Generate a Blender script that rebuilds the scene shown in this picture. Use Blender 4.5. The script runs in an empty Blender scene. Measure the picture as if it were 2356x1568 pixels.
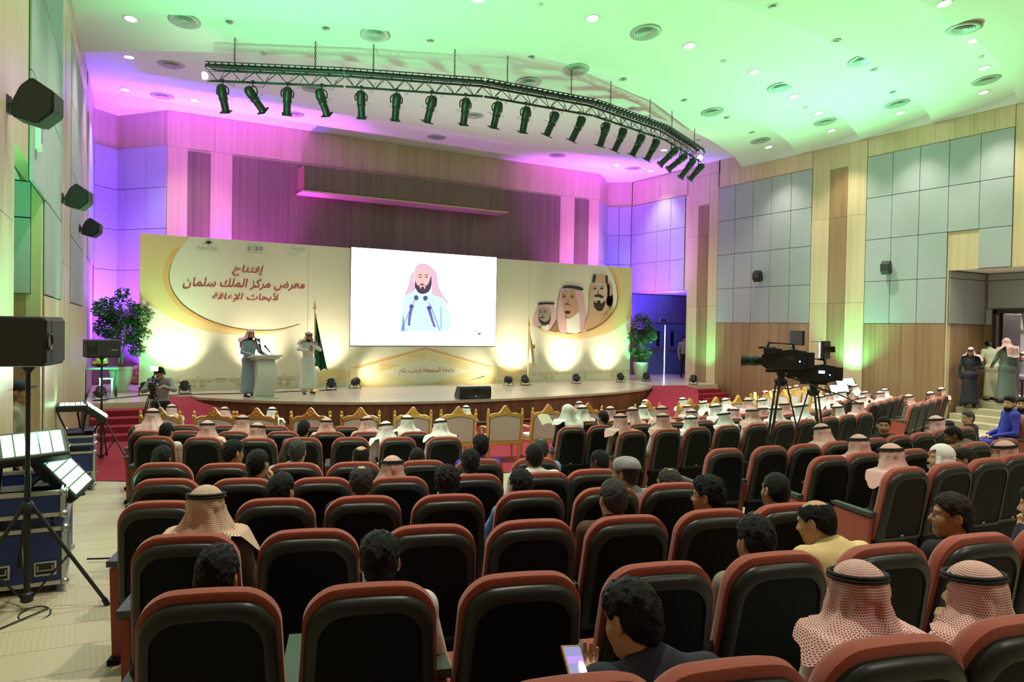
import bpy, bmesh, math, random
import numpy as np
from mathutils import Vector, Matrix, Euler
PI = math.pi
R = math.radians
SC = bpy.context.scene
COL = SC.collection
# ------------------------------------------------------------------ camera
CAMZ = 2.61
F_PX, YAW, PITCH, ROLL = 1705.99, R(29.97), R(-1.0203), R(1.0205)
CX, CY = 1178.0, 784.0
_f = Vector((math.sin(YAW) * math.cos(PITCH), math.cos(YAW) * math.cos(PITCH), math.sin(PITCH)))
_r = Vector((math.cos(YAW), -math.sin(YAW), 0))
_u = _r.cross(_f)
_r2 = math.cos(ROLL) * _r + math.sin(ROLL) * _u
_u2 = -math.sin(ROLL) * _r + math.cos(ROLL) * _u
cam_data = bpy.data.cameras.new('camera')
cam = bpy.data.objects.new('camera', cam_data)
COL.objects.link(cam)
cam.matrix_world = Matrix(((_r2.x, _u2.x, -_f.x, 0), (_r2.y, _u2.y, -_f.y, 0), (_r2.z, _u2.z, -_f.z, CAMZ), (0, 0, 0, 1)))
cam_data.sensor_width = 36
cam_data.lens = F_PX / 2356 * 36
cam_data.clip_start = 0.05
cam_data.clip_end = 200
SC.camera = cam
# ------------------------------------------------------------------ view, world
SC.view_settings.view_transform = 'Standard'
SC.view_settings.look = 'None'
SC.view_settings.exposure = 0.0
SC.view_settings.gamma = 1.0
SC.view_settings.use_curve_mapping = False
wd = bpy.data.worlds.new('world')
SC.world = wd
wd.use_nodes = True
wd.node_tree.nodes['Background'].inputs[0].default_value = (0.9, 1.0, 0.85, 1)
wd.node_tree.nodes['Background'].inputs[1].default_value = 0.02
SC.cycles.max_bounces = 6
SC.cycles.diffuse_bounces = 3
SC.cycles.glossy_bounces = 3
SC.cycles.sample_clamp_indirect = 4.0

# measured points of the hall (metres): a direction through a measured picture point, met with a plane
def ray(px, py):
    return _f + _r2 * ((px - CX) / F_PX) - _u2 * ((py - CY) / F_PX)
O = Vector((0, 0, CAMZ))
def at_z(px, py, z):
    d = ray(px, py); return O + d * ((z - CAMZ) / d.z)
def at_y(px, py, y):
    d = ray(px, py); return O + d * (y / d.y)
def at_x(px, py, x):
    d = ray(px, py); return O + d * (x / d.x)
HC = Vector((10.0, 32.0))          # centre of the seating and ceiling arcs
def at_r(px, py, r):
    d = ray(px, py)
    a = d.x * d.x + d.y * d.y; b = -2 * (d.x * HC.x + d.y * HC.y); c = HC.x ** 2 + HC.y ** 2 - r * r
    t = (-b - math.sqrt(max(0, b * b - 4 * a * c))) / (2 * a)
    return O + d * t
def floor_z(x, y):
    r = math.hypot(x - HC.x, y - HC.y)
    return max(0.0, 0.18 + 0.073 * (r - 23.8))
def left_x(y):
    return 0.2 - 0.049 * (25.4 - y)
WX = 20.2

# ------------------------------------------------------------------ materials
MATS = {}
def mat(name, col, rough=0.6, metal=0.0, emit=None, es=0.0, spec=0.5, bump=0.0, bscale=60.0, sheen=0.0, var=0.0, vscale=3.0, alpha=1.0):
    if name in MATS: return MATS[name]
    m = bpy.data.materials.new(name); m.use_nodes = True
    nt = m.node_tree; b = nt.nodes['Principled BSDF']
    b.inputs['Base Color'].default_value = (*col, 1)
    b.inputs['Roughness'].default_value = rough
    b.inputs['Metallic'].default_value = metal
    b.inputs['Specular IOR Level'].default_value = spec
    if sheen: b.inputs['Sheen Weight'].default_value = sheen
    if emit:
        b.inputs['Emission Color'].default_value = (*emit, 1); b.inputs['Emission Strength'].default_value = es
    if bump or var:
        tc = nt.nodes.new('ShaderNodeTexCoord')
    if bump:
        n = nt.nodes.new('ShaderNodeTexNoise'); n.inputs['Scale'].default_value = bscale; n.inputs['Detail'].default_value = 3
        bp = nt.nodes.new('ShaderNodeBump'); bp.inputs['Strength'].default_value = bump; bp.inputs['Distance'].default_value = 0.01
        nt.links.new(tc.outputs['Object'], n.inputs['Vector']); nt.links.new(n.outputs['Fac'], bp.inputs['Height'])
        nt.links.new(bp.outputs['Normal'], b.inputs['Normal'])
    if var:
        n2 = nt.nodes.new('ShaderNodeTexNoise'); n2.inputs['Scale'].default_value = vscale; n2.inputs['Detail'].default_value = 4
        nt.links.new(tc.outputs['Object'], n2.inputs['Vector'])
        mx = nt.nodes.new('ShaderNodeMix'); mx.data_type = 'RGBA'
        mx.inputs[6].default_value = (*[max(0, c * (1 - var)) for c in col], 1); mx.inputs[7].default_value = (*[min(1, c * (1 + var)) for c in col], 1)
        nt.links.new(n2.outputs['Fac'], mx.inputs[0]); nt.links.new(mx.outputs[2], b.inputs['Base Color'])
    MATS[name] = m
    return m
def wood(name, c1, c2, rough=0.45, grain=(9, 9, 0.12), board=0.0, axis='Z'):
    if name in MATS: return MATS[name]
    m = bpy.data.materials.new(name); m.use_nodes = True
    nt = m.node_tree; b = nt.nodes['Principled BSDF']; L = nt.links.new
    tc = nt.nodes.new('ShaderNodeTexCoord'); mp = nt.nodes.new('ShaderNodeMapping')
    mp.inputs['Scale'].default_value = grain
    oi = nt.nodes.new('ShaderNodeObjectInfo'); sc_ = nt.nodes.new('ShaderNodeMath'); sc_.operation = 'MULTIPLY'; sc_.inputs[1].default_value = 37.0
    L(oi.outputs['Random'], sc_.inputs[0]); L(sc_.outputs[0], mp.inputs['Location'])
    L(tc.outputs['Object'], mp.inputs['Vector'])
    n = nt.nodes.new('ShaderNodeTexNoise'); n.inputs['Scale'].default_value = 1.0; n.inputs['Detail'].default_value = 5; n.inputs['Roughness'].default_value = 0.65
    L(mp.outputs['Vector'], n.inputs['Vector'])
    mp2 = nt.nodes.new('ShaderNodeMapping'); mp2.inputs['Scale'].default_value = tuple(g * 9 for g in grain)
    L(tc.outputs['Object'], mp2.inputs['Vector'])
    n2 = nt.nodes.new('ShaderNodeTexNoise'); n2.inputs['Scale'].default_value = 1.0; n2.inputs['Detail'].default_value = 2
    L(mp2.outputs['Vector'], n2.inputs['Vector'])
    ad = nt.nodes.new('ShaderNodeMath'); ad.operation = 'MULTIPLY_ADD'; ad.inputs[1].default_value = 0.45
    L(n2.outputs['Fac'], ad.inputs[0]); L(n.outputs['Fac'], ad.inputs[2])
    rp = nt.nodes.new('ShaderNodeValToRGB'); rp.color_ramp.elements[0].position = 0.48; rp.color_ramp.elements[1].position = 0.95
    rp.color_ramp.elements[0].color = (*c2, 1); rp.color_ramp.elements[1].color = (*c1, 1)
    mr = nt.nodes.new('ShaderNodeMapRange'); mr.inputs[3].default_value = -.10; mr.inputs[4].default_value = .10; L(oi.outputs['Random'], mr.inputs[0]); a2 = nt.nodes.new('ShaderNodeMath'); a2.operation = 'ADD'; L(ad.outputs[0], a2.inputs[0]); L(mr.outputs[0], a2.inputs[1])
    L(a2.outputs[0], rp.inputs['Fac']); L(rp.outputs['Color'], b.inputs['Base Color'])
    b.inputs['Roughness'].default_value = rough
    MATS[name] = m
    return m

# ------------------------------------------------------------------ mesh helpers
def obj(name, bm, m, parent=None, smooth=False, loc=None):
    me = bpy.data.meshes.new(name)
    if isinstance(bm, bmesh.types.BMesh):
        bm.normal_update(); bm.to_mesh(me); bm.free()
    else:
        me = bm
    for x in (m if isinstance(m, (list, tuple)) else [m]):
        if x is not None: me.materials.append(x)
    if smooth:
        me.polygons.foreach_set('use_smooth', [True] * len(me.polygons))
        if smooth != 'all':
            try: me.set_sharp_from_angle(angle=R(40))
            except Exception: pass
    o = bpy.data.objects.new(name, me); COL.objects.link(o)
    if parent is not None: o.parent = parent
    if loc is not None: o.location = loc
    return o
def tag(o, label=None, cat=None, group=None, kind=None):
    if label: o['label'] = label
    if cat: o['category'] = cat
    if group: o['group'] = group
    if kind: o['kind'] = kind
    return o
def thing(name, label, cat, loc=(0, 0, 0), rotz=0.0, group=None):
    o = bpy.data.objects.new(name, None); COL.objects.link(o)
    o.empty_display_size = 0.1
    o.location = loc; o.rotation_euler = (0, 0, rotz)
    return tag(o, label, cat, group)
def struct(name, bm, m, parent=None, smooth=False):
    o = obj(name, bm, m, parent, smooth)
    o['kind'] = 'structure'
    return o
def dup(root, loc, rotz, label=None, group=None):
    r = root.copy(); COL.objects.link(r); r.location = loc; r.rotation_euler = (0, 0, rotz)
    if label: r['label'] = label
    if group: r['group'] = group
    for ch in root.children:
        c = ch.copy(); COL.objects.link(c); c.parent = r
        for g in ch.children:
            d = g.copy(); COL.objects.link(d); d.parent = c
    return r
def frame(d, up=Vector((0, 0, 1))):
    z = Vector(d).normalized()
    if abs(z.dot(up)) > 0.999: up = Vector((0, 1, 0))
    x = up.cross(z).normalized(); y = z.cross(x)
    return Matrix((x, y, z)).transposed()
def add_box(bm, c, s, rot=None, bevel=0.0, mi=0):
    r = bmesh.ops.create_cube(bm, size=1)
    vs = r['verts']
    for v in vs:
        v.co = Vector((v.co.x * s[0], v.co.y * s[1], v.co.z * s[2]))
    if bevel:
        es = list({e for v in vs for e in v.link_edges})
        rr = bmesh.ops.bevel(bm, geom=es, offset=bevel, segments=2, affect='EDGES', profile=0.5)
        vs = list({v for f in rr['faces'] for v in f.verts} | {v for v in vs if v.is_valid})
    for v in vs:
        co = v.co
        if rot is not None: co = rot @ co
        v.co = co + Vector(c)
    if mi:
        for f in {f for v in vs for f in v.link_faces}: f.material_index = mi
    return vs
def ring(bm, c, M, rad, n, sx=1.0, sy=1.0):
    return [bm.verts.new(Vector(c) + M @ Vector((rad * sx * math.cos(2 * PI * i / n), rad * sy * math.sin(2 * PI * i / n), 0))) for i in range(n)]
def bridge(bm, a, b, mi=0):
    n = len(a)
    for i in range(n):
        f = bm.faces.new((a[i], a[(i + 1) % n], b[(i + 1) % n], b[i])); f.material_index = mi
def add_tube(bm, pts, rad, n=8, cap=True, mi=0, rads=None):
    pts = [Vector(p) for p in pts]
    prev = None
    up = Vector((0, 0, 1))
    for i, p in enumerate(pts):
        if i == 0: d = pts[1] - p
        elif i == len(pts) - 1: d = p - pts[i - 1]
        else: d = (pts[i + 1] - p).normalized() + (p - pts[i - 1]).normalized()
        if abs(d.normalized().dot(up)) > 0.95: up = Vector((0, 1, 0)) if abs(d.normalized().y) < 0.9 else Vector((1, 0, 0))
        M = frame(d, up)
        rr = ring(bm, p, M, rads[i] if rads else rad, n)
        if prev: bridge(bm, prev, rr, mi)
        elif cap: bm.faces.new(list(reversed(rr))).material_index = mi
        prev = rr
    if cap: bm.faces.new(prev).material_index = mi
def add_lathe(bm, prof, n=24, c=(0, 0, 0), M=None, mi=0, cap=True):
    M = M or Matrix.Identity(3)
    prev = None; c = Vector(c)
    for i, (r, z) in enumerate(prof):
        rr = ring(bm, c + M @ Vector((0, 0, z)), M, max(r, 1e-4), n)
        if prev: bridge(bm, prev, rr, mi)
        elif cap: bm.faces.new(list(reversed(rr))).material_index = mi
        prev = rr
    if cap: bm.faces.new(prev).material_index = mi
def add_prism(bm, poly, a, b, mi=0):
    """poly: list of 2d points -> functions a(p), b(p) give the two 3d caps"""
    A = [bm.verts.new(a(p)) for p in poly]; B = [bm.verts.new(b(p)) for p in poly]
    n = len(poly)
    bm.faces.new(A).material_index = mi; bm.faces.new(list(reversed(B))).material_index = mi
    for i in range(n):
        bm.faces.new((A[i], B[i], B[(i + 1) % n], A[(i + 1) % n])).material_index = mi
def prism_z(bm, poly, z0, z1, mi=0):
    add_prism(bm, poly, lambda p: (p[0], p[1], z1), lambda p: (p[0], p[1], z0), mi)
    bmesh.ops.recalc_face_normals(bm, faces=bm.faces)
def loft(bm, loops, closed=True, cap=(True, True), mi=0):
    prev = None; first = None
    for lp in loops:
        vs = [bm.verts.new(p) for p in lp]
        if prev: bridge(bm, prev, vs, mi)
        else: first = vs
        prev = vs
    if cap[0]: bm.faces.new(list(reversed(first))).material_index = mi
    if cap[1]: bm.faces.new(prev).material_index = mi
def BM(): return bmesh.new()
def box_obj(name, c, s, m, parent=None, bevel=0.0, rot=None):
    bm = BM(); add_box(bm, c, s, rot, bevel); return obj(name, bm, m, parent)
def tube_obj(name, pts, rad, m, parent=None, n=8, smooth=True):
    bm = BM(); add_tube(bm, pts, rad, n); return obj(name, bm, m, parent, smooth)
def light(name, kind, loc, target=None, energy=100, color=(1, 1, 1), size=0.1, spot=60, blend=0.5, size_y=None):
    d = bpy.data.lights.new(name, kind); d.energy = energy; d.color = color
    if kind == 'AREA':
        d.size = size
        if size_y: d.shape = 'RECTANGLE'; d.size_y = size_y
    else:
        d.shadow_soft_size = size
    if kind == 'SPOT': d.spot_size = R(spot); d.spot_blend = blend
    o = bpy.data.objects.new(name, d); COL.objects.link(o); o.location = loc
    if target is not None:
        o.rotation_euler = (Vector(target) - Vector(loc)).to_track_quat('-Z', 'Y').to_euler()
    return o
ORD = ['first', 'second', 'third', 'fourth', 'fifth', 'sixth', 'seventh', 'eighth', 'ninth', 'tenth', 'eleventh', 'twelfth', 'thirteenth', 'fourteenth', 'fifteenth', 'sixteenth', 'seventeenth', 'eighteenth', 'nineteenth', 'twentieth']
# ------------------------------------------------------------------ large lights (fixtures of the hall)
SC.view_settings.exposure = 0.95
GREEN = (0.13, 1.0, 0.36); MAG = (0.66, 0.075, 1.0); VIO = (0.13, 0.035, 1.0); WARM = (1.0, 0.89, 0.62)
DE = 430        # ceiling downlights
GE = 1850       # green floodlights
PE = 165        # stage lamps on the backdrop
# stage wall uplights standing behind the backdrop
for x, tx, e, cone in ((3.9, 4.3, 4300, 56), (2.5, 2.3, 1000, 50), (6.5, 6.4, 650, 44), (10.5, 10.2, 300, 80), (16.5, 16.6, 3200, 48), (17.7, 17.9, 2200, 45)):
    light('uplight_magenta', 'SPOT', (x, 23.5, 0.9), (tx, 24.45, 7.9), e, MAG, 0.15, cone, 0.9)
light('uplight_violet', 'SPOT', (1.5, 24.3, 1.0), (0.9, 25.9, 5.5), 2900, VIO, 0.15, 110, 0.8)
light('uplight_magenta', 'SPOT', (0.75, 24.6, 0.9), (0.25, 25.0, 7.5), 800, MAG, 0.15, 60, 0.8)
light('uplight_violet', 'SPOT', (18.5, 24.0, 1.0), (20.0, 24.2, 5.5), 1900, VIO, 0.15, 90, 0.8)
light('uplight_magenta', 'SPOT', (18.4, 23.8, 0.9), (19.9, 22.6, 8.3), 1100, MAG, 0.15, 60, 0.8)
# ------------------------------------------------------------------ palette
M_LW = wood('light_oak_veneer', (0.66, 0.52, 0.33), (0.50, 0.38, 0.22), 0.42)
M_MW = wood('mid_walnut_veneer', (0.36, 0.22, 0.11), (0.20, 0.11, 0.05), 0.42)
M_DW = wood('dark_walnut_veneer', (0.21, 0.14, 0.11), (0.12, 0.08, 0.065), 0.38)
M_FW = wood('stage_front_walnut', (0.20, 0.085, 0.04), (0.09, 0.035, 0.018), 0.35, (7, 7, 0.6))
M_AC = mat('acoustic_fabric', (0.37, 0.40, 0.42), 0.9, bump=0.25, bscale=300, var=0.05, vscale=5)
M_GAP = mat('dark_joint', (0.03, 0.03, 0.035), 0.9)
M_WHITE = mat('ceiling_paint', (0.80, 0.80, 0.78), 0.8)
M_DECK = wood('stage_deck_oak', (0.74, 0.64, 0.50), (0.57, 0.47, 0.35), 0.2, (0.35, 9, 9))
M_RED = mat('red_carpet', (0.30, 0.012, 0.03), 0.95, bump=0.6, bscale=250, var=0.25, vscale=40)
M_BLACK = mat('black_plastic', (0.015, 0.016, 0.016), 0.45)
M_GOLD = mat('gold_paint', (0.75, 0.50, 0.13), 0.32, metal=0.75, bump=0.1, bscale=80)
M_STEEL = mat('brushed_steel', (0.62, 0.60, 0.56), 0.35, metal=0.9)

def floor_mat():
    m = bpy.data.materials.new('floor_tile'); m.use_nodes = True
    nt = m.node_tree; b = nt.nodes['Principled BSDF']; L = nt.links.new
    tc = nt.nodes.new('ShaderNodeTexCoord')
    bk = nt.nodes.new('ShaderNodeTexBrick'); bk.inputs['Scale'].default_value = 2.0
    bk.inputs['Color1'].default_value = (0.50, 0.44, 0.31, 1); bk.inputs['Color2'].default_value = (0.43, 0.38, 0.27, 1); bk.inputs['Mortar'].default_value = (0.40, 0.355, 0.25, 1)
    bk.inputs['Mortar Size'].default_value = 0.006; bk.inputs['Brick Width'].default_value = 1.0; bk.inputs['Row Height'].default_value = 0.5
    L(tc.outputs['Object'], bk.inputs['Vector'])
    w = nt.nodes.new('ShaderNodeTexWave'); w.inputs['Scale'].default_value = 14; w.inputs['Distortion'].default_value = 1.5
    L(tc.outputs['Object'], w.inputs['Vector'])
    mx = nt.nodes.new('ShaderNodeMix'); mx.data_type = 'RGBA'; mx.blend_type = 'MULTIPLY'; mx.inputs[0].default_value = 0.12
    L(bk.outputs['Color'], mx.inputs[6]); L(w.outputs['Color'], mx.inputs[7]); L(mx.outputs[2], b.inputs['Base Color'])
    b.inputs['Roughness'].default_value = 0.55
    return m
M_FLOOR = floor_mat()

# ------------------------------------------------------------------ floor
def make_floor():
    bm = BM(); nx, ny = 54, 66
    xs = np.linspace(-3.2, 27.5, nx); ys = np.linspace(-7.2, 26.6, ny)
    g = [[bm.verts.new((x, y, floor_z(x, y))) for y in ys] for x in xs]
    for i in range(nx - 1):
        for j in range(ny - 1):
            bm.faces.new((g[i][j], g[i + 1][j], g[i + 1][j + 1], g[i][j + 1]))
    return struct('floor', bm, M_FLOOR, smooth='all')
FLOOR = make_floor()
def stripe_mat(name, rot):
    m = bpy.data.materials.new(name); m.use_nodes = True; nt = m.node_tree; b = nt.nodes['Principled BSDF']; L = nt.links.new
    tc = nt.nodes.new('ShaderNodeTexCoord'); mp = nt.nodes.new('ShaderNodeMapping'); mp.inputs['Rotation'].default_value = (0, 0, rot); L(tc.outputs['Object'], mp.inputs['Vector'])
    w = nt.nodes.new('ShaderNodeTexWave'); w.inputs['Scale'].default_value = 9; w.inputs['Distortion'].default_value = 2.5; L(mp.outputs['Vector'], w.inputs['Vector'])
    mx = nt.nodes.new('ShaderNodeMix'); mx.data_type = 'RGBA'; mx.inputs[6].default_value = (.50, .44, .31, 1); mx.inputs[7].default_value = (.44, .385, .27, 1); L(w.outputs['Fac'], mx.inputs[0]); L(mx.outputs[2], b.inputs['Base Color'])
    b.inputs['Roughness'].default_value = .6; return m
STR = [stripe_mat('floor_tile_lengthwise', 0), stripe_mat('floor_tile_crosswise', PI / 2)]
for i in range(3):
    for j in range(22):
        x, y = -1.05 + .5 * (i + .5), 3.0 + .5 * (j + .5)
        if x - .26 < left_x(y): x0 = left_x(y) + .01
        else: x0 = x - .247
        x1 = x + .247
        if x1 - x0 < .08: continue
        bm = BM(); c = Vector(((x0 + x1) / 2, y, floor_z(x, y)))
        vs = [bm.verts.new((px_ - c.x, py_ - c.y, floor_z(px_, py_) + .004 - c.z)) for px_, py_ in ((x0, y - .247), (x1, y - .247), (x1, y + .247), (x0, y + .247))]; lo = [bm.verts.new(v.co - Vector((0, 0, .01))) for v in vs]
        bm.faces.new(vs)
        for q in range(4): bm.faces.new((lo[q], lo[(q + 1) % 4], vs[(q + 1) % 4], vs[q]))
        obj('floor_tile', bm, STR[(i + j) % 2], FLOOR, loc=c)
def make_carpet():
    bm = BM(); n = 60
    loops = []
    for rr in (20.75, 19.6, 18.4, 17.0, 15.4, 13.6, 12.0):
        row = []
        for i in range(n + 1):
            x = 0.02 + 20.1 * i / n
            y = HC.y - math.sqrt(rr * rr - (x - HC.x) ** 2) if abs(x - HC.x) < rr else 25.0
            row.append(bm.verts.new((max(x, left_x(min(y, 25)) + 0.03), min(y, 24.0), floor_z(x, min(y, 24)) + 0.012)))
        loops.append(row)
    for a, b in zip(loops, loops[1:]):
        for i in range(n):
            bm.faces.new((a[i], a[i + 1], b[i + 1], b[i]))
    o = obj('red_carpet', bm, M_RED)
    return tag(o, 'red carpet laid on the floor between the gilded chairs and the stage', 'carpet')
make_carpet()

# ------------------------------------------------------------------ walls
def panel_grid(parent, name, origin, rz, ss, zs, m, depth=0.03, gap=0.014, bevel=0.008, skip=()):
    """panels on a wall: origin = wall point of (s=0,z=0); local +y runs along the wall, local -x faces the room"""
    cache = {}
    back = BM(); add_box(back, (-0.004, (ss[0] + ss[-1]) / 2, (zs[0] + zs[-1]) / 2), (0.008, ss[-1] - ss[0], zs[-1] - zs[0]))
    if skip: back.free()
    else:
        b = obj('panel_backing', back, M_GAP, parent); b.location = origin; b.rotation_euler = (0, 0, rz)
    Rz = Matrix.Rotation(rz, 3, 'Z')
    for i in range(len(ss) - 1):
        for j in range(len(zs) - 1):
            if (i, j) in skip: continue
            w, h = ss[i + 1] - ss[i], zs[j + 1] - zs[j]
            key = (round(w, 3), round(h, 3))
            if key not in cache:
                bm = BM(); add_box(bm, (0, 0, 0), (depth, w - gap, h - gap), None, bevel)
                o = obj(name, bm, m, parent); cache[key] = o.data
            else:
                o = bpy.data.objects.new(name, cache[key]); COL.objects.link(o); o.parent = parent
            o.location = Vector(origin) + Rz @ Vector((-depth / 2 - 0.004, (ss[i] + ss[i + 1]) / 2, (zs[j] + zs[j + 1]) / 2))
            o.rotation_euler = (0, 0, rz)
def slab(bm, P0, P1, z0, z1, nrm, th=0.16):
    """wall slab from P0 to P1 (2d), thickness away from nrm (points into room)"""
    a, b = Vector((*P0, 0)), Vector((*P1, 0)); n = Vector((*nrm, 0)).normalized() * th
    add_prism(bm, [(0, 0), (1, 0), (1, 1), (0, 1)], lambda p: a.lerp(b, p[0]) + Vector((0, 0, z0 + (z1 - z0) * p[1])), lambda p: a.lerp(b, p[0]) - n + Vector((0, 0, z0 + (z1 - z0) * p[1])))
def grid_y(parent, name, Y, xs, zs, m, depth=0.03, **k):
    panel_grid(parent, name, Vector((0, Y, 0)), PI / 2, [-x for x in xs][::-1], zs, m, depth, **k)
ZT = 9.0
ZR = [2.93, 4.165, 5.40, 6.635, 7.87]     # rows of acoustic panels
def side_wall(side):
    left = side == 'left'
    X = (lambda y: left_x(y)) if left else (lambda y: WX)
    n = (1, 0) if left else (-1, 0)
    P = lambda y: (X(y), y)
    rec0, rec1 = (8.7, 11.3) if left else (7.4, 11.5)
    bm = BM()
    for (a, b, z0, z1) in ((-7.2, rec0, -0.1, ZT), (rec0, rec1, 4.36, ZT), (rec1, 21.55, -0.1, ZT), (21.55, 24.95, 4.19, ZT)):
        slab(bm, P(a), P(b), z0, z1, n)
    if left:
        slab(bm, P(24.95), P(25.4), -0.1, ZT, n)
        slab(bm, P(21.55), P(24.95), -0.1, 4.19, n)
    bmesh.ops.recalc_face_normals(bm, faces=bm.faces)
    W = struct('wall_' + side, bm, M_LW)
    rz = (PI - math.atan(0.049)) if left else 0.0
    # local frame: origin at y=0 of the wall
    def grid(name, ss, zs, m, depth=0.03, **k):
        if left:
            org = Vector((left_x(0), 0, 0)); c = math.sqrt(1 + 0.049 ** 2)
            panel_grid(W, name, org, rz, [-s * c for s in ss][::-1], zs, m, depth, **k)
        else:
            panel_grid(W, name, Vector((WX, 0, 0)), 0.0, ss, zs, m, depth, **k)
    lin = lambda a, b, k: list(np.linspace(a, b, k + 1))
    grid('acoustic_panel', lin(15.9, 19.94, 5), ZR, M_AC)
    b2 = lin(9.93, 13.97, 5)
    if left:
        grid('acoustic_panel', b2, ZR[1:], M_AC); grid('acoustic_panel', b2[2:], ZR[:2], M_AC)
    else:
        grid('acoustic_panel', b2, ZR[2:], M_AC); grid('acoustic_panel', b2[:2], [4.37, ZR[2]], M_AC); grid('acoustic_panel', b2[2:], ZR[:3], M_AC)
    grid('acoustic_panel', lin(21.7, 24.95, 4), [4.22] + ZR[2:], M_AC)
    grid('acoustic_panel', lin(1.9, 5.9, 5), ZR, M_AC)
    # wainscot boards under the panels
    wm = M_LW if left else M_MW
    grid('wainscot_board', lin(15.9, 19.94, 10), [0.02, 2.92], wm, 0.022, gap=0.003, bevel=0.002)
    grid('wainscot_board', lin(11.55, 13.97, 6), [0.12, 2.92], wm, 0.022, gap=0.003, bevel=0.002)
    grid('wainscot_board', lin(1.9, 5.9, 3), [0.7, 2.92], wm, 0.022, gap=0.003, bevel=0.002)
    # pilasters of light boards with a dark strip
    for (a, b, c, d, zt) in ((13.98, 14.62, 15.25, 15.89, 7.72), (19.95, 20.42, 20.98, 21.52, 7.35), (5.95, 7.0, 8.0, 8.65, 7.72)):
        zs = [0.7 if b < 10 else 0.02, 3.55, 6.2, 8.43]
        grid('veneer_board', [a, b], zs, M_LW, 0.02, gap=0.006, bevel=0.003)
        grid('veneer_board', [c, d], zs, M_LW, 0.02, gap=0.006, bevel=0.003)
        grid('veneer_board', [b, c], zs[:2] + [6.2, zt], M_LW if left else M_MW, 0.024, gap=0.006, bevel=0.003)
        grid('veneer_board', [b, c], [zt, 8.43], M_LW, 0.02, gap=0.006, bevel=0.003)
    for a, b, k in ((15.9, 19.94, 8), (9.93, 13.97, 8), (21.6, 24.9, 6)):
        grid('veneer_board', lin(a, b, k), [7.88, 8.43 if a < 20 else 8.86], M_LW, 0.018, gap=0.004, bevel=0.003)
    # white strip over the timber
    bm = BM(); nn = Vector((n[0], n[1], 0))
    a, b = Vector((*P(-7), 0)) + nn * 0.012, Vector((*P(18.75), 0)) + nn * 0.012
    add_prism(bm, [(0, 8.44), (1, 8.44), (1, 8.98), (0, 8.98)], lambda p: a.lerp(b, p[0]) + Vector((0, 0, p[1])), lambda p: a.lerp(b, p[0]) - nn * 0.01 + Vector((0, 0, p[1])))
    bmesh.ops.recalc_face_normals(bm, faces=bm.faces)
    struct('trim_' + ('1' if left else '2'), bm, M_WHITE)
    return W, grid
WALL_L, _ = side_wall('left')
WALL_R, _ = side_wall('right')
# dark joint strip on the right wall
box_obj('panel_joint', (WX - 0.012, 19.96, 8.4), (0.03, 0.035, 0.95), M_GAP, WALL_R)

# recess with the way to the guest room (right) : x 20.2..22
bm = BM()
slab(bm, (WX + .16, 11.5), (22.0, 11.5), 0.0, 4.6, (0, -1))
slab(bm, (WX + .16, 7.4), (22.0, 7.4), 0.0, 4.6, (0, 1))
DOOR_Y0, DOOR_Y1 = 8.7, 11.22
slab(bm, (22.0, 11.66), (22.0, DOOR_Y1), 0.0, 4.6, (-1, 0)); slab(bm, (22.0, DOOR_Y0), (22.0, 7.24), 0.0, 4.6, (-1, 0))
slab(bm, (22.0, DOOR_Y1), (22.0, DOOR_Y0), 3.34, 4.6, (-1, 0))
bmesh.ops.recalc_face_normals(bm, faces=bm.faces)
W_REC = struct('wall_recess_right', bm, M_MW)
grid_y(W_REC, 'acoustic_panel', 11.5, [WX + .02, WX + .78, WX + 1.48, WX + 1.79], [2.93, 4.165, 4.36], M_AC)
panel_grid(W_REC, 'acoustic_panel', Vector((22.0, 0, 0)), 0, [9.2, 10.3, 11.4], [3.38, 4.165, 4.36], M_AC)
panel_grid(W_REC, 'acoustic_panel', Vector((22.0, 0, 0)), 0, [DOOR_Y1 + .04, 11.44], [2.93, 3.38], M_AC)
bm = BM(); add_box(bm, (21.18, 9.45, 4.47), (1.66, 3.95, 0.2))
struct('ceiling_recess_right', bm, M_WHITE)
bm = BM(); add_box(bm, (21.47, 9.45, 0.42), (1.06, 4.0, 0.84))
LAND = struct('floor_landing', bm, M_FLOOR)
for i in range(4):
    bm = BM(); z = 0.84 - 0.16 * (i + 1)
    add_box(bm, (20.77 - 0.3 * i, 9.44, z / 2 - 0.05), (0.34, 4.0 if i < 2 else 3.98, z + 0.1), None, 0.01)
    obj('step', bm, M_FLOOR, LAND)
# guest room beyond the doorway
M_ROOM = mat('room_paint', (0.52, 0.50, 0.48), 0.8)
M_ROOMF = mat('room_carpet', (0.42, 0.33, 0.35), 0.9)
bm = BM()
slab(bm, (27.2, 14.2), (27.2, 5.0), 0.6, 3.9, (-1, 0)); slab(bm, (22.2, 14.2), (27.3, 14.2), 0.6, 3.9, (0, -1)); slab(bm, (22.2, 5.0), (27.3, 5.0), 0.6, 3.9, (0, 1))
bmesh.ops.recalc_face_normals(bm, faces=bm.faces)
struct('wall_guest_room', bm, M_ROOM)
bm = BM(); add_box(bm, (24.65, 9.6, 0.74), (5.2, 9.2, 0.2)); struct('floor_guest_room', bm, M_ROOMF)
bm = BM(); add_box(bm, (24.75, 9.6, 3.95), (5.2, 9.4, 0.1)); struct('ceiling_guest_room', bm, M_WHITE)
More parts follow.
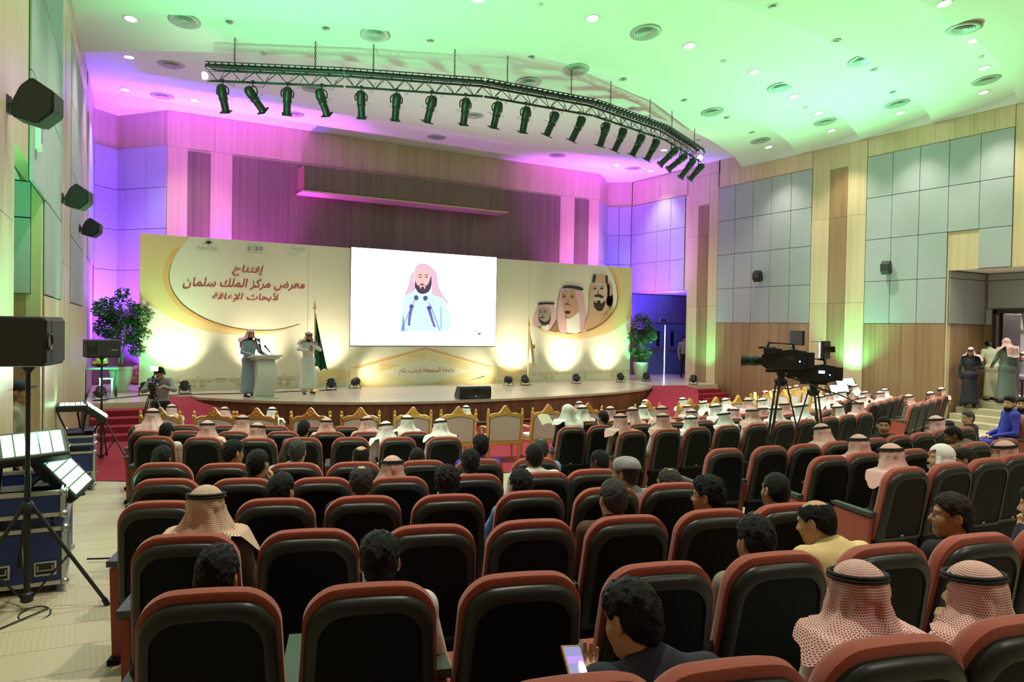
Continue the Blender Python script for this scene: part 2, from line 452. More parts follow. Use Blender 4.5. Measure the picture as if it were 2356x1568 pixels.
# dark doorway frame and open leaf
M_DD = mat('dark_door_wood', (0.035, 0.02, 0.018), 0.4)
bm = BM()
add_box(bm, (22.06, DOOR_Y1 - 0.05, 2.08), (0.3, 0.1, 2.5)); add_box(bm, (22.06, DOOR_Y0 + 0.05, 2.08), (0.3, 0.1, 2.5)); add_box(bm, (22.06, (DOOR_Y0 + DOOR_Y1) / 2, 3.3), (0.3, 2.5, 0.1))
D1 = struct('door_1', bm, M_DD)
bm = BM(); add_box(bm, (22.62, DOOR_Y1 - 0.13, 2.06), (0.95, 0.05, 2.38), None, 0.006); obj('door_leaf', bm, M_DD, D1)
bm = BM(); add_tube(bm, [(22.95, DOOR_Y1 - .155, 1.85), (22.95, DOOR_Y1 - .2, 1.85), (22.82, DOOR_Y1 - .2, 1.85)], 0.012, 8); obj('door_handle', bm, M_STEEL, D1, True)

# recess on the left wall, with its door
XL = left_x(10)
bm = BM()
slab(bm, (left_x(11.3) - .16, 11.3), (-2.4, 11.3), 0, 4.6, (0, -1)); slab(bm, (left_x(8.7) - .16, 8.7), (-2.4, 8.7), 0, 4.6, (0, 1)); slab(bm, (-2.4, 8.5), (-2.4, 11.5), 0, 4.6, (1, 0))
bmesh.ops.recalc_face_normals(bm, faces=bm.faces)
W_RECL = struct('wall_recess_left', bm, M_MW)
grid_y(W_RECL, 'acoustic_panel', 11.3, [-2.38, -1.5, -.6], [2.93, 3.9, 4.36], M_AC)
bm = BM(); add_box(bm, (-1.52, 10.0, 4.47), (1.6, 2.6, 0.2)); struct('ceiling_recess_left', bm, M_WHITE)

# stage end: V-shaped corners and the long timber wall
SL, SR, SY = 2.1, 18.1, 24.45
APL, APR = (0.85, 25.98), (19.42, 25.7)
M_LWS = wood('stage_wall_veneer', (0.60, 0.45, 0.32), (0.46, 0.32, 0.21), 0.45)
bm = BM()
slab(bm, (SL, SY), (SR, SY), 0, ZT, (0, -1))
bmesh.ops.recalc_face_normals(bm, faces=bm.faces)
W_ST = struct('wall_stage', bm, M_LWS)
def corner(P, Q, nm, n, ss_n, zlow=2.93):
    bm = BM(); slab(bm, P, Q, 0, ZT, n); bmesh.ops.recalc_face_normals(bm, faces=bm.faces)
    W = struct(nm, bm, M_LWS)
    d = Vector((Q[0] - P[0], Q[1] - P[1])); L = d.length
    rz = math.atan2(d.y, d.x) - PI / 2        # local +y along P->Q
    # local -x must face room: choose direction so
    nx = Matrix.Rotation(rz, 3, 'Z') @ Vector((-1, 0, 0))
    if nx.dot(Vector((*n, 0))) < 0:
        P, Q = Q, P; rz += PI
    ss = list(np.linspace(0.0, L, ss_n + 1)) if isinstance(ss_n, int) else [s * L for s in ss_n]
    panel_grid(W, 'acoustic_panel', Vector((*P, 0)), rz, ss, ZR, M_AC)
    panel_grid(W, 'wainscot_board', Vector((*P, 0)), rz, [0, L], [0.7, 2.92], M_DW, 0.02, gap=0.004, bevel=0.003)
    return W
corner((left_x(25.4), 25.4), APL, 'wall_corner_left', (1, -1), 1)
corner(APL, (SL, SY), 'wall_corner_left_return', (-1, -1), [0, 0.4, 0.82, 1.0])
corner((WX, 25.0), APR, 'wall_corner_right', (-1, -1), 2)
corner(APR, (SR, SY), 'wall_corner_right_return', (1, -1), [0, 0.5, 1.0])
# dark insets on the stage wall
def on_stage_wall(px, py): return at_y(px, py, SY)
def inset(pxl, pxr, ytop, name='dark_panel', k=1):
    a = on_stage_wall(pxl, ytop); b = on_stage_wall(pxr, ytop)
    grid_y(W_ST, name, SY, list(np.linspace(a.x, b.x, k + 1)), [2.0, a.z], M_DW, 0.02, gap=0.004, bevel=0.002)
inset(433, 485, 347); inset(535, 1291, 358, k=16); inset(1323, 1355, 456)
grid_y(W_ST, 'veneer_board', SY, list(np.linspace(SL, SR, 25)), [7.85, 8.9], M_LWS, 0.012, gap=0.004, bevel=0.002)
# screen box above the stage
a = at_y(700, 379, 23.6); b = at_y(1167, 486, 23.6)
ztop, zbot = a.z, at_y(700, 437, 23.6).z
bm = BM(); x0, x1 = a.x, b.x
add_box(bm, ((x0 + x1) / 2, 23.61, (ztop + zbot) / 2 + .02), (x1 - x0, 0.02, ztop - zbot - 0.04))
sb = thing('screen_housing', 'long dark wooden screen box jutting from the timber wall over the stage', 'box', (0, 0, 0))
obj('front_board', bm, M_DW, sb)
bm = BM(); add_box(bm, ((x0 + x1) / 2, 24.03, (ztop + zbot) / 2), (x1 - x0, 0.82, ztop - zbot), None, 0.01); obj('box_body', bm, M_MW, sb)
bm = BM(); add_box(bm, ((x0 + x1) / 2, 24.0, zbot - 0.02), (x1 - x0 + 0.06, 0.84, 0.05)); obj('bottom_frame', bm, M_LWS, sb)
# door bay right of the stage: far wall with blue double door at y 24.9
bm = BM()
slab(bm, (WX - .1, 25.1), (23.6, 25.1), 0.0, 4.35, (0, -1)); slab(bm, (23.4, 25.1), (23.4, 21.4), 0, 4.35, (-1, 0)); slab(bm, (WX + .16, 21.55), (23.5, 21.55), 0, 4.35, (0, 1))
bmesh.ops.recalc_face_normals(bm, faces=bm.faces)
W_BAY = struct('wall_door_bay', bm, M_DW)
FY = 25.1
xa = [at_y(px, 700, FY).x for px in (1453, 1467, 1512, 1558, 1588)]
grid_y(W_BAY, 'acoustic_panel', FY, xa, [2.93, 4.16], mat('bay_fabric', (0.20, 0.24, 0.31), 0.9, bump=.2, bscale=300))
bm = BM(); add_box(bm, (21.85, 23.3, 4.27), (3.2, 3.5, 0.16)); struct('ceiling_door_bay', bm, M_WHITE)
M_BLUE = mat('blue_door_paint', (0.16, 0.24, 0.36), 0.5)
dz0, dz1 = 0.68, 2.86
dxl, dxm, dxr = at_y(1497, 800, FY).x, at_y(1527, 800, FY).x, at_y(1577, 800, FY).x
dxl = dxm - (dxr - dxm)
bm = BM(); add_box(bm, ((dxl + dxr) / 2, FY - .02, dz1 + .02), (dxr - dxl + .1, .06, .06)); add_box(bm, (dxl - .03, FY - .02, 1.77), (.06, .06, 2.2)); add_box(bm, (dxr + .03, FY - .02, 1.77), (.06, .06, 2.2))
DR = struct('door_2', bm, M_BLUE)
for s, (xx0, xx1) in enumerate(((dxl, dxm - 0.028), (dxm + 0.028, dxr))):
    bm = BM(); add_box(bm, ((xx0 + xx1) / 2, FY - .05, 1.77), (xx1 - xx0, .05, 2.18), None, .006)
    lf = obj('door_leaf', bm, M_BLUE, DR)
    cxm = xx1 - 0.38 if s == 0 else xx0 + 0.38
    bm = BM(); add_box(bm, (cxm, FY - .078, 2.25), (0.17, 0.014, 0.66)); obj('window_pane', bm, mat('dark_glass', (0.01, 0.01, 0.012), 0.08), lf)
    bm = BM(); add_box(bm, ((xx0 + xx1) / 2, FY - .11, 1.78), (xx1 - xx0 - .12, .05, .075), None, .01); obj('push_bar', bm, M_STEEL, lf)
bm = BM(); add_box(bm, (dxm, FY - .02, 1.77), (.05, .02, 2.16)); obj('daylight_gap', bm, mat('gap_daylight', (1, 1, 1), emit=(0.75, 0.8, 1.0), es=6), DR)
# rear and outer shell behind the viewer
bm = BM(); slab(bm, (-1.6, -7.2), (20.5, -7.2), -0.2, 9.2, (0, 1)); bmesh.ops.recalc_face_normals(bm, faces=bm.faces)
struct('wall_back', bm, M_LW)

# ------------------------------------------------------------------ ceiling of curved tiers
RK = [16.6 + 1.93 * k for k in range(13)]
ZLOW, ZRISE, ZC0 = 8.44, 0.30, 8.91
def ceil_z(x, y):
    r = math.hypot(x - HC.x, y - HC.y)
    if r < RK[0]: return ZC0
    k = min(int((r - RK[0]) / 1.93), 11)
    return ZLOW + ZRISE * (r - RK[k]) / 1.93
def ceil_hit(px, py):
    d = ray(px, py); t = 2.0
    while t < 40:
        p = O + d * t
        if p.z >= ceil_z(p.x, p.y): break
        t += 0.01
    return p
def arc_row(rho, n=48):
    out = []
    for i in range(n + 1):
        x = -0.95 + (WX + 0.95) * i / n
        h = rho * rho - (x - HC.x) ** 2
        y = HC.y - math.sqrt(max(h, 0.01))
        if i == 0:
            for _ in range(6):
                x = left_x(y); y = HC.y - math.sqrt(rho * rho - (x - HC.x) ** 2)
        out.append((x, y))
    # keep monotonic from the left wall on
    x0 = out[0][0]
    return [out[0]] + [(x, y) for x, y in out[1:] if True] if True else out
def clip_row(rho, n=48):
    y = HC.y - math.sqrt(rho * rho - (HC.x + 0.5) ** 2)
    for _ in range(8):
        x0 = left_x(y); y = HC.y - math.sqrt(rho * rho - (x0 - HC.x) ** 2)
    xs = np.linspace(x0, WX, n + 1)
    return [(float(x), HC.y - math.sqrt(rho * rho - (x - HC.x) ** 2)) for x in xs]
def make_ceiling():
    bm = BM()
    row = clip_row(RK[0])
    A = [bm.verts.new((x, y, ZC0)) for x, y in row]
    B = [bm.verts.new((x, 26.3, ZC0)) for x, y in row]
    for i in range(len(row) - 1): bm.faces.new((A[i], B[i], B[i + 1], A[i + 1]))
    C = struct('ceiling', bm, M_WHITE)
    for k in range(12):
        bm = BM(); a, b = clip_row(RK[k]), clip_row(RK[k] + 1.93)
        zp = ZC0 if k == 0 else ZLOW + ZRISE
        V0 = [bm.verts.new((x, y, zp + .01)) for x, y in a]
        V1 = [bm.verts.new((x, y, ZLOW)) for x, y in a]
        mid = [((p[0] + q[0]) / 2, (p[1] + q[1]) / 2) for p, q in zip(a, b)]
        V2 = [bm.verts.new((x, y, ZLOW + ZRISE * .5)) for x, y in mid]
        V3 = [bm.verts.new((x, y, ZLOW + ZRISE)) for x, y in b]
        for i in range(len(a) - 1):
            f = bm.faces.new((V0[i], V0[i + 1], V1[i + 1], V1[i]))
            for P, Q in ((V1, V2), (V2, V3)):
                f = bm.faces.new((P[i], P[i + 1], Q[i + 1], Q[i])); f.smooth = True
        o = obj('ceiling_tier', bm, M_WHITE, C)
        o.data.set_sharp_from_angle(angle=R(40)) if hasattr(o.data, 'set_sharp_from_angle') else None
    return C
CEIL = make_ceiling()
# ------------------------------------------------------------------ stage
SZ = 0.68
DECK_PX = [(400, 911), (470, 914), (550, 919), (700, 926), (820, 926), (1000, 923), (1130, 918), (1300, 911), (1400, 903), (1480, 895)]
edge = [at_z(px, py, SZ) for px, py in DECK_PX]
def smooth_edge(pts, n=60):
    xs = [p[0] for p in pts]; ys = [p[1] for p in pts]
    c = np.polyfit(np.array(xs), np.array(ys), 4)
    X = np.linspace(xs[0], xs[-1], n)
    return [(float(x), float(np.polyval(c, x))) for x in X]
dk = smooth_edge(edge)
e0 = dk[0]; e1 = dk[-1]
tail_r = [(16.6, 19.35), (17.05, 19.85), (17.2, 20.4), (17.15, 21.0)]
head_l = [(2.4, 20.9), (2.55, 20.35)]
front = head_l + [p for p in dk if p[0] > 2.7] + tail_r
poly = front + [(17.6, 21.6), (17.9, 24.2), (1.9, 24.2), (1.6, 21.3)]
stage = thing('stage', 'wide curved wooden stage with a pale deck and brown front', 'stage', (0, 0, 0))
bm = BM(); prism_z(bm, poly, SZ - 0.05, SZ); obj('deck', bm, M_DECK, stage)
bm = BM(); ins = [(x, y + 0.0) for x, y in front]
loft_a = [(x, y - 0.02) for x, y in ins]
vs0 = [bm.verts.new((x, y, SZ + .012)) for x, y in loft_a]; vs1 = [bm.verts.new((x, y + 0.2, SZ + .012)) for x, y in ins]
vs2 = [bm.verts.new((x, y - 0.02, SZ - .05)) for x, y in ins]
for i in range(len(vs0) - 1):
    bm.faces.new((vs0[i], vs0[i + 1], vs1[i + 1], vs1[i])); bm.faces.new((vs2[i], vs2[i + 1], vs0[i + 1], vs0[i]))
obj('edge_trim', bm, wood('deck_edge', (0.55, 0.46, 0.36), (0.44, 0.35, 0.26), 0.2), stage)
fl = [0.0]
for p, q in zip(front, front[1:]): fl.append(fl[-1] + math.dist(p, q))
def on_front(d):
    for i in range(len(fl) - 1):
        if d <= fl[i + 1]: break
    t = (d - fl[i]) / (fl[i + 1] - fl[i]); return Vector((front[i][0] + t * (front[i + 1][0] - front[i][0]), front[i][1] + t * (front[i + 1][1] - front[i][1]), 0))
nb = int(fl[-1] / .40)
for k in range(nb):
    bm = BM(); ps = [on_front(fl[-1] * min(1, (k + u) / nb)) for u in (.006, .5, .994)]
    c = ps[1]; v0 = [bm.verts.new((p.x - c.x, p.y - c.y + .03, SZ - .05)) for p in ps]; v1 = [bm.verts.new((p.x - c.x, p.y - c.y + .03, 0)) for p in ps]
    w0 = [bm.verts.new((p.x - c.x, p.y - c.y + .06, SZ - .05)) for p in (ps[0], ps[2])]; w1 = [bm.verts.new((p.x - c.x, p.y - c.y + .06, 0)) for p in (ps[0], ps[2])]
    for i in range(2): bm.faces.new((v0[i], v1[i], v1[i + 1], v0[i + 1]))
    bm.faces.new((w0[0], w1[0], v1[0], v0[0])); bm.faces.new((v0[2], v1[2], w1[1], w0[1]))
    obj('front_board', bm, M_FW, stage, loc=c)
bm = BM(); add_tube(bm, [(x, y, 0.09) for x, y in front], 0.02, 6); obj('front_molding', bm, M_MW, stage)
# side decks
bm = BM(); prism_z(bm, [(0.02, 19.75), (1.55, 19.75), (1.55, 21.2), (1.85, 24.15), (2.1, 24.4), (0.85, 25.9), (0.2, 25.3)], 0, SZ)
o = obj('side_deck', bm, M_DECK, stage)
bm = BM(); prism_z(bm, [(17.25, 20.0), (18.5, 19.75), (20.15, 19.75), (20.15, 21.6), (23.3, 21.65), (23.3, 25.05), (20.2, 25.0), (19.42, 25.6), (18.1, 24.4), (17.95, 24.0), (17.65, 21.6), (17.2, 21.0)], 0, SZ)
obj('side_deck', bm, M_DECK, stage)
# steps either end
def steps(name, label, x0, x1, y0, run):
    t = thing(name, label, 'steps', ((x0 + x1) / 2, y0, 0))
    for i in range(4):
        z = SZ - SZ / 5 * (i + 1)
        bm = BM(); add_box(bm, (0, -run * (i + .5), z / 2), (x1 - x0, run + .03, z), None, 0.012)
        obj('step', bm, M_RED, t)
steps('stage_steps', 'red carpeted steps up to the stage by the blue flight cases', 0.12, 1.5, 19.72, 0.42)
steps('stage_steps', 'red carpeted steps up to the stage by the blue double door', 18.55, 19.95, 19.72, 0.33)
# carpeted ramps
bm = BM()
A = [(1.55, 21.2, SZ - .01), (2.35, 20.9, SZ - .01), (2.7, 20.1, .55), (3.3, 19.55, .38), (4.2, 18.85, .14), (4.7, 18.3, 0.02)]
B = [(1.55, 21.0, SZ - .01), (1.55, 20.3, SZ - .01), (1.55, 19.3, .55), (1.56, 18.4, .38), (2.4, 17.4, .14), (3.0, 17.0, 0.02)]
va = [bm.verts.new(p) for p in A]; vb = [bm.verts.new(p) for p in B]; vc = [bm.verts.new((p[0], p[1], 0)) for p in B]
for i in range(len(A) - 1):
    bm.faces.new((va[i], vb[i], vb[i + 1], va[i + 1])); bm.faces.new((vb[i], vc[i], vc[i + 1], vb[i + 1]))
bmesh.ops.recalc_face_normals(bm, faces=bm.faces)
tag(obj('carpeted_ramp', bm, M_RED), 'red carpeted ramp rising to the stage beside the camera operator', 'ramp')
bm = BM()
A = [(17.2, 20.1, SZ - .005), (16.75, 19.4, .6), (16.0, 18.8, .42), (15.2, 18.2, .2), (14.6, 17.8, .02)]
B = [(18.52, 19.75, SZ - .005), (18.4, 19.0, .6), (17.7, 18.2, .42), (16.9, 17.4, .2), (16.2, 16.9, .02)]
va = [bm.verts.new(p) for p in A]; vb = [bm.verts.new(p) for p in B]; vc = [bm.verts.new((p[0], p[1], 0)) for p in B]
for i in range(len(A) - 1):
    bm.faces.new((va[i], vb[i], vb[i + 1], va[i + 1])); bm.faces.new((vb[i], vc[i], vc[i + 1], vb[i + 1]))
bmesh.ops.recalc_face_normals(bm, faces=bm.faces)
tag(obj('carpeted_ramp', bm, M_RED), 'red carpeted ramp curving down from the stage by the blue door', 'ramp')
# ------------------------------------------------------------------ auditorium seats
M_SHELL = mat('seat_black_shell', (0.006, 0.0075, 0.007), 0.5, spec=0.10)
M_BAND = mat('seat_rim_highlight', (0.022, 0.026, 0.024), 0.38, spec=.35)  # glossy shell rim; its grey highlight is put into the colour
M_RUST = mat('seat_russet_fabric', (0.34, 0.062, 0.034), 0.85, bump=0.35, bscale=220, sheen=0.3)
M_ARM = mat('seat_armrest', (0.055, 0.06, 0.058), 0.38)
M_PLATE = mat('number_plate', (0.55, 0.55, 0.5), 0.4)
def outline(wb, wt, z0, z1, rc, rb=0.03, n=10, arch=0.016):
    pts = []
    def corner(cx, cz, r, a0):
        for i in range(n + 1):
            a = a0 + PI / 2 * i / n
            pts.append([cx + r * math.cos(a), cz + r * math.sin(a)])
    h = z1 - z0
    corner(wb / 2 - rb, z0 + rb, rb, -PI / 2)
    corner(wt / 2 - rc, z1 - rc, rc, 0)
    m = 8
    for i in range(1, m): pts.append([(wt / 2 - rc) * (1 - 2 * i / m), z1])
    corner(-(wt / 2 - rc), z1 - rc, rc, PI / 2)
    corner(-(wb / 2 - rb), z0 + rb, rb, PI)
    for p in pts:
        t = (p[1] - z0) / h
        if t > 0.6: p[1] += arch * (1 - (2 * p[0] / wt) ** 2) * (t - 0.6) / 0.4
    return pts
TILT = Matrix.Rotation(R(11), 3, 'X')
PIV = Vector((0, -0.17, 0.36))
def loops(ol, prof, zc):
    """prof: list of (inset, y)"""
    W = max(abs(p[0]) for p in ol); H0 = min(p[1] for p in ol); H1 = max(p[1] for p in ol); cz = (H0 + H1) / 2; hh = (H1 - H0) / 2
    out = []
    for ins, y in prof:
        sx, sz = (W - ins) / W, (hh - ins) / hh
        out.append([PIV + TILT @ (Vector((p[0] * sx, y, cz + (p[1] - cz) * sz)) - Vector((0, 0, PIV.z))) for p in ol])
    return out
def make_seat():
    t = thing('auditorium_seat', 'seat', 'seat')
    bm = BM(); ol = outline(0.50, 0.455, 0.40, 0.985, 0.115)
    lp = loops(ol, [(0.004, 0.004), (0, -0.012), (0.004, -0.028), (0.016, -0.042), (0.040, -0.050), (0.048, -0.050), (0.054, -0.044), (0.13, -0.047)], 0)
    loft(bm, lp[:6], cap=(True, False), mi=1)
    bm2 = bm
    prev = None
    vs = [[bm.verts.new(p) for p in l] for l in lp[5:]]
    for a, b in zip(vs, vs[1:]): bridge(bm, a, b, 0)
    bm.faces.new(vs[-1]).material_index = 0
    bmesh.ops.remove_doubles(bm, verts=bm.verts, dist=1e-5)
    bmesh.ops.recalc_face_normals(bm, faces=bm.faces)
    obj('back_shell', bm, [M_SHELL, M_BAND], t, True)
    bm = BM(); ol = outline(0.515, 0.475, 0.41, 1.012, 0.125)
    loft(bm, loops(ol, [(0.012, -0.006), (0.0, 0.004), (0.0, 0.04), (0.018, 0.07), (0.06, 0.088), (0.14, 0.092)], 0)); bmesh.ops.recalc_face_normals(bm, faces=bm.faces)
    obj('back_cushion', bm, M_RUST, t, True)
    bm = BM(); ol = outline(0.46, 0.475, 0.10, 0.415, 0.02)
    loft(bm, loops(ol, [(0.0, 0.004), (0.0, -0.02), (0.012, -0.032), (0.05, -0.034)], 0)); bmesh.ops.recalc_face_normals(bm, faces=bm.faces)
    obj('lower_shell', bm, M_SHELL, t, True)
    bm = BM(); add_box(bm, PIV + TILT @ Vector((0, -0.052, 0.10)), (0.032, 0.004, 0.012), TILT); obj('number_plate', bm, M_PLATE, t)
    bm = BM(); add_box(bm, (0, 0.10, 0.43), (0.45, 0.46, 0.10), Matrix.Rotation(R(4), 3, 'X'), 0.035); obj('seat_cushion', bm, M_RUST, t, True)
    bm = BM(); add_box(bm, (0, 0.09, 0.36), (0.42, 0.42, 0.05), Matrix.Rotation(R(4), 3, 'X'), 0.015); obj('seat_pan', bm, M_SHELL, t, True)
    obj_arm(t, -1)
    return t
def obj_arm(t, s):
    x = 0.285 * s
    bm = BM()
    prof = [(-0.20, 0.615), (0.20, 0.64), (0.225, 0.655), (0.20, 0.668), (-0.20, 0.65)]
    add_prism(bm, prof, lambda p: (x + 0.034 - 0.008 * (p[0] > .19), p[0], p[1]), lambda p: (x - 0.034 + 0.008 * (p[0] > .19), p[0], p[1])); bmesh.ops.recalc_face_normals(bm, faces=bm.faces)
    obj('armrest', bm, M_ARM, t)
    bm = BM()
    prof = [(-0.13, 0.05), (0.16, 0.05), (0.19, 0.62), (-0.185, 0.60)]
    add_prism(bm, prof, lambda p: (x + 0.02, p[0], p[1]), lambda p: (x - 0.02, p[0], p[1])); bmesh.ops.recalc_face_normals(bm, faces=bm.faces)
    obj('side_panel', bm, M_RUST, t)
    bm = BM(); add_box(bm, (x, 0.0, 0.025), (0.07, 0.36, 0.05), None, 0.008); obj('foot', bm, M_SHELL, t)
SEAT0 = make_seat()
SEAT_END = dup(SEAT0, (0, 0, -50), 0); obj_arm(SEAT_END, 1)
_first = {'a': True, 'b': True}
SEATS = []
ROWS = [  # radius, block, row name, seats (measured top centre of each back); e = that end shows an extra armrest
    (31.85, 'viewer-side', [(1330, 1585), (1690, 1547), (2070, 1492), (2370, 1440)]),
    (30.85, 'aisle', [(480, 1372), (854, 1358), (1203, 1333), (1522, 1309), (1793, 1284), (2043, 1264), (2259, 1240), (2440, 1216)]),
    (29.88, 'aisle', [(426, 1240), (711, 1229), (990, 1218), (1226, 1206), (1448, 1196), (1648, 1181), (1817, 1167)]),
    (28.85, 'aisle', [(368, 1161), (633, 1155), (837, 1149), (1034, 1145), (1223, 1137), (1400, 1128), (1550, 1118)]),
    (27.9, 'aisle', [(382, 1108), (558, 1107), (739, 1105), (917, 1103), (1092, 1097), (1252, 1092), (1366, 1085)]),
    (26.85, 'aisle', [(374, 1070), (517, 1071), (678, 1070), (816, 1068), (973, 1064), (1103, 1061), (1233, 1058)]),
    (23.95, 'aisle', [(354, 1007), (466, 1009), (591, 1011), (696, 1010), (807, 1009), (917, 1009), (1024, 1008)]),
    (22.85, 'aisle', [(336, 994), (428, 994), (536, 995), (650, 995), (757, 996), (843, 996), (955, 996)]),
    (21.6, 'aisle', [(330, 980), (425, 980), (520, 981), (630, 982), (715, 983), (798, 983)]),
    (28.7, 'middle', [(2090, 1080), (2193, 1070), (2279, 1059), (2345, 1049)]),
    (27.75, 'middle', [(1914, 1053), (1992, 1044.5), (2104, 1037), (2180, 1029), (2250, 1021), (2318, 1013)]),
    (26.65, 'middle', [(1672, 1037), (1775, 1032), (1856, 1025), (1931, 1019), (2017, 1011), (2072, 1004.5), (2126, 998), (2173, 991), (2222, 985)]),
    (24.0, 'middle', [(1457, 993.5), (1537, 989.7), (1608, 985), (1677, 980.8), (1744, 976.4), (1806, 972), (1859, 967), (1912, 961), (1953, 956), (1992, 951)]),
    (22.9, 'middle', [(1317, 984.6), (1384, 981), (1475, 977), (1554, 973), (1621, 969), (1690, 964), (1760, 959), (1815, 954), (1865, 949), (1910, 944)]),
    (21.75, 'middle', [(1353, 971), (1420, 969), (1488, 966), (1554, 962), (1625, 959), (1708, 955), (1765, 950), (1815, 946)]),
    (25.9, 'doorway', [(2318, 946), (2346, 942)]),
    (23.1, 'doorway', [(2106, 929.6), (2124, 925.0), (2142, 919.8), (2159, 914.6), (2175, 908.5)]),
    (22.15, 'doorway', [(2009, 928), (2028, 923), (2045, 918.6), (2061, 914.3), (2076, 910.5)]),
    (21.2, 'doorway', [(1932, 927), (1952, 922.5), (1970, 917.8), (1987, 913), (2003, 908)]),
]
BLK_LABEL = {'aisle': 'flight-case side', 'middle': 'camera-tripod side', 'doorway': 'guest-room doorway side', 'viewer-side': 'hindmost row'}
rowno = {}
for rad, blk, pts in ROWS:
    if not pts: continue
    rowno[blk] = rowno.get(blk, 0) + 1
    P = [at_r(px, py, rad) for px, py in pts]
    X = np.array([p.x for p in P]); Y = np.array([p.y for p in P])
    cf = np.polyfit(X, Y, 2 if len(P) > 4 else 1)
    for i, p in enumerate(P):
        sl = float(np.polyval(np.polyder(cf), p.x))
        yy = p.y * 0.4 + 0.6 * float(np.polyval(cf, p.x))
        tz = math.atan(sl)
        fwd = Vector((-math.sin(tz), math.cos(tz), 0))
        fz = floor_z(p.x, yy)
        z = p.z - 1.0
        z = fz + max(-0.04, min(0.08, z - fz))
        # floor of the rows is stepped: seat feet follow it
        org = Vector((p.x, yy, z)) + fwd * 0.285
        end = i == len(P) - 1
        if blk == 'viewer-side':
            lab = 'black auditorium seat with russet rim, %s seat of the hindmost row' % ORD[i]
        else:
            lab = 'black russet-rimmed seat, %s along the %s row from the back, %s' % (ORD[i], ORD[rowno[blk] - 1], BLK_LABEL[blk])
        s = dup(SEAT_END if end else SEAT0, org, tz, lab, 'auditorium seats in the ' + BLK_LABEL[blk])
        if blk == 'viewer-side' and i >= 1:
            for c in list(s.children):
                if c.name.split('.')[0] in ('armrest', 'side_panel', 'foot'): bpy.data.objects.remove(c)
        SEATS.append((s, rad, px if False else pts[i][0]))
def kill(root):
    for c in list(root.children_recursive): bpy.data.objects.remove(c)
    bpy.data.objects.remove(root)
kill(SEAT0); kill(SEAT_END)

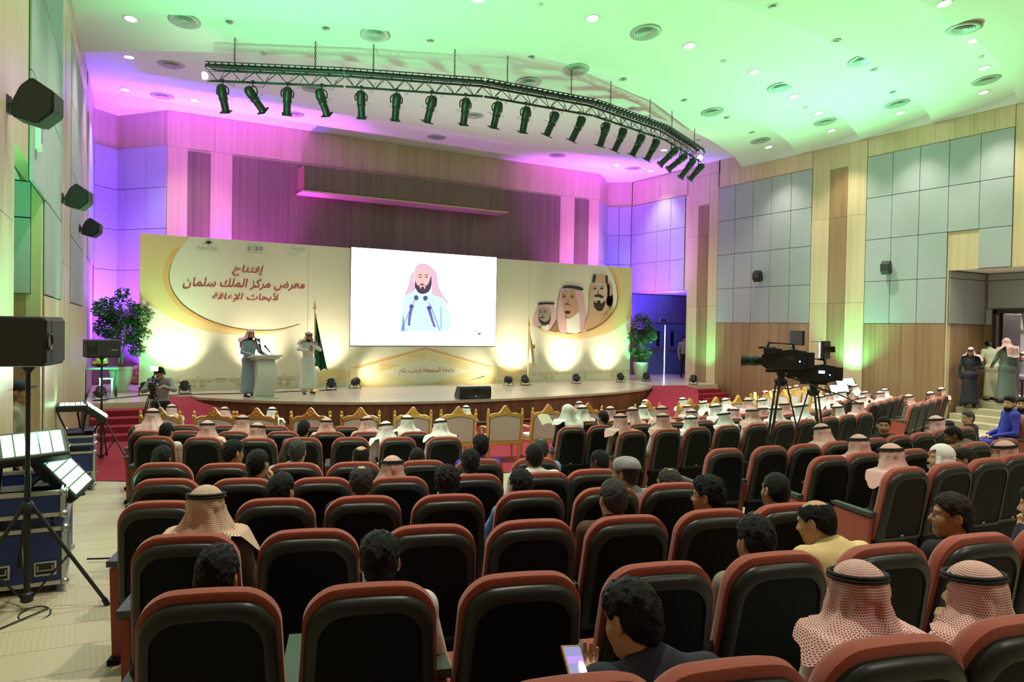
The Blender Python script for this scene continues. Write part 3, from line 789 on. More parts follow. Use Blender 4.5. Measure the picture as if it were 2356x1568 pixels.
# ------------------------------------------------------------------ gilded armchairs
M_UPH = mat('grey_white_upholstery', (0.74, 0.73, 0.75), 0.6, bump=0.1, bscale=40)
def make_throne():
    t = thing('gilded_armchair', 'x', 'armchair')
    TL = Matrix.Rotation(R(9), 3, 'X'); pv = Vector((0, -0.24, 0.42))
    T = lambda x, y, z: pv + TL @ (Vector((x, y, z)) - Vector((0, 0, 0.42)))
    W = 0.33
    def top(x):
        u = abs(x) / W
        z = 0.93 + 0.05 * (1 - u) + 0.125 * math.exp(-(u / 0.34) ** 2) + 0.018 * math.cos(u * 9)
        return z
    n = 36
    # frame: crest, two uprights, lower rail as one carved piece
    bm = BM()
    xs = [-W + 2 * W * i / n for i in range(n + 1)]
    for dy in (0,):
        front = [(x, top(x)) for x in xs]; inner = [(x, min(top(x) - 0.035, 0.86 + 0.07 * (1 - (x / W) ** 2))) for x in xs]
        va = [bm.verts.new(T(x, 0.03, z)) for x, z in front]; vb = [bm.verts.new(T(x, 0.03, z)) for x, z in inner]
        vc = [bm.verts.new(T(x, -0.03, z)) for x, z in front]; vd = [bm.verts.new(T(x, -0.03, z)) for x, z in inner]
        for i in range(n):
            bm.faces.new((va[i], va[i + 1], vb[i + 1], vb[i])); bm.faces.new((vc[i], vd[i], vd[i + 1], vc[i + 1]))
            bm.faces.new((va[i], vc[i], vc[i + 1], va[i + 1])); bm.faces.new((vb[i], vb[i + 1], vd[i + 1], vd[i]))
    for x, z, r in ((-0.05, 1.03, 0.022), (0.05, 1.03, 0.022), (0, 1.06, 0.02), (-.022, 1.0, .014), (.022, 1.0, .014)):
        add_lathe(bm, [(0, -0.045), (r * .6, -0.043), (r, -0.035), (r * .7, -.03), (r * .7, .03), (r, 0.035), (r * .6, 0.043), (0, 0.045)], 10, T(x, 0, z - .012), TL @ Matrix.Rotation(PI / 2, 3, 'X'))
    bmesh.ops.recalc_face_normals(bm, faces=bm.faces); obj('crest_rail', bm, M_GOLD, t, True)
    for s in (-1, 1):
        bm = BM(); add_box(bm, T(s * (W + .005), 0, 0.66), (0.05, 0.06, 0.62), TL, 0.008); obj('back_post', bm, M_GOLD, t)
        bm = BM(); add_lathe(bm, [(0.028, 0), (0.03, 0.01), (0.018, 0.02), (0.026, 0.04), (0.028, 0.055), (0.018, 0.085), (0.006, 0.10), (0, 0.102)], 12, T(s * (W + .005), 0, 0.965), TL)
        obj('finial', bm, M_GOLD, t, True)
        # arms
        bm = BM()
        add_tube(bm, [T(s * W, 0.02, .66), (s * .35, -.05, .66), (s * .36, .12, .645), (s * .36, .25, .62), (s * .35, .29, .58)], .024, 8)
        add_tube(bm, [(s * .35, .24, .62), (s * .345, .22, .52), (s * .335, .22, .40)], .02, 8)
        obj('arm', bm, M_GOLD, t, True)
    bm = BM(); add_box(bm, T(0, 0, 0.40), (0.66, 0.05, 0.05), TL, 0.008); obj('lower_rail', bm, M_GOLD, t)
    # upholstered back panel (seen from behind: flat cloth panel with piped edge)
    bm = BM()
    pol = [(-W + .03, .42), (W - .03, .42)] + [(x, 0.845 + 0.075 * (1 - (x / W) ** 2)) for x in [W - .03 - (2 * W - .06) * i / 16 for i in range(17)]]
    add_prism(bm, pol, lambda p: T(p[0], 0.045, p[1]), lambda p: T(p[0], -0.022, p[1])); bmesh.ops.recalc_face_normals(bm, faces=bm.faces)
    pan = obj('back_panel', bm, M_UPH, t)
    bm = BM(); add_tube(bm, [T(p[0], -0.024, p[1]) for p in pol + pol[:1]], 0.006, 5); obj('piping_cord', bm, mat('piping_dark', (.15, .14, .13), .6), pan)
    bm = BM(); add_box(bm, (0, 0.02, 0.44), (0.60, 0.52, 0.11), None, 0.04); obj('seat_cushion', bm, M_UPH, t, True)
    bm = BM(); add_box(bm, (0, 0.02, 0.365), (0.66, 0.56, 0.06), None, 0.012); obj('seat_frame', bm, M_GOLD, t)
    for s in (-1, 1):
        for y in (-.23, .27):
            bm = BM(); add_lathe(bm, [(0.02, 0), (0.026, .02), (.016, .05), (.024, .18), (.03, .26), (.022, .30), (.03, .35)], 10, (s * .29, y, 0)); obj('leg', bm, M_GOLD, t, True)
    return t
THR = [(368, 932), (492, 936), (590, 939.5), (715, 937), (830, 939), (951, 938), (1056, 937), (1164, 934), (1262.6, 934.5), (1354, 928.5), (1420, 927), (1491, 924.6), (1540, 922.5), (1588, 919.5), (1648, 914.4), (1699, 910), (1746, 908), (1782, 906), (1815, 901.5), (1839, 897), (1862, 893), (1886, 888.5)]
TH0 = make_throne()
for i, (px, py) in enumerate(THR):
    p = at_r(px, py, 19.9 if px < 1700 else 19.9)
    if px in (1420, 1540): continue
    a = math.atan2(p.x - HC.x, HC.y - p.y)
    if px > 1730: a += 0.75 + 0.2 * min(1, (px - 1730) / 100)
    if px == 1164: a -= 0.12
    fwd = Vector((-math.sin(a), math.cos(a), 0))
    org = Vector((p.x, p.y, 0.012)) + fwd * 0.35
    if px > 1730: org += Vector((0.2, 0.3, 0))
    lab = 'gilded armchair with grey-white back, %s from the red steps along the front row' % (ORD[i if i < 10 else i - 1 if i < 12 else i - 2])
    if px == 1164: lab = 'empty gilded armchair seen whole, its white back turned, beside the row gap'
    dup(TH0, org, a, lab, 'gilded armchairs of the front row')
kill(TH0)
# ------------------------------------------------------------------ implicit figures
def smin(a, b, k):
    h = np.maximum(k - np.abs(a - b), 0.0) / k
    return np.minimum(a, b) - h * h * k * 0.25
def prim_d(pr, X, Y, Z):
    t = pr[0]
    if t == 'c':          # round cone a,b,ra,rb,squash(x,y,z)
        _, a, b, ra, rb, sq = pr[:6]
        sx, sy, sz = sq
        ax, ay, az = a[0] / sx, a[1] / sy, a[2] / sz
        bx, by, bz = b[0] / sx - ax, b[1] / sy - ay, b[2] / sz - az
        px, py, pz = X / sx - ax, Y / sy - ay, Z / sz - az
        L = bx * bx + by * by + bz * bz + 1e-9
        h = np.clip((px * bx + py * by + pz * bz) / L, 0, 1)
        d = np.sqrt((px - bx * h) ** 2 + (py - by * h) ** 2 + (pz - bz * h) ** 2) - (ra + (rb - ra) * h)
        return d * min(sx, sy, sz)
    _, c, r, M = pr[:4]
    px, py, pz = X - c[0], Y - c[1], Z - c[2]
    if M is not None:
        px, py, pz = M[0][0] * px + M[1][0] * py + M[2][0] * pz, M[0][1] * px + M[1][1] * py + M[2][1] * pz, M[0][2] * px + M[1][2] * py + M[2][2] * pz
    k0 = np.sqrt((px / r[0]) ** 2 + (py / r[1]) ** 2 + (pz / r[2]) ** 2)
    k1 = np.sqrt((px / r[0] ** 2) ** 2 + (py / r[1] ** 2) ** 2 + (pz / r[2] ** 2) ** 2)
    return k0 * (k0 - 1) / np.maximum(k1, 1e-6)
def prim_box(pr):
    if pr[0] == 'c':
        r = max(pr[3], pr[4]); a, b, sq = np.array(pr[1]), np.array(pr[2]), np.array(pr[5])
        rr = r * sq
        return np.minimum(a, b) - rr, np.maximum(a, b) + rr
    m = max(pr[2]) if pr[3] is not None else np.array(pr[2])
    return np.array(pr[1]) - m, np.array(pr[1]) + m
def C(a, b, ra, rb, tag, sq=(1, 1, 1), k=0.03, neg=False): return ('c', tuple(a), tuple(b), ra, rb, sq, tag, k, neg)
def E(c, r, tag, M=None, k=0.03, neg=False): return ('e', tuple(c), tuple(r), M, None, None, tag, k, neg)
def nets(D, org, h):
    """surface nets on a sampled field: verts, quads"""
    S = D < 0
    n = S.shape
    cnt = np.zeros((n[0] - 1, n[1] - 1, n[2] - 1), np.int16)
    acc = np.zeros(cnt.shape + (3,)); num = np.zeros(cnt.shape)
    sl = lambda i, m: slice(i, m - 1 + i)
    corners = [(i, j, k) for i in (0, 1) for j in (0, 1) for k in (0, 1)]
    for i, j, k in corners: cnt += S[sl(i, n[0]), sl(j, n[1]), sl(k, n[2])]
    for ca in corners:
        for ax in range(3):
            if ca[ax]: continue
            cb = list(ca); cb[ax] = 1
            a = D[sl(ca[0], n[0]), sl(ca[1], n[1]), sl(ca[2], n[2])]; b = D[sl(cb[0], n[0]), sl(cb[1], n[1]), sl(cb[2], n[2])]
            x = (a < 0) != (b < 0)
            t = np.where(x, a / np.where(x, a - b, 1), 0)
            for q in range(3):
                acc[..., q] += np.where(x, ca[q] + (t if q == ax else 0), 0)
            num += x
    act = (cnt > 0) & (cnt < 8)
    idx = -np.ones(cnt.shape, np.int64); ii = np.argwhere(act); idx[act] = np.arange(len(ii))
    V = (ii + acc[act] / num[act][:, None]) * h + org
    F = []
    for ax in range(3):
        o = [q for q in range(3) if q != ax]
        a = np.take(S, range(n[ax] - 1), ax); b = np.take(S, range(1, n[ax]), ax)
        e = np.argwhere(a != b)
        e = e[(e[:, o[0]] > 0) & (e[:, o[1]] > 0) & (e[:, o[0]] < n[o[0]] - 1) & (e[:, o[1]] < n[o[1]] - 1)]
        if not len(e): continue
        flip = S[e[:, 0], e[:, 1], e[:, 2]]
        q = []
        for d0, d1 in ((0, 0), (1, 0), (1, 1), (0, 1)):
            c = e.copy(); c[:, o[0]] -= d0; c[:, o[1]] -= d1
            q.append(idx[c[:, 0], c[:, 1], c[:, 2]])
        q = np.stack(q, 1)
        if ax == 1: flip = ~flip
        q[~flip] = q[~flip][:, ::-1]
        F.append(q)
    F = np.concatenate(F); F = F[(F >= 0).all(1)]
    return V, F[:, ::-1]
def field(prims, h, post=None):
    lo = np.min([prim_box(p)[0] for p in prims if not p[8]], 0) - 0.03; hi = np.max([prim_box(p)[1] for p in prims if not p[8]], 0) + 0.03
    n = np.ceil((hi - lo) / h).astype(int) + 1
    ax = [lo[i] + h * np.arange(n[i]) for i in range(3)]
    D = np.full(n, 1.0)
    for p in prims:
        a, b = prim_box(p); m = p[7] + 2.5 * h
        s = [slice(max(0, int((a[i] - m - lo[i]) / h)), min(n[i], int((b[i] + m - lo[i]) / h) + 2)) for i in range(3)]
        X, Y, Z = np.meshgrid(ax[0][s[0]], ax[1][s[1]], ax[2][s[2]], indexing='ij', sparse=True)
        d = prim_d(p, X, Y, Z)
        if p[8]: D[tuple(s)] = -smin(-D[tuple(s)], d, p[7])
        else: D[tuple(s)] = smin(D[tuple(s)], d, p[7])
    if post is not None:
        X, Y, Z = np.meshgrid(*ax, indexing='ij', sparse=True)
        D = post(D, X, Y, Z)
    return nets(D, lo, h)
def tags_of(prims, V, F):
    c = V[F].mean(1)
    best = np.full(len(F), 9.0); tg = np.zeros(len(F), np.int32)
    for p in prims:
        if p[8]: continue
        d = prim_d(p, c[:, 0], c[:, 1], c[:, 2]); m = d < best
        best[m] = d[m]; tg[m] = p[6]
    return tg
def mesh_of(name, parts):
    V = np.concatenate([p[0] for p in parts]); off = np.cumsum([0] + [len(p[0]) for p in parts[:-1]])
    F = np.concatenate([p[1] + o for p, o in zip(parts, off)]); T = np.concatenate([p[2] for p in parts])
    me = bpy.data.meshes.new(name)
    me.vertices.add(len(V)); me.vertices.foreach_set('co', V.astype(np.float32).ravel())
    me.loops.add(F.size); me.loops.foreach_set('vertex_index', F.astype(np.int32).ravel())
    me.polygons.add(len(F)); me.polygons.foreach_set('loop_start', np.arange(0, F.size, 4, dtype=np.int32))
    me.polygons.foreach_set('material_index', T.astype(np.int32)); me.polygons.foreach_set('use_smooth', np.ones(len(F), bool))
    me.update(calc_edges=True); me.validate()
    return me
HS = 0.97
def head_prims():
    s = HS; S = lambda *v: tuple(x * s for x in v)
    P = [E(S(0, -.008, .035), S(.075, .095, .088), 0), E(S(0, .028, -.035), S(.061, .064, .085), 0), E(S(0, .046, -.092), S(.042, .042, .030), 0, k=.04),
         E(S(.034, .06, -.03), S(.026, .03, .03), 0), E(S(-.034, .06, -.03), S(.026, .03, .03), 0),
         C(S(-.036, .080, .030), S(.036, .080, .030), .011 * s, .011 * s, 0, k=.02),
         E(S(.031, .098, .010), S(.019, .016, .011), 0, k=.012, neg=True), E(S(-.031, .098, .010), S(.019, .016, .011), 0, k=.012, neg=True),
         C(S(0, .088, .018), S(0, .112, -.026), .008 * s, .014 * s, 0, k=.012), E(S(.013, .098, -.032), S(.010, .011, .009), 0, k=.01), E(S(-.013, .098, -.032), S(.010, .011, .009), 0, k=.01),
         E(S(0, .083, -.061), S(.024, .013, .006), 4, k=.006), E(S(0, .082, -.071), S(.020, .013, .006), 4, k=.006),
         C(S(0, -.015, -.05), S(0, -.045, -.185), .054 * s, .060 * s, 0, k=.03)]
    for q in (1, -1):
        M = np.array(Matrix.Rotation(R(18 * q), 3, 'Z'))
        P += [E(S(.079 * q, -.012, -.002), S(.010, .021, .034), 0, M, k=.008), E(S(.086 * q, -.006, .0), S(.006, .010, .018), 0, M, k=.006, neg=True)]
    return P
def hand_geo(curl=0.5):
    P = [E((0, .045, 0), (.040, .050, .016), 0, k=.012), C((0, -.03, 0), (0, .02, 0), .026, .028, 0, (1, 1, .75), k=.015)]
    for i, (x, L) in enumerate(((-.030, .062), (-.010, .072), (.010, .068), (.029, .052))):
        a = np.array((x, .085, 0)); ang = curl * .7
        b = a + np.array((x * .15, L * .5 * math.cos(ang), -L * .5 * math.sin(ang)))
        c = b + np.array((x * .08, L * .38 * math.cos(ang * 2.2), -L * .38 * math.sin(ang * 2.2)))
        d = c + np.array((0, L * .28 * math.cos(ang * 3), -L * .28 * math.sin(ang * 3)))
        P += [C(a, b, .0098, .0090, 0, k=.004), C(b, c, .0090, .0082, 0, k=.004), C(c, d, .0082, .0068, 0, k=.004)]
    P += [C((-.032, .02, -.004), (-.056, .052, -.014), .014, .0115, 0, k=.012), C((-.056, .052, -.014), (-.058, .085, -.022), .0115, .0085, 0, k=.004)]
    V, F = field(P, .0052)
    return V, F
HEAD_V, HEAD_F = field(head_prims(), .0062)
HEAD_T = tags_of(head_prims(), HEAD_V, HEAD_F)
HANDS = {c: hand_geo(c) for c in (0.6, 0.9)}
def body_prims(p):
    hip, ch, nk = (np.array(p[k], float) for k in ('hip', 'chest', 'neck'))
    TOP, BOT, SHOE = 1, 2, 3
    sq = (1.22, .92, 1)
    P = [E(hip + (0, -.01, 0), (.175, .135, .12), BOT if p['robe'] is None else TOP), C(hip + (0, -.01, .05), (hip + ch) / 2 + (0, -.005, .03), .125, .122, TOP, sq),
         E(ch + (0, 0, .0), (.185, .122, .19), TOP, k=.05), C(p['sh'][0], p["sh"][1], .062, .062, TOP, k=.06), C(nk + (0, -.015, -.055), nk + (0, 0, -.005), .085, .066, TOP, k=.06)]
    if p.get('belly'): P.append(E(hip + (0, .07, .16), (.16, .12, .15), TOP, k=.06))
    for s in (0, 1):
        sh, el, wr = (np.array(q, float) for q in p['arm'][s])
        long = p['sleeve'][s] == 'l'
        P.append(C(sh, el, .056, .047, TOP if True else 0, k=.035))
        if long: P.append(C(el, wr, .047, .037, TOP, k=.02))
        else: P += [C(el, wr, .040, .027, 0, k=.012)]
        hp, kn, an, to = (np.array(q, float) for q in p['leg'][s])
        if p['robe'] != 'stand':
            P += [C(hp, kn, .088, .064, BOT if p['robe'] is None else TOP, k=.04), C(kn, an, .060, .044, BOT if p['robe'] is None else TOP, k=.03)]
        else:
            P += [C(an + (0, 0, .16), an, .042, .036, BOT, k=.02)]
        P += [C(an + (0, -.02, -.045), to, .040, .034, SHOE, (1, 1, .85), k=.015)]
    if p['robe'] == 'sit':
        k0, k1 = (np.array(p['leg'][s][1]) for s in (0, 1)); a0, a1 = (np.array(p['leg'][s][2]) for s in (0, 1))
        P += [C(hip + (0, .1, -.02), (k0 + k1) / 2 + (0, -.03, 0), .10, .085, TOP, (1.5, 1, .8), k=.05), C((k0 + k1) / 2, (a0 + a1) / 2 + (0, 0, .08), .075, .085, TOP, (2.0, .8, 1), k=.05)]
    if p['robe'] == 'stand':
        m = (np.array(p['leg'][0][2]) + np.array(p['leg'][1][2])) / 2
        hem = m + (0, 0, p.get('hem', .06))
        P += [C(hip + (0, 0, .05), hem + (0, 0, .02), .150, p.get('hemr', .185), TOP, (1.2, .85, .25), k=.06)]
    return P
def rot_head(yaw, pitch, roll=0): return np.array(Euler((R(pitch), R(roll), R(yaw)), 'XYZ').to_matrix())
_bodies = {}
def body_mesh(key, p):
    if key in _bodies: return _bodies[key]
    pr = body_prims(p)
    h = p.get('h', .0145)
    V, F = field(pr, h); parts = [(V, F, tags_of(pr, V, F))]
    M = rot_head(*p['look']); hc = np.array(p['head'])
    piv = np.array((0, -.035, -.13))
    HV = (HEAD_V - piv) @ M.T + piv + hc
    parts.append((HV, HEAD_F, HEAD_T))
    for s in (0, 1):
        sh, el, wr = (np.array(q, float) for q in p['arm'][s])
        d = np.array(p['hand'][s][:3], float) if p['hand'][s] is not None else wr - el
        d /= np.linalg.norm(d)
        pn = p['hand'][s][3] if p['hand'][s] is not None and len(p['hand'][s]) > 3 else (0, 0, -1)
        z = -np.array(pn, float); z -= d * z.dot(d); z /= np.linalg.norm(z)
        x = np.cross(d, z)
        HVv, HF = HANDS[p.get('curl', 0.9)]
        Q = HVv * (0.92, 0.92, 0.92)
        if s == 0: Q = Q * (-1, 1, 1); HF2 = HF[:, ::-1]
        else: HF2 = HF
        W = Q[:, :1] * x + Q[:, 1:2] * d + Q[:, 2:] * z + wr
        parts.append((W, HF2, np.zeros(len(HF2), np.int32)))
    me = mesh_of('person', parts)
    hm = Matrix.Translation(Vector(hc + piv - M @ piv)) @ Matrix(M.tolist()).to_4x4()
    _bodies[key] = (me, hm)
    return _bodies[key]
def seated(lean=0.0, fwd=0.0, look=(0, 0, 0), arms='lap', robe=None, sleeve='l', tall=0.0, h=.0145):
    lx = lean
    hip = (0, 0.02, .545); ch = (lx * .55, -.075 + fwd * .5, .865 - abs(fwd) * .08); nk = (lx * .9, -.07 + fwd, 1.04 - abs(fwd) * .2)
    hd = (lx * 1.15, -.035 + fwd * 1.25, 1.165 - abs(fwd) * .3)
    n = np.array(nk)
    shl, shr = n + (-.180, -.005, -.052), n + (.180, -.005, -.052)
    A = {'lap': (((-.262 + lx * .6, -.04 + fwd * .6, .70), (-.12, .22, .62)), ((.262 + lx * .6, -.04 + fwd * .6, .70), (.12, .22, .62))),
         'rest': (((-.265 + lx * .5, -.08 + fwd * .4, .71), (-.275, .14, .70)), ((.265 + lx * .5, -.08 + fwd * .4, .71), (.275, .14, .70))),
         'cross': (((-.245 + lx * .6, .02 + fwd * .6, .74), (.06, .16, .78)), ((.245 + lx * .6, .02 + fwd * .6, .74), (-.06, .15, .74)))}
    hand = [None, None]
    if arms in A: (al, ar) = A[arms]
    else:
        (al, ar) = A['lap']
        hx, hy, hz = hd
        if arms == 'chinR': ar = ((.26 + lx, .06, .78), (hx + .12, hy + .05, hz - .16)); hand[1] = (-.2, .1, 1, (-1, .1, 0))
        if arms == 'chinL': al = ((-.26 + lx, .06, .78), (hx - .12, hy + .05, hz - .16)); hand[0] = (.2, .1, 1, (1, .1, 0))
        if arms == 'clasp': al = ((-.22, .12, .72), (-.05, .17, .96)); ar = ((.22, .12, .72), (.05, .17, .96)); hand = [(.4, .1, .8, (1, 0, -.3)), (-.4, .1, .8, (-1, 0, -.3))]
        if arms == 'phone': al = ((-.25, .05, .72), (-.14, .30, .84)); hand[0] = (.3, 1, .35, (0, 0, 1))
    sl = (sleeve, sleeve)
    return dict(hip=hip, chest=ch, neck=nk, head=hd, sh=(shl, shr), arm=((shl, *al), (shr, *ar)), hand=hand, look=look, sleeve=sl, robe=robe, h=h,
                leg=(((-.095, .04, .50), (-.13, .44, .505), (-.14, .45, .09), (-.15, .60, .04)), ((.095, .04, .50), (.13, .44, .505), (.14, .45, .09), (.15, .60, .04))))
def standing(look=(0, 0, 0), robe='stand', armL=None, armR=None, handL=None, handR=None, H=1.0, lean=0.0, sleeve='l', legs=None, hem=.06, hemr=.185, curl=.9, chestfwd=0.0):
    hip = (0, 0, .93); ch = (lean * .3, -.01 + chestfwd * .5, 1.27); nk = (lean * .6, -.02 + chestfwd, 1.46); hd = (lean * .8, .015 + chestfwd * 1.3, 1.595)
    n = np.array(nk); shl, shr = n + (-.172, 0, -.058), n + (.172, 0, -.058)
    aL = armL or ((-.25, -.02, 1.12), (-.24, .06, .87)); aR = armR or ((.25, -.02, 1.12), (.24, .06, .87))
    lg = legs or (((-.09, 0, .9), (-.10, .02, .50), (-.11, -.01, .09), (-.14, .15, .035)), ((.09, 0, .9), (.10, .02, .50), (.11, -.01, .09), (.14, .15, .035)))
    return dict(hip=hip, chest=ch, neck=nk, head=hd, sh=(shl, shr), arm=((shl, *aL), (shr, *aR)), hand=[handL, handR], look=look, sleeve=(sleeve, sleeve), robe=robe, leg=lg, hem=hem, hemr=hemr, curl=curl)

# hair, beards, scarves in head space ------------------------------------------------
_hair = {}
def hair_mesh(kind):
    if kind in _hair: return _hair[kind]
    s = HS; S = lambda *v: tuple(x * s for x in v)
    t, a, b = .010, -.004, .80
    P = [E(S(0, -.008, .035), tuple(x * s + t for x in (.075, .095, .088)), 0), E(S(0, -.045, -.02), tuple(x * s + t * .6 for x in (.060, .055, .075)), 0)]
    amp, fq = .0035, 95
    if kind == 'full': P.append(E(S(0, .015, .075), S(.074, .085, .060), 0)); amp = .005
    if kind == 'quiff': P += [E(S(0, .03, .085), S(.066, .070, .058), 0), E(S(.0, -.03, .10), S(.055, .06, .04), 0)]; amp = .006
    if kind == 'curly': P = [E(S(0, -.010, .045), tuple(x * s + .020 for x in (.075, .092, .085)), 0), E(S(0, -.045, -.02), tuple(x * s + .012 for x in (.062, .055, .075)), 0)]; amp, fq = .008, 120
    if kind == 'buzz': P = [E(S(0, -.008, .035), tuple(x * s + .005 for x in (.075, .095, .088)), 0), E(S(0, -.045, -.02), tuple(x * s + .003 for x in (.060, .055, .072)), 0)]; amp = .001
    cut = [E(S(0, -.0, .13), S(.058, .092, .075), 0, k=.01)] if kind in ('bald', 'ring') else ([E(S(0, -.03, .148), S(.040, .05, .042), 0, k=.01), E(S(0, .09, .10), S(.06, .06, .06), 0, k=.01)] if kind == 'recede' else [])
    def post(D, X, Y, Z):
        n = .6 * np.sin(X * fq * 2.1 + 2 * np.sin(Y * 90)) * np.sin(Z * fq * 1.9 + Y * 130) + np.sin(X * fq + 1.3 * np.sin(Z * fq * .7)) * np.sin(Y * fq * .9 + np.cos(X * fq * .5)) * np.sin(Z * fq * .8 + 1.1)
        D = D + amp * n
        line = a + b * Y + .02 * np.exp(-((Y) / .035) ** 2) * 0
        D = np.maximum(D, (line - Z) * .78 + .003 * np.sin(X * 260))
        ear = np.sqrt(((np.abs(X) - .078 * s) / .02) ** 2 + ((Y + .004) / .026) ** 2 + ((Z + .004) / .038) ** 2) - 1
        D = np.maximum(D, -ear * .02)
        for c in cut:
            D = np.maximum(D, -prim_d(c, X, Y, Z))
        return D
    V, F = field(P, .0065, post)
    me = mesh_of('hair', [(V, F, np.zeros(len(F), np.int32))])
    _hair[kind] = me
    return me
def beard_mesh(kind):
    if 'b' + kind in _hair: return _hair['b' + kind]
    s = HS; S = lambda *v: tuple(x * s for x in v)
    P = [E(S(0, .030, -.038), tuple(x * s + .005 for x in (.061, .064, .085)), 0), E(S(0, .047, -.096), tuple(x * s + .009 for x in (.044, .043, .033)), 0)]
    def post(D, X, Y, Z):
        D = D + .0025 * np.sin(X * 160 + Z * 90) * np.sin(Y * 140 - Z * 120)
        D = np.maximum(D, Z - (-.034 - .25 * np.maximum(Y - .06, 0) * s * 2 + .3 * np.maximum(.05 - Y, 0)))
        mouth = np.sqrt((X / .027) ** 2 + ((Y - .09 * s) / .05) ** 2 + ((Z + .060 * s) / .013) ** 2) - 1
        D = np.maximum(D, -mouth * .013)
        return D
    V, F = field(P, .0058, post)
    _hair['b' + kind] = mesh_of('beard', [(V, F, np.zeros(len(F), np.int32))])
    return _hair['b' + kind]
def scarf_mesh(seed, length=.36, spread=1.0, wrap=0.0, tail=0.0, openf=52):
    key = ('scarf', seed)
    if key in _hair: return _hair[key]
    rnd = random.Random(seed)
    nT, nV = 96, 46
    ph = [rnd.uniform(0, 6.3) for _ in range(10)]
    verts = np.zeros((nT, nV, 3)); uv = np.zeros((nT, nV, 2)); keep = np.ones((nT, nV), int)
    th0 = np.linspace(-PI, PI, nT)            # 0 = back, +-pi = front
    for i, th in enumerate(th0):
        fr = PI - abs(th)                     # angle from the face
        arc = 0; last = None
        for j in range(nV):
            v = j / (nV - 1)
            sx, cy = math.sin(th), -math.cos(th)
            if v < .40:
                q = v / .40 * R(97)
                a, b, c = .096, .114, .106
                x, y, z = a * math.sin(q) * sx, b * math.sin(q) * cy - .006, .040 + c * math.cos(q) * (1.02)
                fold = .003 * math.sin(9 * th + ph[0]) * math.sin(q) ** 2
                x += fold * sx; y += fold * cy
            else:
                s = (v - .40) / .60
                l = s * length
                back = max(0.0, math.cos(th)); side = abs(math.sin(th)) ** 2
                l1 = min(l, .135); l2 = l - l1
                t1 = l1 / .135; t1 = t1 * t1 * (3 - 2 * t1)
                g = (.040 * side + .030 * back + .012) * t1 * spread
                z = .028 - l1
                g += l2 * (.50 * side + .30 * back * max(0, 1 - l2 / .22)) * spread
                z -= l2 * (.80 * side + .98 * (1 - side))
                g += .055 * back * min(1, max(0, (l - .07) / .11))
                A = (.009 + .019 * min(1, s * 1.8)) * (1 - .35 * side * min(1, l2 * 12))
                w = (math.sin(5 * th + ph[1] + 1.5 * s) + .7 * math.sin(8 * th + ph[2] - 2.0 * s) + .45 * math.sin(13 * th + ph[3])) / 2.1
                w = (abs(w) ** .75) * (1 if w > 0 else -1)
                g += A * w
                if wrap:
                    band = math.exp(-((s - .50 - .16 * math.sin(th + ph[4])) / .13) ** 2)
                    g += wrap * band * (.6 + .4 * back) * (1 + .25 * math.sin(7 * th + ph[5] + 8 * s))
                    g -= wrap * .4 * math.exp(-((s - .24 - .1 * math.sin(th + ph[4])) / .08) ** 2)
                x = (.096 + g) * sx; y = (.114 + g * (.85 if cy < 0 else .55)) * cy - .006
                z += .010 * math.sin(3 * th + ph[6]) * s + tail * s * s * math.sin(th)
                if abs(x) > .10 and cy > -.75: z = max(z, -.072 - .22 * (min(abs(x), .205) - .10) - 1.3 * max(0, abs(x) - .205))
            p = np.array((x, y, z))
            if last is not None: arc += np.linalg.norm(p - last)
            last = p
            verts[i, j] = p; uv[i, j] = (th * .125, arc * .56 / (.20 + length))
            lim = R(openf) + (R(12) * max(0, v - .6))
            if v > .27 + .03 * math.cos(fr * 3) and fr < lim: keep[i, j] = 0
    V = verts.reshape(-1, 3); F = []
    for i in range(nT - 1):
        for j in range(nV - 1):
            if keep[i, j] or keep[i + 1, j] or keep[i, j + 1] or keep[i + 1, j + 1]:
                if keep[i, j] + keep[i + 1, j] + keep[i, j + 1] + keep[i + 1, j + 1] >= 3:
                    F.append((i * nV + j, i * nV + j + 1, (i + 1) * nV + j + 1, (i + 1) * nV + j))
    me = bpy.data.meshes.new('headscarf'); me.from_pydata(V.tolist(), [], F)
    ul = me.uv_layers.new(name='UVMap'); UV = uv.reshape(-1, 2)
    li = np.zeros(len(me.loops), np.int32); me.loops.foreach_get('vertex_index', li)
    ul.data.foreach_set('uv', UV[li].astype(np.float32).ravel())
    bm = BM(); bm.from_mesh(me)
    bmesh.ops.remove_doubles(bm, verts=[v for v in bm.verts], dist=1e-5)
    bmesh.ops.delete(bm, geom=[v for v in bm.verts if not v.link_faces], context='VERTS')
    bmesh.ops.recalc_face_normals(bm, faces=bm.faces)
    bm.to_mesh(me); bm.free()
    me.polygons.foreach_set('use_smooth', [True] * len(me.polygons)); me.update()
    _hair[key] = me
    return me
def agal_mesh():
    if 'agal' in _hair: return _hair['agal']
    bm = BM(); T = Matrix.Rotation(R(-7), 3, 'X')
    for z, r in ((.085, 0), (.098, -.003)):
        n = 36; pts = []
        for i in range(n + 1):
            a = 2 * PI * i / n
            pts.append(T @ Vector(((.095 + r) * math.sin(a), (.113 + r) * math.cos(a) - .006, z)))
        add_tube(bm, pts, .0080, 8, cap=False)
    me = bpy.data.meshes.new('head_cord'); bm.to_mesh(me); bm.free()
    me.polygons.foreach_set('use_smooth', [True] * len(me.polygons))
    _hair['agal'] = me
    return me
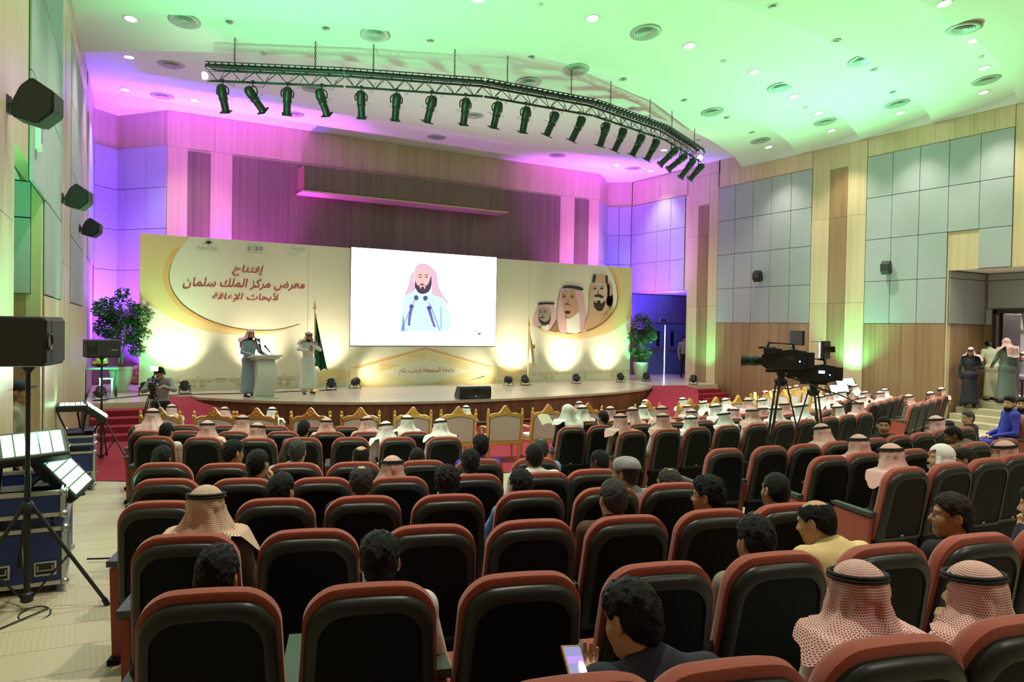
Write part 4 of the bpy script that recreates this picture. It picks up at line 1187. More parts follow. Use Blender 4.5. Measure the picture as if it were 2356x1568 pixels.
def collar_mesh():
    if 'col' in _hair: return _hair['col']
    bm = BM(); n = 28
    L = []
    for r, z in ((.066, -.03), (.064, .0), (.061, .022), (.057, .024), (.057, -.02)):
        L.append([(r * math.cos(2 * PI * i / n), r * .95 * math.sin(2 * PI * i / n), z - .016 * math.sin(2 * PI * i / n) * (z > -.01)) for i in range(n)])
    loft(bm, L, cap=(False, False)); bmesh.ops.recalc_face_normals(bm, faces=bm.faces)
    me = bpy.data.meshes.new('collar'); bm.to_mesh(me); bm.free()
    me.polygons.foreach_set('use_smooth', [True] * len(me.polygons))
    _hair['col'] = me
    return me
def eye_mesh(q):
    if ('eye', q) in _hair: return _hair['eye', q]
    bm = BM()
    for q in (q,):
        c = Vector((.031 * HS * q, .0745 * HS, .010 * HS))
        n0 = len(bm.faces)
        bmesh.ops.create_uvsphere(bm, u_segments=14, v_segments=10, radius=.0112, matrix=Matrix.Translation(c))
        for f in bm.faces:
            m = f.calc_center_median() - c
            if (m - Vector((0, m.y, 0))).length < .0062 and m.y > 0 and abs(m.x) < .0065: f.material_index = 1
    me = bpy.data.meshes.new('eye'); bm.to_mesh(me); bm.free()
    me.polygons.foreach_set('use_smooth', [True] * len(me.polygons))
    _hair['eye', q] = me
    return me
def brow_mesh(q):
    if ('brow', q) in _hair: return _hair['brow', q]
    bm = BM()
    for q in (q,):
        add_tube(bm, [(q * .012, .0905 * HS, .030 * HS), (q * .026, .0895 * HS, .036 * HS), (q * .043, .080 * HS, .031 * HS)], .0036, 6, rads=[.0034, .0042, .002])
    me = bpy.data.meshes.new('eyebrow'); bm.to_mesh(me); bm.free(); _hair['brow', q] = me
    return me
def glasses_mesh():
    if 'gl' in _hair: return _hair['gl']
    bm = BM()
    for q in (1, -1):
        add_tube(bm, [(q * .033 + .022 * math.cos(2 * PI * i / 16), .103 * HS, .008 + .017 * math.sin(2 * PI * i / 16)) for i in range(17)], .0016, 5, cap=False)
        add_tube(bm, [(q * .055, .101 * HS, .010), (q * .071, .07, .010), (q * .076, -.01, .012)], .0016, 5)
    add_tube(bm, [(-.011, .104 * HS, .012), (.011, .104 * HS, .012)], .0016, 5)
    me = bpy.data.meshes.new('glasses'); bm.to_mesh(me); bm.free(); _hair['gl'] = me
    return me
def cloth_check(name, bg, fg, per=0.0125, red=.55):
    if name in MATS: return MATS[name]
    m = bpy.data.materials.new(name); m.use_nodes = True
    nt = m.node_tree; b = nt.nodes['Principled BSDF']; L = nt.links.new
    uv = nt.nodes.new('ShaderNodeUVMap'); sp = nt.nodes.new('ShaderNodeSeparateXYZ'); L(uv.outputs['UV'], sp.inputs[0])
    def mth(op, x, y=None):
        n = nt.nodes.new('ShaderNodeMath'); n.operation = op
        for i, q in enumerate((x, y)):
            if q is None: continue
            if isinstance(q, (int, float)): n.inputs[i].default_value = q
            else: L(q, n.inputs[i])
        return n.outputs[0]
    ux, uy = mth('DIVIDE', sp.outputs[0], per), mth('DIVIDE', sp.outputs[1], per)
    row = mth('FLOOR', uy); sh = mth('MULTIPLY', mth('MODULO', row, 2), .5)
    fx, fy = mth('FRACT', mth('ADD', ux, sh)), mth('FRACT', uy)
    blk = mth('MULTIPLY', mth('LESS_THAN', fx, red + .14), mth('LESS_THAN', fy, red))
    thin = mth('MULTIPLY', mth('LESS_THAN', mth('FRACT', mth('MULTIPLY', ux, 1.0)), .16), .7)
    pat = mth('MAXIMUM', blk, thin)
    mx = nt.nodes.new('ShaderNodeMix'); mx.data_type = 'RGBA'; mx.inputs[6].default_value = (*bg, 1); mx.inputs[7].default_value = (*fg, 1)
    L(pat, mx.inputs[0])
    # woven border near the hem
    hem = mth('MULTIPLY', mth('GREATER_THAN', sp.outputs[1], .525), 1.0)
    mx2 = nt.nodes.new('ShaderNodeMix'); mx2.data_type = 'RGBA'; mx2.inputs[7].default_value = (*bg, 1); L(mx.outputs[2], mx2.inputs[6]); L(hem, mx2.inputs[0])
    L(mx2.outputs[2], b.inputs['Base Color']); b.inputs['Roughness'].default_value = .85
    MATS[name] = m
    return m
SCARF = {'r': cloth_check('red_check_cloth', (.76, .69, .62), (.46, .04, .06), .0098, .56), 'c': cloth_check('cream_red_check_cloth', (.74, .66, .47), (.36, .03, .05), .0115, .48),
         'p': cloth_check('pale_red_check_cloth', (.80, .70, .70), (.50, .07, .11), .0105, .5), 'w': mat('white_scarf', (.78, .79, .77), .8, bump=.05, bscale=30)}
SKIN = {k: mat('skin_' + k, c, .5, spec=.4, var=.06, vscale=30) for k, c in {'light': (.56, .32, .19), 'tan': (.43, .235, .13), 'brown': (.26, .13, .068), 'dark': (.095, .046, .026)}.items()}
M_LIP = mat('lips', (.26, .09, .07), .5)
HAIRM = {'black': mat('black_hair', (.005, .005, .005), .5, spec=.22, bump=1.0, bscale=190), 'grey': mat('greying_hair', (.05, .05, .048), .55, spec=.25, bump=1.0, bscale=190, var=.8, vscale=180), 'brown': mat('dark_brown_hair', (.018, .011, .008), .5, spec=.25, bump=1.0, bscale=190)}
M_CORD = mat('black_head_cord', (.006, .006, .007), .7, bump=.4, bscale=300)
M_EYEW, M_IRIS = mat('eye_white', (.7, .68, .65), .25), mat('iris_dark', (.015, .008, .005), .2)
M_SHOE = mat('dark_leather_shoe', (.03, .018, .012), .4)
CLO = {k: mat('cloth_' + k, c, .85, bump=.25, bscale=55, var=.06, vscale=9) for k, c in {
    'black': (.012, .012, .014), 'navy': (.016, .018, .034), 'white': (.70, .71, .68), 'cream': (.62, .58, .45), 'grey': (.10, .10, .10), 'brown': (.075, .045, .022), 'blue': (.035, .04, .40),
    'sky': (.20, .34, .62), 'khaki': (.26, .24, .18), 'yellow': (.74, .60, .28), 'greybrown': (.12, .105, .085), 'darkgreen': (.022, .034, .03), 'suitblue': (.40, .46, .56), 'ltgrey': (.30, .30, .31), 'slate': (.13, .165, .16), 'thobeblue': (.27, .34, .42), 'teal': (.03, .09, .16), 'palegreen': (.18, .30, .22)}.items()}
N_PEOPLE = [0]
def figure(key, pose, loc, rotz, label, group=None, top='white', bottom=None, skin='tan', hair=None, hairc='black', scarf=None, seed=1, agal=True, face=False, beard=False, glasses=False, collar=None, scale=1.0, shoe=None, scarfkw=None, hood=False):
    me, hm = body_mesh(key, pose)
    o = bpy.data.objects.new('person', me); COL.objects.link(o)
    if not len(me.materials):
        for _ in range(5): me.materials.append(None)
    mm = [SKIN[skin], CLO[top], CLO[bottom or top], shoe or M_SHOE, M_LIP]
    for i, m in enumerate(mm):
        o.material_slots[i].link = 'OBJECT'; o.material_slots[i].material = m
    o.location = loc; o.rotation_euler = (0, 0, rotz); o.scale = (scale,) * 3
    tag(o, label, 'person', group)
    def child(name, me, m):
        if not len(me.materials):
            for _ in (m if isinstance(m, list) else [m]): me.materials.append(None)
        c = bpy.data.objects.new(name, me); COL.objects.link(c); c.parent = o
        for i, x in enumerate(m if isinstance(m, list) else [m]):
            c.material_slots[i].link = 'OBJECT'; c.material_slots[i].material = x
        c.matrix_local = hm
        return c
    if hair: child('hair', hair_mesh(hair), HAIRM[hairc])
    if scarf:
        child('headscarf', scarf_mesh(seed, **(scarfkw or {})), SCARF[scarf])
        if agal: child('head_cord', agal_mesh(), M_CORD)
    if face or glasses:
        if face:
            for q in (1, -1): child('eye', eye_mesh(q), [M_EYEW, M_IRIS]); child('eyebrow', brow_mesh(q), HAIRM['black'])
        if glasses: child('glasses', glasses_mesh(), M_BLACK)
    if beard: child('beard', beard_mesh('f'), HAIRM[hairc if beard is True else beard])
    if collar:
        c = child('collar', collar_mesh(), CLO[collar])
        c.matrix_local = Matrix.Translation(Vector(pose['neck']) + Vector((0, .012 - .03 * hood, .012 - .005 * hood))) @ Matrix.Scale(1.45 if hood else 1, 4)
    N_PEOPLE[0] += 1
    return o
# ------------------------------------------------------------------ the audience
POSES = {'u': seated(), 'uH': seated(h=.011), 'l': seated(-.10, 0, (8, 0, 0)), 'r': seated(.10, 0, (-8, 0, 0)), 'tl': seated(0, 0, (35, 0, 0)), 'tr': seated(0, 0, (-40, 0, 0)),
         'cr': seated(.08, 0, (-22, 6, 0), 'chinR'), 'cl': seated(-.06, 0, (10, 4, 0), 'chinL', sleeve='s'), 'cls': seated(-.05, .05, (25, -8, 0), 'clasp'), 'dn': seated(-.04, .08, (28, -14, 0)), 'ru': seated(.06, .02, (-6, 4, 0), 'cross'),
         'w': seated(robe='sit'), 'wl': seated(-.08, 0, (15, -4, 0), robe='sit'), 'wr': seated(.09, 0, (-20, -2, 0), robe='sit'), 'wtl': seated(0, 0, (50, 0, 0), robe='sit'), 'wcr': seated(-.05, .0, (22, 0, 0), 'chinL', robe='sit'), 'ws': seated(0, .06, (0, -12, 0), robe='sit'),
         'bk': seated(.05, .0, (125, 0, 0), 'cross'), 'ph': seated(-.06, .04, (20, -16, 0), 'phone', h=.011), 'gl': seated(-.05, 0, (55, 4, 0), 'rest', h=.011), 'bend': seated(-.12, .22, (40, -20, 0)), 'sd': seated(0, 0, (20, 0, 0), 'chinR', sleeve='s')}
_kn = seated(.08, 0, (-8, 0, 0)); _kn['leg'] = (_kn['leg'][0], ((.095, .04, .50), (.42, .16, .66), (.40, .40, .22), (.42, .56, .17))); POSES['kn'] = _kn
def G(c, pose='w', top='white', seed=None, skin='tan', **k): return dict(scarf=c, pose=pose, top=top, seed=seed, skin=skin, **k)
def H(h, pose='u', top='black', hairc='black', skin='tan', collar=None, **k): return dict(hair=h, pose=pose, top=top, hairc=hairc, skin=skin, collar=collar, **k)
PEOPLE = [
 # aisle-side block
 (351, 938, 22.6, G('p', 'w', 'white', 11), 'man whose pale red scarf is thrown loosely round his head beside the steps'),
 (382, 970, 23.95, H('full', 'r', 'cream'), 'black-haired boy leaning out of the first seat of the sixth row, cream top'),
 (477, 966, 23.95, G('r', 'w', 'white', 12), 'man in red check scarf falling over one shoulder, second seat, sixth row from the back'),
 (558, 953.6, 22.85, G('r', 'w', 'white', 3), 'man in red check scarf and black cord before the third gilded armchair'),
 (590, 971, 23.95, G('r', 'wr', 'white', 5, scarfkw=dict(wrap=.03)), 'man in bunched red check scarf sitting just behind another red check scarf'),
 (698, 964, 23.95, H('full', 'r', 'grey', collar='black'), 'black-haired man in grey jacket and black neck scarf, near the fourth gilded armchair'),
 (751, 960, 22.85, G('r', 'w', 'white', 6), 'man in rose check scarf seated before the fourth gilded armchair'),
 (846, 956, 22.85, G('r', 'wl', 'white', 7, scarfkw=dict(wrap=.02)), 'man in rose check scarf swept aside, before the fifth gilded armchair'),
 (890, 967.6, 23.95, G('w', 'wl', 'white', 8), 'man in long white scarf and white robe, leaning, one row behind'),
 (937, 953.6, 22.85, G('w', 'w', 'white', 9, scarfkw=dict(wrap=.03)), 'man in white scarf rolled at the neck, before the sixth gilded armchair'),
 (1015, 961, 23.95, G('w', 'wl', 'white', 10, scarfkw=dict(wrap=.025)), 'man in white scarf and robe filling the end seat of the sixth row'),
 (1105.7, 995.7, 26.85, H('full', 'r', 'blue'), 'black-haired youth in royal blue shirt before the whole white armchair'),
 (1081.5, 1029, 27.9, H('full', 'r', 'white', collar='white'), 'black-haired youth with white collar sitting just behind the blue shirt'),
 (960, 1024, 26.85, H('buzz', 'u', 'black'), 'young man with cropped black hair, only his head above the seat, fifth row'),
 (903, 1047, 27.9, G('r', 'w', 'white', 13), 'man in bold red check scarf with thick black cord in mid block'),
 (831, 1020, 26.85, H('bald', 'u', 'white', skin='light'), 'bald man with dark hair ring and bare crown, fifth row from the back'),
 (832, 1063, 28.85, H('recede', 'u', 'navy', hairc='grey', skin='light', collar='navy'), 'man with thinning crown and dark collar behind the bald man'),
 (1029, 1067, 28.85, H('curly', 'u', 'sky', hairc='brown', skin='brown'), 'man with thick curly brown hair and blue denim sleeve'),
 (684, 1006, 26.85, H('short', 'r', 'suitblue', hairc='grey', skin='light', collar='suitblue'), 'grey-haired man in pale blue suit jacket'),
 (531, 1007, 26.85, H('full', 'tr', 'darkgreen', glasses=True, collar='darkgreen'), 'man in glasses and dark jacket whose black hair is lit green'),
 (372, 1022, 26.85, H('full', 'u', 'black'), 'boy with black hair brightly lit green in the aisle-end seat'),
 (592, 1027, 27.9, H('short', 'cr', 'navy', skin='light'), 'man with trimmed black hair holding a hand to his cheek, beside the pale suit'),
 (645, 1083, 28.85, H('full', 'cr', 'darkgreen', skin='light'), 'man in dark green shirt leaning with a hand at his ear'),
 (474, 1115, 29.9, G('c', 'uH', 'grey', 1, collar='grey'), 'man in cream and red check scarf with grey jacket, large, near the flight cases'),
 (497, 1251, 30.85, H('quiff', 'kn', 'navy', bottom='blue', skin='light'), 'boy with ruffled dark hair and blue trousers in the second row from the back'),
 (874, 1216, 30.85, H('full', 'uH', 'white', skin='light', collar='cream', hood=True), 'boy with cropped black hair in a white hooded top'),
 (1229, 1013.5, 27.9, H('buzz', 'uH', 'white', skin='brown', collar='white'), 'man with cropped hair in a wide white shirt by the seat gap'),
 (1243, 1003, 26.85, H('recede', 'r', 'sky', hairc='grey', skin='brown'), 'man with balding grey crown half hidden by the white shirt'),
 (1200, 1075, 28.85, H('full', 'cl', 'sky', skin='tan'), 'black-haired youth in sky blue shirt, bare forearm raised to his face'),
 (1389, 1027, 27.5, H('buzz', 'dn', 'greybrown', skin='dark'), 'man with close-cropped black hair and brown jacket next to the grey cap'),
 (1444, 1046, 28.85, dict(hair='short', cap='ltgrey', pose='tl', top='ltgrey', hairc='grey', skin='tan', glasses=True), 'man in soft grey cap and grey robe turned aside'),
 (1412, 1093, 29.9, H('short', 'u', 'brown', hairc='grey', skin='light', collar='sky'), 'grizzled man in brown wool jacket'),
 (1548, 1069, 28.85, H('recede', 'cls', 'black', hairc='grey', skin='light'), 'balding man in black jacket with clasped hands before his chin'),
 (1637, 1090, 29.9, H('quiff', 'tl', 'black', skin='tan', glasses=True, collar='white'), 'man with thick black hair, glasses and black jacket'),
 (1786, 1078, 29.9, H('buzz', 'u', 'navy', skin='tan', collar='navy'), 'shaven-headed man in navy suit beside the empty aisle seat'),
 (1741, 1180, 30.85, H('full', 'u', 'khaki', skin='tan'), 'man with straight black hair in khaki jacket in front of the hindmost row'),
 (1898, 1137, 30.6, H('ring', 'dn', 'yellow', skin='light', collar='yellow'), 'bald man in pale yellow shirt bowing his head'),
 (2192, 1127, 30.7, H('full', 'gl', 'black', skin='tan', glasses=True, hairc='brown', collar='black'), 'man in spectacles and black coat seen from the side, gazing across'),
 (1484, 1320, 31.75, H('full', 'ph', 'navy', skin='light', face=False), 'young man in navy sweater holding a phone in the hindmost row'),
 (1976, 1288, 31.62, G('r', 'uH', 'white', 2, skin='light', scarfkw=dict(wrap=.03)), 'man in red check scarf with slanting black cord, hindmost row'),
 (2249, 1300, 31.62, G('r', 'wcr', 'white', 4, skin='light', scarfkw=dict(wrap=.04)), 'man in red check scarf raising a white cuff, hindmost row end'),
 (2400, 1110, 30.4, H('full', 'cls', 'navy', skin='light'), 'man in dark sweater with clasped hands cut by the picture edge'),
 # middle block
 (1893.6, 973, 26.65, G('r', 'wl', 'grey', 14, scarfkw=dict(wrap=.03)), 'man in red check scarf twisted to one side below the tripods'),
 (1976, 998, 27.75, G('r', 'w', 'white', 15, scarfkw=dict(wrap=.035)), 'man in red check scarf wound round his neck over a white robe'),
 (2051, 1019, 28.7, G('r', 'l', 'black', 16, scarfkw=dict(length=.44)), 'man in long red check scarf and black sweater by the aisle'),
 (2168, 1019, 28.7, G('w', 'wtl', 'white', 17, agal=False, skin='light', scarfkw=dict(wrap=.03)), 'man in folded white scarf without cord, face turned aside'),
 (2029, 952, 26.65, H('short', 'bk', 'black', skin='tan', face=True), 'young man in black hood turning round to look back'),
 (2154, 955, 26.5, G('p', 'wcr', 'white', 18, scarfkw=dict(wrap=.045)), 'man in pale pink scarf bundled round his head, elbow up'),
 (2204, 973, 27.3, H('short', 'bend', 'greybrown', skin='brown', face=True), 'boy in grey-brown jacket bending down and glaring towards the seats'),
 (2226, 943, 25.6, H('full', 'gl', 'black', hairc='grey', skin='light', glasses=True, collar='white'), 'grey-haired man in glasses and dark suit below the doorway steps'),
 (2187, 952, 25.0, dict(pose='ws', top='white', hair='short', hairc='black', skin='tan', low=.16), 'man in white robe bent forward so only his back shows'),
 (2232, 1038, 28.3, H('full', 'dn', 'black', hairc='brown', skin='tan'), 'dark-haired person bowed low beside the bending boy'),
 (2313, 1012, 28.7, G('r', 'wtl', 'white', 19, skin='light'), 'man in bright red check scarf with thick cord by the doorway aisle'),
 (1307, 929, 22.9, G('w', 'l', 'black', 20, agal=False, scarfkw=dict(wrap=.02)), 'man in plain white head cloth and black cloak holding a paper'),
 (1389, 943, 22.9, H('full', 'l', 'black', skin='tan', collar='white'), 'black-haired man in black suit beside the white head cloth'),
 (1428, 950, 24.0, G('r', 'l', 'greybrown', 21, scarfkw=dict(wrap=.04, length=.42)), 'man in red scarf with white fringe over a brown jacket, end seat'),
 (1525, 949, 24.0, G('r', 'w', 'white', 22, scarfkw=dict(wrap=.04)), 'man in red check scarf with white shawl, second from the row gap'),
 (1590, 954, 24.0, G('w', 'w', 'white', 23), 'man in white scarf, third from the row gap behind the armchairs'),
 (1669, 944, 24.0, G('w', 'wl', 'white', 24), 'man in large white scarf with tilted cord, fourth from the row gap'),
 (1731, 936, 24.0, G('r', 'w', 'white', 25, scarfkw=dict(wrap=.035)), 'man in knotted red check scarf just before the nearer tripod'),
 (1785, 933, 24.0, G('w', 'w', 'white', 26), 'man in white scarf seen between the legs of the nearer tripod'),
 (1844.5, 926, 24.0, G('w', 'wl', 'white', 27), 'man in white scarf between the two camera tripods'),
 (1927.7, 928, 24.0, G('w', 'wtl', 'white', 28), 'man in white scarf turned aside beyond the farther tripod'),
 (1973.6, 920, 24.0, G('p', 'w', 'white', 29, scarfkw=dict(wrap=.03)), 'man in dusty pink scarf bunched behind, near the guest-room aisle'),
 (1455, 935, 22.9, G('p', 'w', 'grey', 30), 'man in grey-pink scarf with level cord, two rows behind the armchairs'),
 (1523, 932, 22.9, G('r', 'w', 'white', 31), 'man in red scarf whose cord tilts, in front of the red scarf and shawl'),
 (1591.6, 940, 22.9, G('p', 'w', 'white', 32), 'man in rose scarf directly before the third white scarf'),
 (1649, 927, 22.9, G('w', 'wl', 'white', 33), 'man in white scarf with broad loop of cord facing the ramp'),
 (1688, 936, 22.9, G('p', 'wr', 'white', 34), 'man in pink scarf lit purple beside the large white scarf'),
 (1755, 933, 22.9, G('p', 'w', 'white', 35), 'man in mauve-lit pink scarf half hidden by the nearer tripod'),
 (1805, 923, 22.9, G('r', 'w', 'white', 36), 'man in red scarf behind the tripod leg, third row from the armchairs'),
 (1340, 931, 21.75, G('w', 'w', 'white', 37), 'man in white scarf beside the white head cloth, near the armchairs'),
 (1404, 933.6, 21.75, G('p', 'w', 'white', 38), 'man in lilac-pink scarf turned from the black suit'),
 (1479, 931, 21.75, G('w', 'w', 'white', 39), 'man in white scarf striped by shade before the grey-pink scarf'),
 (1755.5, 914.5, 21.75, G('w', 'wl', 'white', 40), 'man in white scarf before the first angled gilded armchair'),
 (1721, 914.5, 21.75, G('p', 'w', 'white', 41), 'man in pale pink scarf directly before the nearer tripod'),
 (1889, 907, 22.0, G('w', 'wl', 'white', 42), 'man in white scarf showing his bearded cheek beside the farther tripod'),
 (1906.6, 903, 21.6, G('p', 'w', 'white', 43), 'man in pink scarf just past the farther tripod'),
 (1919, 901, 21.2, G('w', 'w', 'white', 44), 'man in white scarf under the green floodlights'),
 (1937, 897, 21.0, G('w', 'w', 'white', 45), 'man in white scarf with oval cord next to the green floodlights'),
 (1968, 883, 21.0, G('w', 'wl', 'white', 46), 'tall man in white scarf beside the green floodlights'),
 (1991, 899, 21.4, G('p', 'w', 'white', 47), 'man in pink scarf next to the tall white scarf, doorway block'),
 (1985, 909, 22.0, G('w', 'wl', 'white', 48), 'man in white scarf at the aisle end, doorway block'),
 (2025, 899, 22.15, G('p', 'w', 'white', 49), 'man in pink scarf in the first doorway-block seat row, second along'),
 (2036, 893, 21.7, G('w', 'w', 'white', 50), 'man in white scarf against the brown wall, third along'),
 (2055, 888, 21.7, G('w', 'w', 'white', 51), 'man in white scarf with slanted cord against the brown wall'),
 (2069, 881, 21.7, G('p', 'w', 'white', 52), 'man in pink scarf highest against the brown wall'),
 (2091, 906, 23.1, G('r', 'tl', 'greybrown', 53, skin='tan', face=True), 'man in rose scarf and grey jacket at the aisle end, face in profile'),
 (2140, 899.5, 23.1, G('p', 'wtl', 'white', 54, face=True, beard=True), 'bearded man in pink scarf with a hand at his chin'),
 (2165, 890, 23.1, G('p', 'wtl', 'white', 55, skin='brown', face=True), 'man in pink scarf sitting last in the row by the wall'),
 (2321, 908, 25.9, H('quiff', 'tl', 'blue', bottom='blue', skin='light', face=True, beard='black', turn=.75), 'bearded man with styled hair, blue trousers, seated beside another'),
 (2349, 911, 25.9, H('full', 'sd', 'teal', bottom='teal', skin='light', face=True, beard='black', turn=.75), 'bearded man in teal t-shirt resting his chin on his fist'),
 # front row in the armchairs
 (395, 929, 19.4, G('p', 'w', 'white', 56), 'man in red check scarf seated in the green-lit armchair'),
 (517, 943, 19.4, G('p', 'w', 'white', 57), 'man in check scarf barely showing over the second armchair'),
 (626, 951, 19.4, G('w', 'w', 'white', 58), 'man in white scarf barely showing beside the third armchair'),
 (1071, 938, 19.4, G('w', 'wr', 'white', 59), 'man in white scarf peeping over the seventh armchair'),
 (1332.6, 922, 19.4, G('p', 'w', 'white', 60), 'man in pink scarf in the armchair beyond the white head cloth'),
 (1485, 930, 19.4, G('w', 'w', 'white', 61), 'man in white scarf low in the armchair facing the ramp'),
 (1570, 923, 19.4, G('w', 'w', 'white', 62), 'man in white scarf in an armchair before the red ramp'),
 (1582, 931, 20.6, G('p', 'w', 'white', 63), 'man in rose scarf with level cord behind the armchair by the ramp'),
 (1621, 921, 20.3, G('w', 'wl', 'white', 64), 'man in white scarf with swept cord by the red ramp'),
 (1671, 914.5, 20.4, G('w', 'wl', 'white', 65), 'man in white scarf by the carpeted steps'),
 (1761, 908, 19.4, G('p', 'w', 'white', 66), 'man in pink scarf in an angled armchair by the tripod'),
 (1782, 901, 19.4, G('p', 'w', 'white', 67), 'man in pink scarf behind two golden crests'),
 (1815, 892.5, 19.3, G('p', 'w', 'white', 68), 'man in pink scarf against the green-lit wall, between tripods'),
 (1832, 891.6, 19.3, G('p', 'wl', 'white', 69), 'man in pink scarf with slanted cord against the green-lit wall'),
]
def seat_dir(p):
    b = min(SEATS, key=lambda s: (s[0].location.x - p.x) ** 2 + (s[0].location.y - p.y) ** 2)
    return b[0].rotation_euler.z
def cap_mesh():
    P = [E((0, -.012, .070), (.088, .112, .070), 0), E((0, -.02, .045), (.086, .108, .03), 0)]
    V, F = field(P, .008, lambda D, X, Y, Z: np.maximum(D + .005 * np.sin(X * 42 + Y * 20) * np.sin(Y * 35 + 1), .038 - Z - .02 * np.sin(Y * 20)))
    return mesh_of('cap', [(V, F, np.zeros(len(F), np.int32))])
CAPM = None
for i, (px, py, rad, o, lab) in enumerate(PEOPLE):
    o = dict(o); pk = o.pop('pose'); low = o.pop('low', 0); turn = o.pop('turn', 0); cap = o.pop('cap', None)
    pose = POSES[pk]
    scarf = o.get('scarf')
    htop = pose['head'][2] + .135 + (.012 if scarf else .010)
    P = at_r(px, py, rad - .26)
    vip = rad < 20.0
    rz = seat_dir(P) if not vip else math.atan2(P.x - HC.x, HC.y - P.y) + (.8 if px > 1740 else 0)
    rz += turn
    fz = floor_z(P.x, P.y)
    s = min(1.09, max(.93, (P.z - fz) / htop))
    rest = max(-.16, min(.10, P.z - fz - htop * s))
    M = Matrix.Rotation(rz, 3, 'Z')
    off = M @ Vector((pose['head'][0], pose['head'][1], 0)) * s
    if o.get('seed') is None and scarf: o['seed'] = 100 + i
    if scarf and o['seed'] > 29: o['seed'] = 30 + o['seed'] % 9 * 1; o['scarfkw'] = dict(wrap=(.0, .02, .035)[o['seed'] % 3]) 
    f = figure(pk, pose, Vector((P.x, P.y, fz + rest - low)) - off, rz, lab, 'seated audience', scale=s, **o)
    if cap:
        if CAPM is None: CAPM = cap_mesh(); CAPM.materials.append(CLO[cap])
        c = bpy.data.objects.new('cap', CAPM); COL.objects.link(c); c.parent = f; c.matrix_local = _bodies[pk][1]

    if turn:                                   # the two seats by the doorway steps turn with their sitters
        st_ = [q for q in SEATS if q[1] == 25.9][0 if px < 2335 else 1][0]
        st_.location = f.location - Vector((0, 0, .03)); st_.rotation_euler = (0, 0, rz)
# ------------------------------------------------------------------ lettering
AR = {'ا': (0xFE8D, 0), 'أ': (0xFE83, 0), 'إ': (0xFE87, 0), 'ب': (0xFE8F, 1), 'ة': (0xFE93, 0), 'ت': (0xFE95, 1), 'ث': (0xFE99, 1), 'ج': (0xFE9D, 1), 'ح': (0xFEA1, 1), 'ر': (0xFEAD, 0), 'ز': (0xFEAF, 0), 'س': (0xFEB1, 1), 'ض': (0xFEBD, 1), 'ع': (0xFEC9, 1), 'ف': (0xFED1, 1), 'ق': (0xFED5, 1), 'ك': (0xFED9, 1), 'ل': (0xFEDD, 1), 'م': (0xFEE1, 1), 'ن': (0xFEE5, 1), 'و': (0xFEED, 0), 'ي': (0xFEF1, 1), 'ئ': (0xFE89, 1), 'ه': (0xFEE9, 1), 'د': (0xFEA9, 0), 'ؤ': (0xFE85, 0), 'ى': (0xFEEF, 0), 'ش': (0xFEB5, 1)}
LIG = {'أ': 0xFEF7, 'إ': 0xFEF9, 'ا': 0xFEFB}
def shape_ar(txt):
    out = []
    for w in txt.split(' '):
        g = []; i = 0; joined = False
        while i < len(w):
            c = w[i]
            if c not in AR: g.append(c); joined = False; i += 1; continue
            if c == 'ل' and i + 1 < len(w) and w[i + 1] in LIG:
                g.append(chr(LIG[w[i + 1]] + (1 if joined else 0))); joined = False; i += 2; continue
            base, dual = AR[c]
            nxt = i + 1 < len(w) and w[i + 1] in AR
            if dual and nxt: g.append(chr(base + (3 if joined else 2))); joined = True
            else: g.append(chr(base + (1 if joined else 0))); joined = bool(dual and nxt)
            i += 1
        out.append(''.join(g))
    return ' '.join(out)[::-1]
def text_mesh(txt, shear=0.0, offset=0.0, arabic=False):
    cu = bpy.data.curves.new('txt', 'FONT'); cu.body = shape_ar(txt) if arabic else txt
    cu.shear = shear; cu.offset = offset; cu.resolution_u = 3
    ob = bpy.data.objects.new('txt', cu); COL.objects.link(ob)
    dg = bpy.context.evaluated_depsgraph_get(); dg.update()
    me = bpy.data.meshes.new_from_object(ob.evaluated_get(dg))
    bpy.data.objects.remove(ob); bpy.data.curves.remove(cu)
    return me
def lettering(name, txt, m, place, parent=None, **k):
    """place(u,v): u,v in 0..1 over the lettering's box -> point"""
    me = text_mesh(txt, **k)
    n = len(me.vertices); co = np.zeros(n * 3, np.float32); me.vertices.foreach_get('co', co); co = co.reshape(-1, 3)
    lo, hi = co.min(0), co.max(0)
    for v in me.vertices:
        v.co = place((v.co.x - lo[0]) / (hi[0] - lo[0]), (v.co.y - lo[1]) / (hi[1] - lo[1]))
    me.materials.clear(); me.materials.append(m)
    o = bpy.data.objects.new(name, me); COL.objects.link(o)
    if parent is not None: o.parent = parent
    return o
BY = 22.605
def on_back(px, py, lay=0): return at_y(px, py, BY - .003 * lay)
def print_poly(name, pts, m, lay, parent, Y=None):
    bm = BM(); vs = [bm.verts.new(at_y(px, py, (Y or BY) - .003 * lay)) for px, py in pts]
    f = bm.faces.new(vs); bm.normal_update()
    if f.normal.y > 0: f.normal_flip()
    bmesh.ops.triangulate(bm, faces=[f])
    return obj(name, bm, m, parent)
def flat(name, c, rough=.6): return mat('print_' + name, c, rough)
def curve(pts, n=8):
    """smooth closed-open polyline through points (Catmull-Rom)"""
    out = []
    P = [pts[0]] + list(pts) + [pts[-1]]
    for i in range(1, len(P) - 2):
        for k in range(n):
            t = k / n; a, b, c, d = (np.array(P[i + j], float) for j in (-1, 0, 1, 2))
            out.append(tuple(.5 * ((2 * b) + (c - a) * t + (2 * a - 5 * b + 4 * c - d) * t * t + (3 * b - a - 3 * c + d) * t ** 3)))
    out.append(tuple(pts[-1])); return out
M_CREAM = mat('backdrop_print', (.72, .68, .56), .55, var=.04, vscale=8)
M_GOLDP, M_ORG, M_PALE = flat('gold', (.70, .52, .26)), flat('orange', (.72, .40, .15)), flat('pale_gold', (.72, .62, .40))
